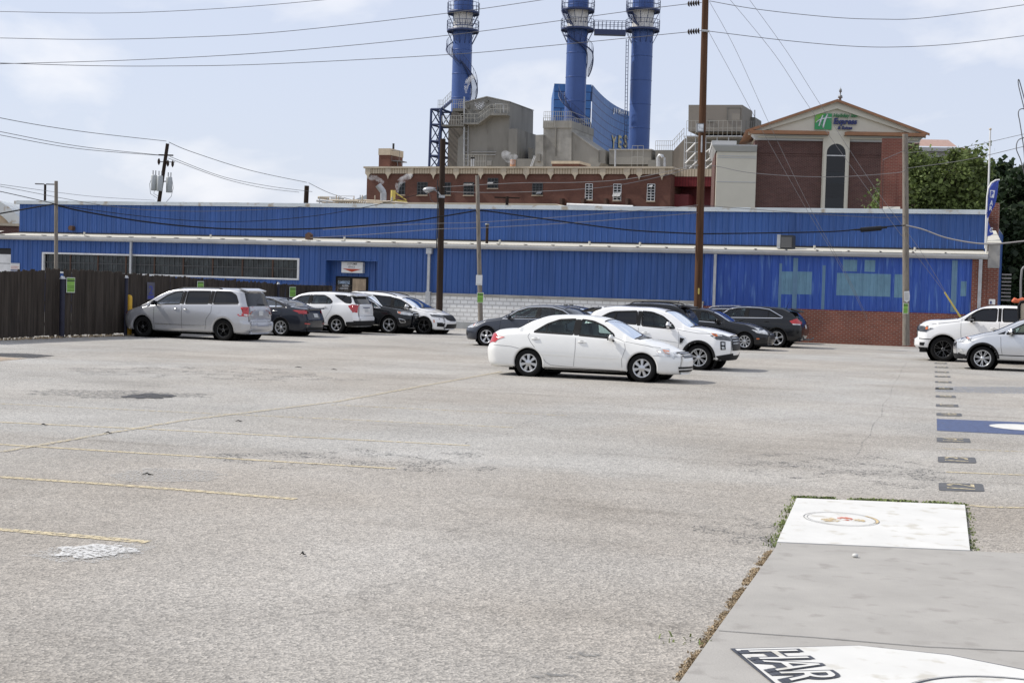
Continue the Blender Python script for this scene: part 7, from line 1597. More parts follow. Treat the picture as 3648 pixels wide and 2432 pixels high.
c.patch('lower_intake', [(-.62, .38), (.62, .38), (.56, .26), (-.56, .26)], 'front', M['black_plastic'], .006); c.strip('intake_bar', [(-.6, .32), (.6, .32)], 'car_white_old', .02, .012, (1,), 'front')
c.patch('number_plate', [(-.16, .88), (.16, .88), (.16, .74), (-.16, .74)], 'rear', M['plate'], .01); c.obj('exhaust', MB().cyl((.12, .45, .24), (.75, .45, .25), .05), 'rust_post')
c.obj('rear_undertray', MB().box(.15, .8, -.62, .62, .19, .27), 'well'); c.strip('wiper_cowl', [(3.66, -.62), (3.70, 0), (3.66, .62)], 'black', .06, .006, (1,), 'top')
# --- white compact crossover -------------------------------------------------
NOSE_U = [(.2, .16), (.40, .03), (.6, .0), (.8, .03), (.95, .10), (1.15, .28)]
TAIL_U = [(.25, .10), (.42, .0), (.65, .02), (.95, .06), (1.2, .14), (1.45, .32), (1.65, .50)]
c = Car('white_crossover', 'white compact crossover with dark arch cladding, partly behind the closest white sedan', 'car', ('f', 2488, 1318), 1, dict(
    L=4.36, W=1.81, xr=.82, xf=3.45, r=.345, rim=.235, ra=.415, z0=.28, paint='car_white', tb=.30, crown=.05, ex=3.2, cF=.30, cR=.15, arch='cladding', lip=.055, wheel=('double', 7, 'rim_silver'),
    top=[(0, 1.50), (.25, 1.57), (.6, 1.635), (1.2, 1.66), (1.9, 1.65), (2.3, 1.60), (2.52, 1.55), (3.2, 1.17), (3.7, 1.12), (4.05, 1.05), (4.36, .97)],
    belt=[(0, 1.16), (1.2, 1.14), (1.8, 1.12), (2.7, 1.07), (3.3, 1.03), (4.36, .88)], ws=(2.44, 3.18), cab=(1.0, 2.85), nose=NOSE_U, tail=TAIL_U,
    win=[([(.58, 1.30), (.86, 1.46), (1.02, 1.505), (1.67, 1.54), (1.70, 1.17), (1.0, 1.20)], 'glass_dark'), ([(1.80, 1.54), (2.10, 1.52), (2.4, 1.42), (2.68, 1.22), (2.78, 1.09), (2.45, 1.10), (1.83, 1.14)], 'glass_clear')]))
c.strip('pillar', [(1.03, 1.19), (1.08, 1.50)], 'black', .05, .006); c.strip('pillar', [(1.75, 1.14), (1.745, 1.54)], 'black', .10, .005)
for pl in ([(1.75, 1.14), (1.77, .8), (1.75, .45)], [(2.84, 1.10), (2.90, .95), (2.90, .5), (2.88, .42)], [(2.72, 1.09), (3.4, 1.00), (3.75, .99)]): c.strip('panel_gap', pl, 'seam_grey' if False else M['seam_grey'], .010)
c.strip('crease_shade', [(1.1, .92), (2.2, .80), (2.88, .72)], M['shade_grey'] if 'shade_grey' in M else P('shade_grey', (.35, .35, .35), .6), .012, .002)  # crease is a painted grey line, its shade given as colour
c.strip('sill_cladding', [(1.25, .36), (3.02, .33)], 'cladding', .14, .012); c.handles([(1.97, .95), (1.15, .98)], 'car_white'); c.mirror(2.62, 1.19, 'car_white', 1.1, 'lens_dark')
both(c, 'headlight', [(3.78, 1.00), (4.05, .97), (4.28, .89), (4.28, .84), (3.95, .90)], 'side', 'lens_dark', .010); both(c, 'indicator', [(3.76, 1.01), (3.90, .99), (3.95, .92), (3.86, .93)], 'side', 'lens_amber', .014)
both(c, 'headlight', [(.45, .90), (.84, .95), (.84, .84), (.48, .80)], 'front', 'lens_dark', .010)
both(c, 'fog_lamp', [(4.02, .80), (4.14, .79), (4.16, .58), (4.04, .57)], 'side', 'black_plastic', .010); both(c, 'fog_lens', [(4.05, .77), (4.12, .76), (4.12, .70), (4.06, .70)], 'side', 'lens_clear', .016); both(c, 'fog_lens', [(4.06, .66), (4.12, .66), (4.13, .60), (4.07, .60)], 'side', 'lens_clear', .016)
c.patch('grille', [(-.45, .92), (.45, .92), (.52, .70), (.5, .55), (-.5, .55), (-.52, .70)], 'front', M['black_plastic'], .010); c.strip('chrome_wing', [(.50, .80), (.62, .66), (.58, .55)], 'chrome', .06, .016, (1, -1), 'front')
for k in range(3): c.strip('grille_bar', [(-.46, .74 + k * .07), (.46, .74 + k * .07)], 'chrome', .016, .018, (1,), 'front')
c.patch('lower_bumper', [(-.80, .42), (.80, .42), (.7, .29), (-.7, .29)], 'front', M['cladding'], .012); both(c, 'lower_bumper', [(3.92, .40), (4.30, .48), (4.30, .34), (3.95, .29)], 'side', 'cladding', .012)
both(c, 'air_vent', [(2.93, .86), (3.06, .84), (3.0, .74), (2.93, .70)], 'side', 'black_plastic', .008); c.strip('vent_trim', [(2.93, .88), (3.09, .86), (3.02, .73), (2.93, .68)], 'chrome', .02, .012)
c.patch('rear_glass', [(-.60, 1.45), (.60, 1.45), (.68, 1.15), (-.68, 1.15)], 'rear', M['glass_dark'], .006); both(c, 'taillight', [(.45, 1.10), (.85, 1.12), (.85, .98), (.5, 1.0)], 'rear', 'lens_red', .01)
c.obj('spoiler', MB().prism([(.02, 1.50), (.36, 1.60), (.42, 1.57), (.04, 1.455)], -.58, .58), 'black_plastic'); c.fin(.52, 'car_white'); c.strip('wiper_cowl', [(3.20, -.6), (3.24, 0), (3.20, .6)], 'black', .06, .006, (1,), 'top')
# --- silver minivan ---------------------------------------------------------
c = Car('silver_minivan', 'silver minivan with black wheels parked nose-in to the wooden fence', 'car', ('f', 511, 1200), -1, dict(
    L=5.15, W=1.99, xr=.97, xf=4.13, r=.355, rim=.235, ra=.42, z0=.24, paint='car_silver', tb=.24, crown=.075, ex=3.6, cF=.42, cR=.16, rz=1.0, lip=.06, wheel=('double', 5, 'rim_black'), flare=.03,
    top=[(0, 1.66), (.3, 1.74), (.8, 1.765), (1.6, 1.765), (2.8, 1.735), (3.16, 1.68), (3.5, 1.55), (4.20, 1.17), (4.65, 1.05), (5.0, .95), (5.15, .88)],
    belt=[(0, 1.19), (1.4, 1.18), (2.6, 1.14), (3.6, 1.10), (4.3, .98), (5.15, .78)], ws=(3.16, 4.14), cab=(1.2, 3.8), nose=NOSE_U, tail=[(.25, .12), (.40, .01), (.62, .0), (.66, .08), (1.0, .10), (1.3, .20), (1.72, .36)],
    win=[([(3.66, 1.145), (3.60, 1.24), (3.26, 1.46), (2.94, 1.585), (2.63, 1.615), (2.68, 1.175), (3.5, 1.135)], 'glass_clear'), ([(2.46, 1.625), (1.56, 1.645), (1.58, 1.215), (2.50, 1.185)], 'glass_dark'), ([(1.38, 1.65), (.80, 1.645), (.58, 1.54), (.44, 1.26), (1.41, 1.225)], 'glass_dark')]))
c.strip('pillar', [(2.60, 1.18), (2.545, 1.62)], 'black', .12, .005); c.strip('pillar', [(1.50, 1.215), (1.47, 1.65)], 'black', .13, .005); both(c, 'quarter_glass', [(3.68, 1.13), (4.02, 1.03), (3.92, 1.12), (3.72, 1.235)], 'side', 'glass_dark', .005)
for pl in ([(2.60, 1.17), (2.58, .8), (2.56, .30)], [(1.44, 1.2), (1.44, .95), (1.62, .70), (1.66, .32)], [(3.70, 1.10), (3.68, .8), (3.64, .32)], [(1.44, 1.20), (.44, 1.23)]): c.strip('panel_gap', pl, 'seam', .012)
c.strip('chrome_molding', [(1.60, .475), (3.62, .485)], 'chrome', .035, .014); c.handles([(2.42, 1.0), (2.80, 1.01)], 'chrome', .22); c.mirror(3.62, 1.20, 'black_plastic', 1.0)
both(c, 'taillight', [(.08, 1.15), (.27, 1.15), (.24, .89), (.08, .84)], 'side', 'lens_red', .012); both(c, 'taillight', [(.72, 1.15), (.97, 1.15), (.97, .84), (.78, .84)], 'rear', 'lens_red', .012); both(c, 'reversing_lamp', [(.10, .90), (.22, .92), (.22, .87), (.10, .84)], 'side', 'lens_clear', .018)
c.patch('rear_glass', [(-.66, 1.60), (.66, 1.60), (.74, 1.18), (-.74, 1.18)], 'rear', M['glass_dark'], .008); c.patch('number_plate', [(-.16, 1.02), (.16, 1.02), (.16, .86), (-.16, .86)], 'rear', M['plate'], .012); c.strip('tailgate_gap', [(-.78, 1.12), (-.76, .66), (.76, .66), (.78, 1.12)], 'seam', .014, .004, (1,), 'rear')
c.strip('bumper_highlight', [(-.9, .36), (.9, .36)], 'chrome', .018, .006, (1,), 'rear'); c.obj('spoiler', MB().prism([(.24, 1.70), (.55, 1.775), (.6, 1.74), (.26, 1.66)], -.62, .62), 'car_silver'); c.strip('wiper', [(-.35, 1.22), (.1, 1.24)], 'black', .03, .02, (1,), 'rear')
both(c, 'headlight', [(5.0, .90), (4.80, .96), (4.86, .80), (5.0, .76)], 'side', 'lens_amber', .010); c.rails(1.2, 2.9, 'black_plastic', .035, .66)
both(c, 'fuel_door', [(1.18 + .085 * math.cos(t), 1.0 + .085 * math.sin(t)) for t in [k * math.pi / 8 for k in range(16)]], 'side', 'car_silver', .004); c.strip('wiper', [(3.9, .3), (4.1, -.3)], 'black', .03, .02, (1,), 'top')
# --- dark fastback sedan -----------------------------------------------------
c = Car('dark_sedan', 'dark blue-grey sedan with chrome roof line, tail toward us, beside the silver minivan', 'car', ('r', 1002, 1197), -1, dict(
    L=4.85, W=1.83, xr=1.05, xf=3.85, r=.33, rim=.235, ra=.375, z0=.20, paint='car_ink', tb=.46, crown=.05, ex=2.8, cF=.4, cR=.22, lip=.025, wheel=('double', 7, 'rim_silver'),
    top=[(0, 1.03), (.15, 1.07), (.45, 1.10), (1.1, 1.33), (1.6, 1.43), (2.1, 1.455), (2.7, 1.41), (3.5, 1.03), (4.2, .90), (4.85, .70)],
    belt=[(0, .97), (.8, 1.05), (2, 1.00), (3.4, .92), (4.85, .62)], ws=(2.72, 3.46), bl=(.55, 1.28), cab=(1.2, 3.1), nose=NOSE_S, tail=TAIL_S, wtrim='black', darkrear=True,
    win=[([(.92, 1.09), (1.20, 1.24), (1.5, 1.34), (1.8, 1.385), (2.05, 1.38), (2.1, 1.02), (1.1, 1.06)], 'glass_clear'), ([(2.15, 1.375), (2.5, 1.33), (2.95, 1.06), (2.95, .98), (2.2, 1.02)], 'glass_clear')]))
c.strip('chrome_trim', [(.62, 1.13), (.92, 1.215), (1.2, 1.295), (1.5, 1.37), (1.8, 1.41), (2.2, 1.41)], 'chrome', .035, .007); c.strip('window_post', [(1.30, 1.06), (1.36, 1.27)], 'black', .03, .006)
for pl in ([(2.1, 1.02), (2.1, .6), (2.06, .3)], [(1.1, 1.04), (1.0, .9), (1.35, .5), (1.45, .3)]): c.strip('panel_gap', pl, 'black', .01)
both(c, 'taillight', [(.05, .99), (.50, .985), (.58, .975), (.35, .90), (.05, .86)], 'side', 'lens_red', .010); both(c, 'taillight', [(.55, .98), (.86, .98), (.86, .86), (.60, .85)], 'rear', 'lens_red', .010)
c.patch('number_plate', [(-.16, .86), (.16, .86), (.16, .72), (-.16, .72)], 'rear', M['plate'], .012); both(c, 'rear_reflector', [(.5, .50), (.78, .52), (.78, .48), (.5, .46)], 'rear', 'lens_red', .008); c.patch('diffuser', [(-.7, .34), (.7, .34), (.6, .24), (-.6, .24)], 'rear', M['cladding'], .01); c.handles([(1.3, .93), (2.4, .93)], 'chrome'); c.fin(1.25, 'car_ink')
c.obj('bootlid_lip', MB().prism([(-.0, 1.02), (.02, 1.075), (.16, 1.075)], -.6, .6), 'car_ink')
# --- white crossover (tail) --------------------------------------------------
c = Car('white_suv', 'white mid-size crossover with teardrop red taillights, tail toward us, in the far left row', 'car', ('r', 1199.6, 1188), -1, dict(
    L=4.77, W=1.84, xr=.97, xf=3.83, r=.35, rim=.225, ra=.42, z0=.30, paint='car_white', tb=.30, crown=.05, ex=3.2, cF=.35, cR=.18, lip=.03, wheel=('double', 5, 'rim_silver'), seat='seat_grey',
    top=[(0, 1.50), (.3, 1.58), (.8, 1.64), (1.6, 1.665), (2.3, 1.64), (2.65, 1.58), (3.5, 1.16), (4.2, 1.05), (4.77, .92)],
    belt=[(0, 1.18), (1.2, 1.15), (2.2, 1.11), (3.4, 1.02), (4.77, .82)], ws=(2.66, 3.42), cab=(1.2, 3.0), nose=NOSE_U, tail=[(.3, .10), (.45, .0), (.65, .0), (.72, .05), (1.1, .08), (1.35, .22), (1.6, .42)],
    win=[([(2.12, 1.51), (1.60, 1.52), (1.33, 1.40), (1.19, 1.26), (1.25, 1.19), (2.16, 1.16)], 'glass_clear'), ([(3.08, 1.15), (3.04, 1.25), (2.71, 1.44), (2.24, 1.51), (2.30, 1.16)], 'glass_clear'), ([(1.16, 1.54), (.42, 1.52), (.36, 1.22), (.62, 1.24)], 'glass_dark')]))
c.strip('pillar', [(2.23, 1.15), (2.18, 1.52)], 'black', .11, .005); c.strip('window_post', [(1.46, 1.18), (1.44, 1.44)], 'black', .03, .006)
for pl in ([(2.23, 1.14), (2.2, .45)], [(1.17, 1.2), (1.22, .95), (1.45, .6)]): c.strip('panel_gap', pl, M['seam_grey'], .010)
both(c, 'taillight', [(.12, 1.17), (.32, 1.18), (.48, 1.12), (.28, .90), (.12, .86)], 'side', 'lens_red', .012); both(c, 'taillight', [(.70, 1.16), (.88, 1.16), (.88, .86), (.80, .9)], 'rear', 'lens_red', .012)
c.patch('rear_glass', [(-.66, 1.50), (.66, 1.50), (.74, 1.20), (-.74, 1.20)], 'rear', M['glass_dark'], .008); c.patch('number_plate', [(-.16, 1.02), (.16, 1.02), (.16, .88), (-.16, .88)], 'rear', M['plate'], .012); c.strip('chrome_bar', [(-.32, 1.06), (.32, 1.06)], 'chrome', .035, .012, (1,), 'rear'); c.strip('tailgate_gap', [(-.72, 1.15), (-.66, .72), (.66, .72), (.72, 1.15)], 'seam', .012, .004, (1,), 'rear')
c.patch('lower_bumper', [(-.88, .54), (.88, .54), (.85, .33), (-.85, .33)], 'rear', M['cladding'], .012); both(c, 'lower_bumper', [(.06, .52), (.54, .48), (.54, .32), (.1, .33)], 'side', 'cladding', .012); c.strip('sill_cladding', [(1.4, .37), (3.4, .37)], 'cladding', .13, .010)
c.handles([(1.48, 1.04), (2.42, 1.03)], 'car_white'); c.obj('spoiler', MB().prism([(.20, 1.53), (.5, 1.62), (.55, 1.59), (.24, 1.50)], -.6, .6), 'car_white'); c.antenna(.9)
# --- black crossover (nose right) -------------------------------------------
c = Car('black_crossover', 'black crossover with three-bar chrome grille facing right in the far left row', 'car', ('f', 1386.4, 1187.5), 1, dict(
    L=4.78, W=1.93, xr=.93, xf=3.77, r=.36, rim=.255, ra=.415, z0=.26, paint='car_black', tb=.30, crown=.05, ex=3.0, cF=.38, cR=.16, lip=.03, wheel=('double', 5, 'rim_silver'),
    top=[(0, 1.50), (.4, 1.60), (1.2, 1.66), (2.0, 1.63), (2.6, 1.53), (3.45, 1.13), (4.2, 1.04), (4.6, .96), (4.78, .90)],
    belt=[(0, 1.18), (1.5, 1.13), (2.5, 1.07), (3.5, 1.00), (4.78, .80)], ws=(2.55, 3.42), cab=(1.2, 3.0), nose=NOSE_U, tail=TAIL_U, wtrim='black',
    win=[([(1.85, 1.52), (2.34, 1.48), (2.62, 1.40), (3.03, 1.22), (3.28, 1.06), (2.71, 1.06), (1.9, 1.12)], 'glass_clear'), ([(1.75, 1.53), (1.0, 1.50), (.6, 1.3), (.8, 1.2), (1.78, 1.14)], 'glass_dark')]))
c.strip('chrome_trim', [(1.9, 1.545), (2.34, 1.505), (2.62, 1.435), (3.03, 1.26), (3.36, 1.045), (1.9, 1.09)], 'chrome', .028, .008); c.mirror(3.0, 1.15, 'car_black', 1.15, 'chrome')
both(c, 'headlight', [(4.10, .93), (4.45, .90), (4.62, .84), (4.62, .76), (4.3, .81), (4.16, .85)], 'side', 'lens_clear', .010); both(c, 'headlight', [(.5, .84), (.9, .92), (.9, .80), (.55, .77)], 'front', 'lens_clear', .010); both(c, 'indicator', [(4.14, .915), (4.26, .90), (4.28, .84), (4.18, .855)], 'side', 'lens_amber', .014)
c.patch('grille', [(-.5, .92), (.5, .92), (.55, .78), (.4, .55), (-.4, .55), (-.55, .78)], 'front', M['black_plastic'], .008)
for k, z in enumerate((.87, .78, .69, .60)): c.strip('grille_bar', [(-.5 + k * .03, z), (.5 - k * .03, z)], 'chrome', .028, .016, (1,), 'front')
c.strip('fog_lamp_ring', [(.58, .62), (.80, .58), (.80, .46), (.64, .46), (.58, .62)], 'chrome', .022, .012, (1,), 'front'); c.strip('fog_lamp_ring', [(4.22, .64), (4.45, .58), (4.47, .48), (4.30, .47), (4.22, .64)], 'chrome', .02, .012)
c.patch('skid_plate', [(-.5, .34), (.5, .34), (.4, .28), (-.4, .28)], 'front', M['chrome'], .012); c.strip('sill_trim', [(1.4, .36), (3.3, .34)], 'chrome', .02, .01); c.strip('panel_gap', [(3.25, 1.0), (3.3, .7), (3.28, .3)], 'seam', .01); c.rails(.7, 2.2, 'black_plastic', .03, .62)
# --- white minivan nose right ------------------------------------------------
c = Car('white_minivan', 'white minivan with black grille and black wheels, right end of the far left row', 'car', ('f', 1510.7, 1190), 1, dict(
    L=5.17, W=2.0, xr=1.02, xf=4.20, r=.355, rim=.25, ra=.41, z0=.20, paint='car_white', tb=.27, crown=.06, ex=2.8, cF=.50, cR=.16, lip=.03, wheel=('double', 5, 'rim_black'), seat='seat_grey',
    top=[(0, 1.60), (.5, 1.70), (1.4, 1.72), (2.2, 1.68), (2.8, 1.57), (3.15, 1.46), (3.95, 1.09), (4.46, 1.0), (4.9, .88), (5.17, .78)],
    belt=[(0, 1.16), (2.5, 1.08), (3.6, 1.0), (4.3, .93), (5.17, .70)], ws=(3.08, 3.92), cab=(1.2, 3.5), nose=NOSE_S, tail=TAIL_U,
    win=[([(2.75, 1.47), (3.06, 1.40), (3.46, 1.20), (3.66, 1.06), (2.76, 1.09)], 'glass_clear'), ([(2.65, 1.50), (1.75, 1.56), (1.75, 1.18), (2.66, 1.11)], 'glass_dark')]))
c.mirror(3.46, 1.13, 'car_white', 1.15); c.strip('pillar', [(2.70, 1.09), (2.70, 1.49)], 'black', .1, .005); c.rails(1.0, 2.8, 'black_plastic', .03, .66); both(c, 'quarter_glass', [(3.72, 1.06), (3.86, 1.05), (3.68, 1.17)], 'side', 'glass_dark', .006)
both(c, 'headlight', [(4.55, .83), (4.95, .80), (5.0, .74), (4.72, .73)], 'side', 'lens_dark', .010); both(c, 'headlight', [(.5, .73), (.92, .83), (.92, .74), (.55, .68)], 'front', 'lens_dark', .010)
c.patch('grille', [(-.55, .80), (.55, .80), (.48, .62), (.3, .56), (-.3, .56), (-.48, .62)], 'front', M['black_plastic'], .012); both(c, 'fog_lamp', [(.62, .46), (.88, .48), (.88, .34), (.66, .32)], 'front', 'black_plastic', .010); both(c, 'fog_lamp', [(4.76, .50), (4.95, .50), (4.96, .36), (4.78, .34)], 'side', 'black_plastic', .010)
c.patch('lower_intake', [(-.52, .44), (.52, .44), (.6, .26), (-.6, .26)], 'front', M['black_plastic'], .010); both(c, 'side_marker', [(4.62, .62), (4.66, .60), (4.68, .50), (4.64, .50)], 'side', 'lens_amber', .012)
for pl in ([(2.70, 1.08), (2.68, .3)], [(3.78, 1.0), (3.75, .6), (3.7, .3)], [(3.9, 1.02), (4.6, .88)]): c.strip('panel_gap', pl, M['seam_grey'], .010)
c.strip('wiper_cowl', [(3.95, -.66), (4.0, 0), (3.95, .66)], 'black', .07, .006, (1,), 'top')
# --- slate sedan facing left -------------------------------------------------
SL_ = dict(L=5.09, W=1.85, xr=1.26, xf=4.07, r=.335, rim=.225, ra=.385, z0=.20, paint='car_slate', tb=.44, crown=.05, ex=2.6, cF=.42, cR=.22, lip=.03, wheel=('wide', 5, 'rim_silver'), seat='seat_grey',
    top=[(0, 1.04), (.4, 1.09), (.7, 1.12), (1.2, 1.38), (1.7, 1.48), (2.2, 1.49), (2.6, 1.46), (3.0, 1.34), (3.75, 1.0), (4.3, .92), (4.7, .84), (5.0, .72), (5.09, .66)],
    belt=[(0, .96), (1, 1.03), (2.5, 1.02), (3.4, .96), (4.2, .84), (5.09, .58)], ws=(2.92, 3.70), bl=(.74, 1.30), cab=(1.3, 3.3), nose=NOSE_S, tail=TAIL_S, darkrear=True,
    win=[([(3.36, .98), (3.24, 1.08), (2.98, 1.24), (2.62, 1.36), (2.24, 1.395), (2.30, 1.03)], 'glass_clear'), ([(2.14, 1.395), (1.8, 1.395), (1.42, 1.32), (1.1, 1.15), (1.12, 1.07), (2.16, 1.045)], 'glass_clear')])
c = Car('slate_sedan', 'dark slate sedan with bright five-spoke wheels facing left behind the white sedan', 'car', ('f', 1734, 1232), -1, SL_)
c.strip('chrome_trim', [(3.50, .97), (3.28, 1.085), (3.0, 1.27), (2.64, 1.39), (2.2, 1.425), (1.75, 1.42), (1.35, 1.33), (1.05, 1.17)], 'chrome', .022, .008); c.strip('chrome_trim', [(3.50, .965), (2.3, 1.0), (1.1, 1.04)], 'chrome', .018, .008); c.strip('pillar', [(2.23, 1.03), (2.19, 1.40)], 'black', .08, .006)
c.mirror(3.22, 1.04, 'car_slate', .95); both(c, 'headlight', [(4.98, .66), (4.90, .74), (4.66, .82), (4.47, .77), (4.54, .67), (4.8, .645)], 'side', 'lens_clear', .012); both(c, 'headlight', [(.5, .66), (.84, .76), (.84, .62), (.52, .60)], 'front', 'lens_clear', .012); both(c, 'indicator', [(4.56, .77), (4.66, .78), (4.62, .69), (4.56, .69)], 'side', 'lens_amber', .016)
c.patch('grille', [(-.42, .68), (.42, .68), (.42, .56), (-.42, .56)], 'front', M['black_plastic'], .01); both(c, 'fog_lamp', [(4.83, .42), (4.95, .44), (4.96, .36), (4.86, .34)], 'side', 'black_plastic', .008)
for pl in ([(3.55, .95), (3.58, .6), (3.52, .3)], [(2.22, 1.02), (2.2, .3)]): c.strip('panel_gap', pl, 'black', .010)
c.handles([(2.45, .90)], 'car_slate'); c.strip('wiper_cowl', [(3.76, -.6), (3.80, 0), (3.76, .6)], 'black', .06, .006, (1,), 'top')
# --- dark sedan hidden behind it ----------------------------------------------
S2 = dict(SL_); S2.update(paint='car_ink', wheel=('single', 7, 'rim_silver'), L=4.8, xr=1.05, xf=3.85, top=[(0, 1.06), (.4, 1.10), (.7, 1.12), (1.2, 1.32), (1.7, 1.42), (2.2, 1.43), (2.6, 1.39), (3.0, 1.27), (3.6, 1.0), (4.2, .90), (4.8, .68)], ws=(2.72, 3.5), cab=(1.3, 3.1), win=[([(3.1, .99), (2.9, 1.14), (2.5, 1.30), (2.1, 1.33), (2.1, 1.03)], 'glass_clear'), ([(2.0, 1.33), (1.6, 1.31), (1.15, 1.12), (1.15, 1.06), (2.0, 1.04)], 'glass_clear')])
c = Car('dark_sedan', 'dark blue sedan almost hidden behind the slate sedan, only its boot spoiler showing', 'car', ('r', 1905, 1219), 1, S2); c.obj('spoiler', MB().prism([(-.02, 1.10), (0, 1.16), (.30, 1.14), (.30, 1.11)], -.62, .62), 'car_ink'); both(c, 'taillight', [(.5, 1.0), (.86, 1.0), (.86, .84), (.55, .86)], 'rear', 'lens_red', .01)
# --- black SUV hidden behind the white crossover ------------------------------
S3 = dict(L=4.7, W=1.85, xr=.95, xf=3.7, r=.35, rim=.23, ra=.41, z0=.28, paint='car_black', tb=.28, crown=.05, ex=3.2, cF=.35, cR=.16, lip=.03, wheel=('single', 7, 'rim_silver'),
    top=[(0, 1.50), (.3, 1.58), (.9, 1.655), (1.6, 1.68), (2.2, 1.655), (2.6, 1.56), (3.4, 1.14), (4.2, 1.04), (4.7, .92)], belt=[(0, 1.18), (1.5, 1.15), (2.5, 1.10), (3.4, 1.02), (4.7, .82)], ws=(2.6, 3.35), cab=(1.2, 3.0), nose=NOSE_U, tail=TAIL_U,
    win=[([(2.95, 1.16), (2.6, 1.42), (2.15, 1.50), (2.2, 1.16)], 'glass_clear'), ([(2.05, 1.51), (1.2, 1.50), (1.15, 1.22), (2.1, 1.17)], 'glass_dark'), ([(1.1, 1.50), (.5, 1.45), (.45, 1.24), (1.08, 1.22)], 'glass_dark')])
c = Car('black_suv', 'black SUV with roof rails, only its roof showing above the white crossover', 'car', ('r', 2368, 1253), -1, S3); c.rails(.5, 2.3, 'black_plastic', .06, .60); c.obj('spoiler', MB().prism([(.12, 1.56), (.5, 1.63), (.55, 1.59), (.16, 1.52)], -.6, .6), 'black_plastic'); c.antenna(.75)
# --- black sedan facing right --------------------------------------------------
c = Car('black_sedan', 'small black sedan with silver hubcaps facing right beyond the white crossover', 'car', ('f', 2652, 1247), 1, dict(
    L=4.60, W=1.80, xr=.97, xf=3.66, r=.325, rim=.215, ra=.37, z0=.19, paint='car_black', tb=.42, crown=.05, ex=2.7, cF=.40, cR=.22, lip=.025, wheel=('single', 9, 'rim_silver'), seat='seat_grey',
    top=[(0, 1.06), (.35, 1.12), (.8, 1.33), (1.22, 1.46), (1.75, 1.49), (2.1, 1.47), (2.5, 1.36), (3.2, 1.03), (3.8, .96), (4.25, .84), (4.48, .72), (4.6, .64)],
    belt=[(0, 1.0), (1.2, 1.06), (2.4, 1.0), (3.3, .94), (4.6, .6)], ws=(2.42, 3.16), bl=(.42, .95), cab=(1.1, 2.85), nose=NOSE_S, tail=TAIL_S,
    win=[([(.98, 1.18), (1.15, 1.31), (1.38, 1.38), (1.79, 1.40), (1.80, 1.05), (1.2, 1.08)], 'glass_clear'), ([(1.93, 1.395), (2.24, 1.36), (2.6, 1.17), (2.76, 1.03), (2.76, .99), (1.93, 1.03)], 'glass_clear')]))
c.strip('chrome_trim', [(1.15, 1.045), (1.9, 1.01), (2.78, .965)], 'chrome', .022, .008); c.strip('pillar', [(1.86, 1.04), (1.86, 1.40)], 'black', .08, .006); c.mirror(2.66, 1.04, 'black_plastic', 1.1)
both(c, 'headlight', [(3.95, .84), (4.20, .79), (4.42, .66), (4.40, .62), (4.2, .68)], 'side', 'lens_clear', .012); both(c, 'headlight', [(.48, .66), (.82, .76), (.82, .64), (.5, .58)], 'front', 'lens_clear', .012); both(c, 'side_marker', [(4.10, .46), (4.20, .46), (4.20, .42), (4.10, .42)], 'side', 'lens_amber', .012)
c.patch('grille', [(-.4, .68), (.4, .68), (.36, .42), (-.36, .42)], 'front', M['black_plastic'], .008); c.strip('grille_bar', [(-.4, .60), (.4, .60)], 'chrome', .02, .014, (1,), 'front'); c.antenna(.85, 'black', .22); c.strip('wiper_cowl', [(3.22, -.6), (3.26, 0), (3.22, .6)], 'black', .05, .006, (1,), 'top')
for pl in ([(1.86, 1.0), (1.84, .3)], [(2.9, .96), (2.95, .6), (2.9, .3)]): c.strip('panel_gap', pl, 'seam', .009)
# --- black wagon-crossover facing left with hitch --------------------------------
c = Car('black_wagon', 'black wagon-like crossover with chrome window outline and a rear tow hitch', 'car', ('r', 2766, 1237.4), -1, dict(
    L=4.80, W=1.90, xr=1.0, xf=3.78, r=.365, rim=.26, ra=.42, z0=.26, paint='car_black', tb=.34, crown=.05, ex=2.8, cF=.4, cR=.22, lip=.03, wheel=('wide', 5, 'rim_silver'), seat='seat',
    top=[(0, 1.38), (.3, 1.46), (.86, 1.555), (1.66, 1.60), (2.46, 1.60), (2.8, 1.54), (3.6, 1.12), (4.3, 1.0), (4.80, .82)],
    belt=[(0, 1.10), (1.2, 1.14), (2.4, 1.10), (3.5, 1.02), (4.8, .76)], ws=(2.84, 3.56), cab=(1.2, 3.2), nose=NOSE_U, tail=[(.3, .12), (.45, .0), (.7, .0), (.95, .05), (1.15, .18), (1.42, .45)], darkrear=True,
    win=[([(3.22, 1.13), (3.15, 1.26), (2.9, 1.42), (2.6, 1.48), (2.27, 1.50), (2.30, 1.14)], 'glass_clear'), ([(2.16, 1.50), (1.75, 1.49), (1.36, 1.45), (.92, 1.22), (.95, 1.18), (2.18, 1.14)], 'glass_dark')]))
c.strip('chrome_trim', [(3.32, 1.11), (3.17, 1.28), (2.92, 1.45), (2.6, 1.52), (2.2, 1.54), (1.75, 1.53), (1.34, 1.48), (.80, 1.20), (.82, 1.155), (3.3, 1.10)], 'chrome', .024, .008); c.strip('pillar', [(2.23, 1.14), (2.21, 1.51)], 'black', .1, .006); c.strip('window_post', [(1.38, 1.16), (1.36, 1.45)], 'black', .04, .006)
both(c, 'taillight', [(.10, 1.02), (.26, 1.15), (.52, 1.05), (.42, .96), (.10, .93)], 'side', 'lens_red', .012); both(c, 'taillight', [(.6, 1.08), (.86, 1.12), (.86, .93), (.6, .95)], 'rear', 'lens_red', .012); both(c, 'reversing_lamp', [(.12, .945), (.40, .955), (.38, .915), (.12, .90)], 'side', 'lens_clear', .016)
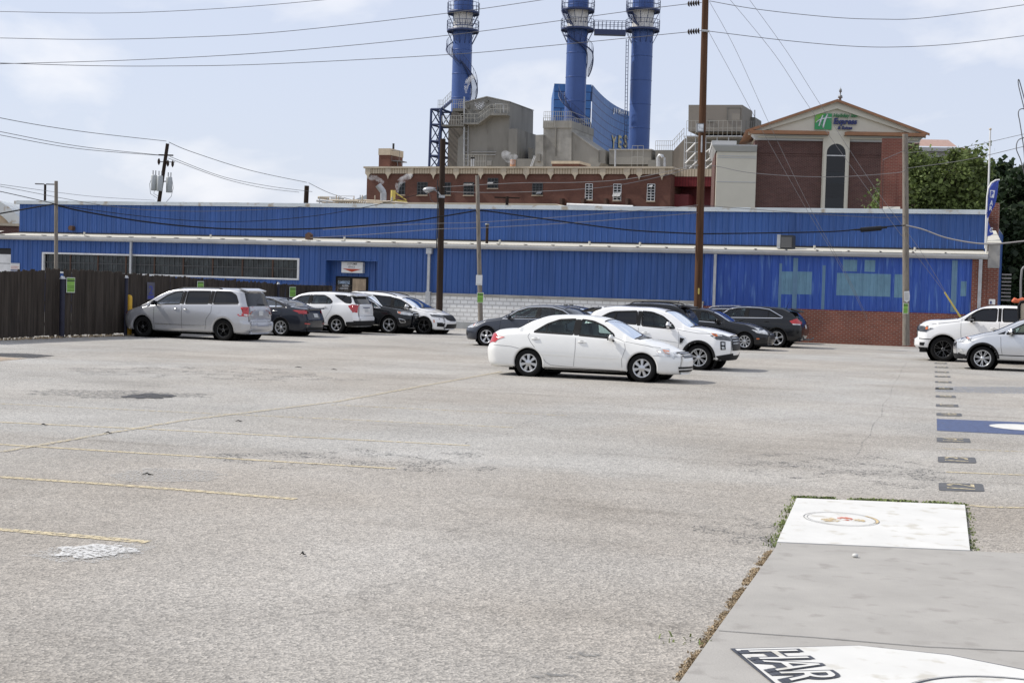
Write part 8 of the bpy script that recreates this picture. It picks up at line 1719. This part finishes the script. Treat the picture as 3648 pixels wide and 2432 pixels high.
c.patch('rear_glass', [(-.6, 1.40), (.6, 1.40), (.7, 1.16), (-.7, 1.16)], 'rear', M['glass_dark'], .008); c.patch('number_plate', [(-.16, .90), (.16, .90), (.16, .76), (-.16, .76)], 'rear', M['plate'], .01); c.obj('spoiler', MB().prism([(.18, 1.42), (.5, 1.53), (.56, 1.49), (.22, 1.38)], -.6, .6), 'black_plastic')
c.obj('tow_hitch', MB().tube([(.2, 0, .34), (-.12, 0, .33), (-.26, 0, .36), (-.30, 0, .42)], [.035, .035, .03, .03], 6), 'steel_grey'); c.handles([(1.42, 1.0), (2.45, 1.0)], 'black_plastic'); c.mirror(3.1, 1.19, 'car_black', 1.05); c.antenna(.8)
for pl in ([(2.23, 1.1), (2.2, .3)], [(1.3, 1.1), (1.35, .8), (1.5, .5)]): c.strip('panel_gap', pl, 'seam', .009)
# --- dark wagon behind --------------------------------------------------------
S4 = dict(S3); S4.update(top=[(0, 1.36), (.3, 1.42), (.9, 1.48), (1.6, 1.50), (2.2, 1.48), (2.7, 1.38), (3.4, 1.06), (4.2, .96), (4.7, .8)], belt=[(0, 1.05), (1.5, 1.05), (2.5, 1.03), (3.4, .98), (4.7, .74)], ws=(2.66, 3.3), win=[([(2.9, 1.08), (2.5, 1.31), (2.15, 1.355), (2.2, 1.07)], 'glass_clear'), ([(2.05, 1.36), (1.2, 1.36), (1.15, 1.10), (2.1, 1.07)], 'glass_dark'), ([(1.1, 1.35), (.5, 1.30), (.5, 1.12), (1.08, 1.10)], 'glass_dark')], paint='car_ink')
c = Car('dark_wagon', 'dark wagon with silver roof rails and chrome window line, mostly hidden behind the black ones', 'car', ('r', 2555, 1214), 1, S4); c.rails(.5, 2.4, 'chrome', .05, .60); c.strip('chrome_trim', [(.45, 1.34), (1.1, 1.385), (2.15, 1.39), (2.7, 1.25)], 'chrome', .03, .008)
# --- white pickup ---------------------------------------------------------------
c = Car('white_pickup', 'large white pickup truck with black wheels and black grille facing left at the right edge', 'pickup truck', ('f', 3358, 1287), -1, dict(
    L=5.92, W=2.06, xr=1.20, xf=4.91, r=.415, rim=.285, ra=.51, z0=.40, paint='car_white', tb=.26, crown=.06, ex=4.5, cF=.22, cR=.06, lip=.05, wheel=('split', 6, 'rim_black'), flare=.03, fz=.8,
    top=[(0, 1.42), (1.70, 1.42), (1.78, 1.50), (1.92, 1.88), (2.2, 1.93), (3.0, 1.95), (3.5, 1.92), (3.86, 1.82), (4.55, 1.46), (4.9, 1.42), (5.5, 1.38), (5.80, 1.30), (5.92, 1.22)],
    belt=[(0, 1.36), (1.9, 1.37), (3.2, 1.37), (4.3, 1.34), (4.9, 1.24), (5.92, 1.05)], ws=(3.84, 4.50), cab=(2.0, 4.1), nose=[(.4, .10), (.55, .0), (.72, .0), (.78, .10), (1.1, .10), (1.25, .20)], tail=[(.4, .02), (.6, 0), (1.4, .0)],
    win=[([(4.28, 1.40), (4.10, 1.56), (3.87, 1.73), (3.68, 1.81), (3.22, 1.835), (3.24, 1.40)], 'glass_dark'), ([(3.05, 1.84), (2.38, 1.84), (2.32, 1.42), (3.04, 1.40)], 'glass_dark')]))
c.mirror(4.02, 1.47, 'black_plastic', 1.6, 'chrome', .16); c.strip('pillar', [(3.14, 1.40), (3.135, 1.84)], 'black', .10, .006)
both(c, 'headlight', [(5.68, 1.17), (5.42, 1.18), (5.42, 1.04), (5.52, .99), (5.68, .97)], 'side', 'lens_dark', .012); both(c, 'headlight', [(.66, 1.17), (.98, 1.17), (.98, .97), (.68, 1.0)], 'front', 'lens_dark', .012); both(c, 'indicator', [(5.42, 1.13), (5.50, 1.13), (5.50, 1.05), (5.43, 1.06)], 'side', 'lens_amber', .018)
c.patch('grille', [(-.66, 1.20), (.66, 1.20), (.66, .84), (.5, .78), (-.5, .78), (-.66, .84)], 'front', M['black_plastic'], .012)
for k in range(4): c.strip('grille_bar', [(-.6, .86 + k * .09), (.6, .86 + k * .09)], 'rim_black', .03, .02, (1,), 'front')
c.strip('bumper_gap', [(5.30, .735), (5.72, .745)], 'seam', .03, .006); both(c, 'fog_lamp', [(5.50, .62), (5.68, .62), (5.68, .52), (5.54, .51)], 'side', 'black_plastic', .012); both(c, 'tow_hook', [(.50, .66), (.62, .66), (.62, .56), (.52, .56)], 'front', 'black_plastic', .012)
both(c, 'air_dam', [(5.40, .46), (5.72, .46), (5.70, .34), (5.42, .32)], 'side', 'cladding', .01); c.obj('air_dam', MB().box(5.42, 5.70, -.72, .72, .28, .42), 'cladding')
both(c, 'hood_vent', [(4.62, .32), (5.1, .34), (5.1, .52), (4.62, .50)], 'top', 'black_plastic', .012)
c.handles([(3.30, 1.16), (2.4, 1.16)], 'car_white', .24)
for pl in ([(3.14, 1.37), (3.14, .5)], [(4.36, 1.36), (4.36, 1.0), (4.30, .5)], [(4.4, 1.36), (5.3, 1.24)]): c.strip('panel_gap', pl, M['seam_grey'], .012)
c.strip('sill_step', [(1.9, .44), (4.3, .44)], 'black_plastic', .08, .02); c.obj('bed_floor', MB().box(.1, 1.65, -.85, .85, 1.30, 1.425), 'black')
# --- silver crossover ------------------------------------------------------------
c = Car('silver_crossover', 'bright silver crossover with dark lower cladding, nose in frame at the right edge', 'car', ('f', 3498.5, 1317.6), -1, dict(
    L=4.57, W=1.85, xr=.96, xf=3.66, r=.355, rim=.245, ra=.43, z0=.30, paint='car_bright_silver', tb=.30, crown=.05, ex=2.8, cF=.42, cR=.16, arch='cladding', lip=.055, wheel=('double', 7, 'rim_silver'),
    top=[(0, 1.48), (.4, 1.58), (1.2, 1.66), (1.9, 1.67), (2.4, 1.61), (2.6, 1.55), (3.42, 1.18), (3.85, 1.09), (4.35, .96), (4.57, .86)],
    belt=[(0, 1.16), (1.8, 1.13), (2.6, 1.10), (3.3, 1.05), (3.9, .96), (4.57, .76)], ws=(2.5, 3.38), cab=(1.1, 2.9), nose=NOSE_U, tail=TAIL_U,
    win=[([(3.02, 1.10), (2.9, 1.22), (2.5, 1.44), (2.15, 1.52), (1.95, 1.53), (1.95, 1.15)], 'glass_clear'), ([(1.85, 1.53), (1.1, 1.50), (.7, 1.35), (.7, 1.22), (1.86, 1.16)], 'glass_clear')]))
both(c, 'quarter_glass', [(3.06, 1.10), (3.26, 1.10), (3.02, 1.20)], 'side', 'glass_dark', .006); c.mirror(2.86, 1.18, 'chrome', 1.15)
both(c, 'headlight', [(4.40, .85), (4.30, .95), (4.02, 1.03), (4.12, .93), (4.28, .84)], 'side', 'lens_clear', .012); both(c, 'headlight', [(.5, .86), (.88, .96), (.88, .84), (.55, .80)], 'front', 'lens_clear', .012); both(c, 'indicator', [(4.10, 1.015), (4.24, .985), (4.18, .945), (4.12, .96)], 'side', 'lens_amber', .018)
both(c, 'fog_lamp', [(4.26, .62), (4.36, .60), (4.36, .52), (4.22, .54)], 'side', 'lens_clear', .012); both(c, 'lower_bumper', [(4.12, .42), (4.38, .50), (4.36, .34), (4.12, .32)], 'side', 'cladding', .010); c.patch('lower_bumper', [(-.85, .46), (.85, .46), (.7, .31), (-.7, .31)], 'front', M['cladding'], .012); c.patch('grille', [(-.5, .78), (.5, .78), (.44, .68), (-.44, .68)], 'front', M['black_plastic'], .01)
c.strip('sill_cladding', [(1.42, .40), (3.2, .40)], 'cladding', .17, .012); c.strip('panel_gap', [(3.16, 1.02), (3.14, .7), (3.10, .5)], 'seam', .01); c.strip('panel_gap', [(1.9, 1.1), (1.9, .45)], 'seam', .01); c.rails(.6, 2.1, 'chrome', .04, .6); c.handles([(2.1, .98), (1.1, 1.0)], 'car_bright_silver')
# --- loading rig with orange cover at the edge --------------------------------------
T = Thing('service_truck', 'cream service truck at the right edge with a black roll frame and orange straps', 'truck', WF, G(3720, 1262))
b = T.base; u_ = Vector((lu.x, lu.y, 0)); n_ = Vector((lv.x, lv.y, 0)); Yt = 47.2
def tq(px, py, d=0): q = AT(px, py, Yt); return q + n_ * d
a = tq(3634, 1076); e = tq(3634, 1134)
T.part('cab', MB().add([a, a + u_ * 1.7, a + u_ * 1.7 - Vector((0, 0, a.z - .5)), a - Vector((0, 0, a.z - .5)), a + n_ * 1.5, a + u_ * 1.7 + n_ * 1.5, a + u_ * 1.7 + n_ * 1.5 - Vector((0, 0, a.z - .5)), a + n_ * 1.5 - Vector((0, 0, a.z - .5))], [(0, 1, 2, 3), (0, 3, 7, 4), (0, 4, 5, 1), (1, 5, 6, 2), (4, 7, 6, 5)]), M['stone_tan'])
T.part('door_frame', MB().tube([tq(3630, 1136, -.03), tq(3630, 1090, -.03), tq(3636, 1076, -.03), tq(3660, 1073, -.03)], .05, 6), M['black']); 
T.part('roll_frame', MB().tube([tq(3634, 1075, 1.2), tq(3634, 1000, 1.2), tq(3638, 958, 1.2), tq(3644, 949, 1.2), tq(3660, 946, 1.2)], .035, 6), M['steel_grey'])
T.part('strap_cover', MB().tube([tq(3603, 1074, .6), tq(3612, 1069, .6), tq(3624, 1072, .6), tq(3640, 1070, .6), tq(3660, 1074, .6)], [.03, .09, .06, .10, .05], 7), M['bag_orange'])
for sx in (.25, 1.35):
    w_ = b + u_ * (sx - .9) + n_ * .12; w_.z = 0; m_ = MB(); q0 = w_ + Vector((0, 0, .38)); m_.cyl(q0 - n_ * .12, q0 + n_ * .12, .38, n=24); T.part('wheel', m_, M['tyre'])
T.part('chassis', MB().add([b + u_ * x + n_ * y + Vector((0, 0, z)) for x, y, z in ((-.9, 0, .42), (1.0, 0, .42), (1.0, 1.4, .42), (-.9, 1.4, .42), (-.9, 0, .62), (1.0, 0, .62), (1.0, 1.4, .62), (-.9, 1.4, .62))], [(0, 3, 2, 1), (4, 5, 6, 7), (0, 1, 5, 4), (1, 2, 6, 5), (2, 3, 7, 6), (3, 0, 4, 7)]), M['black'])
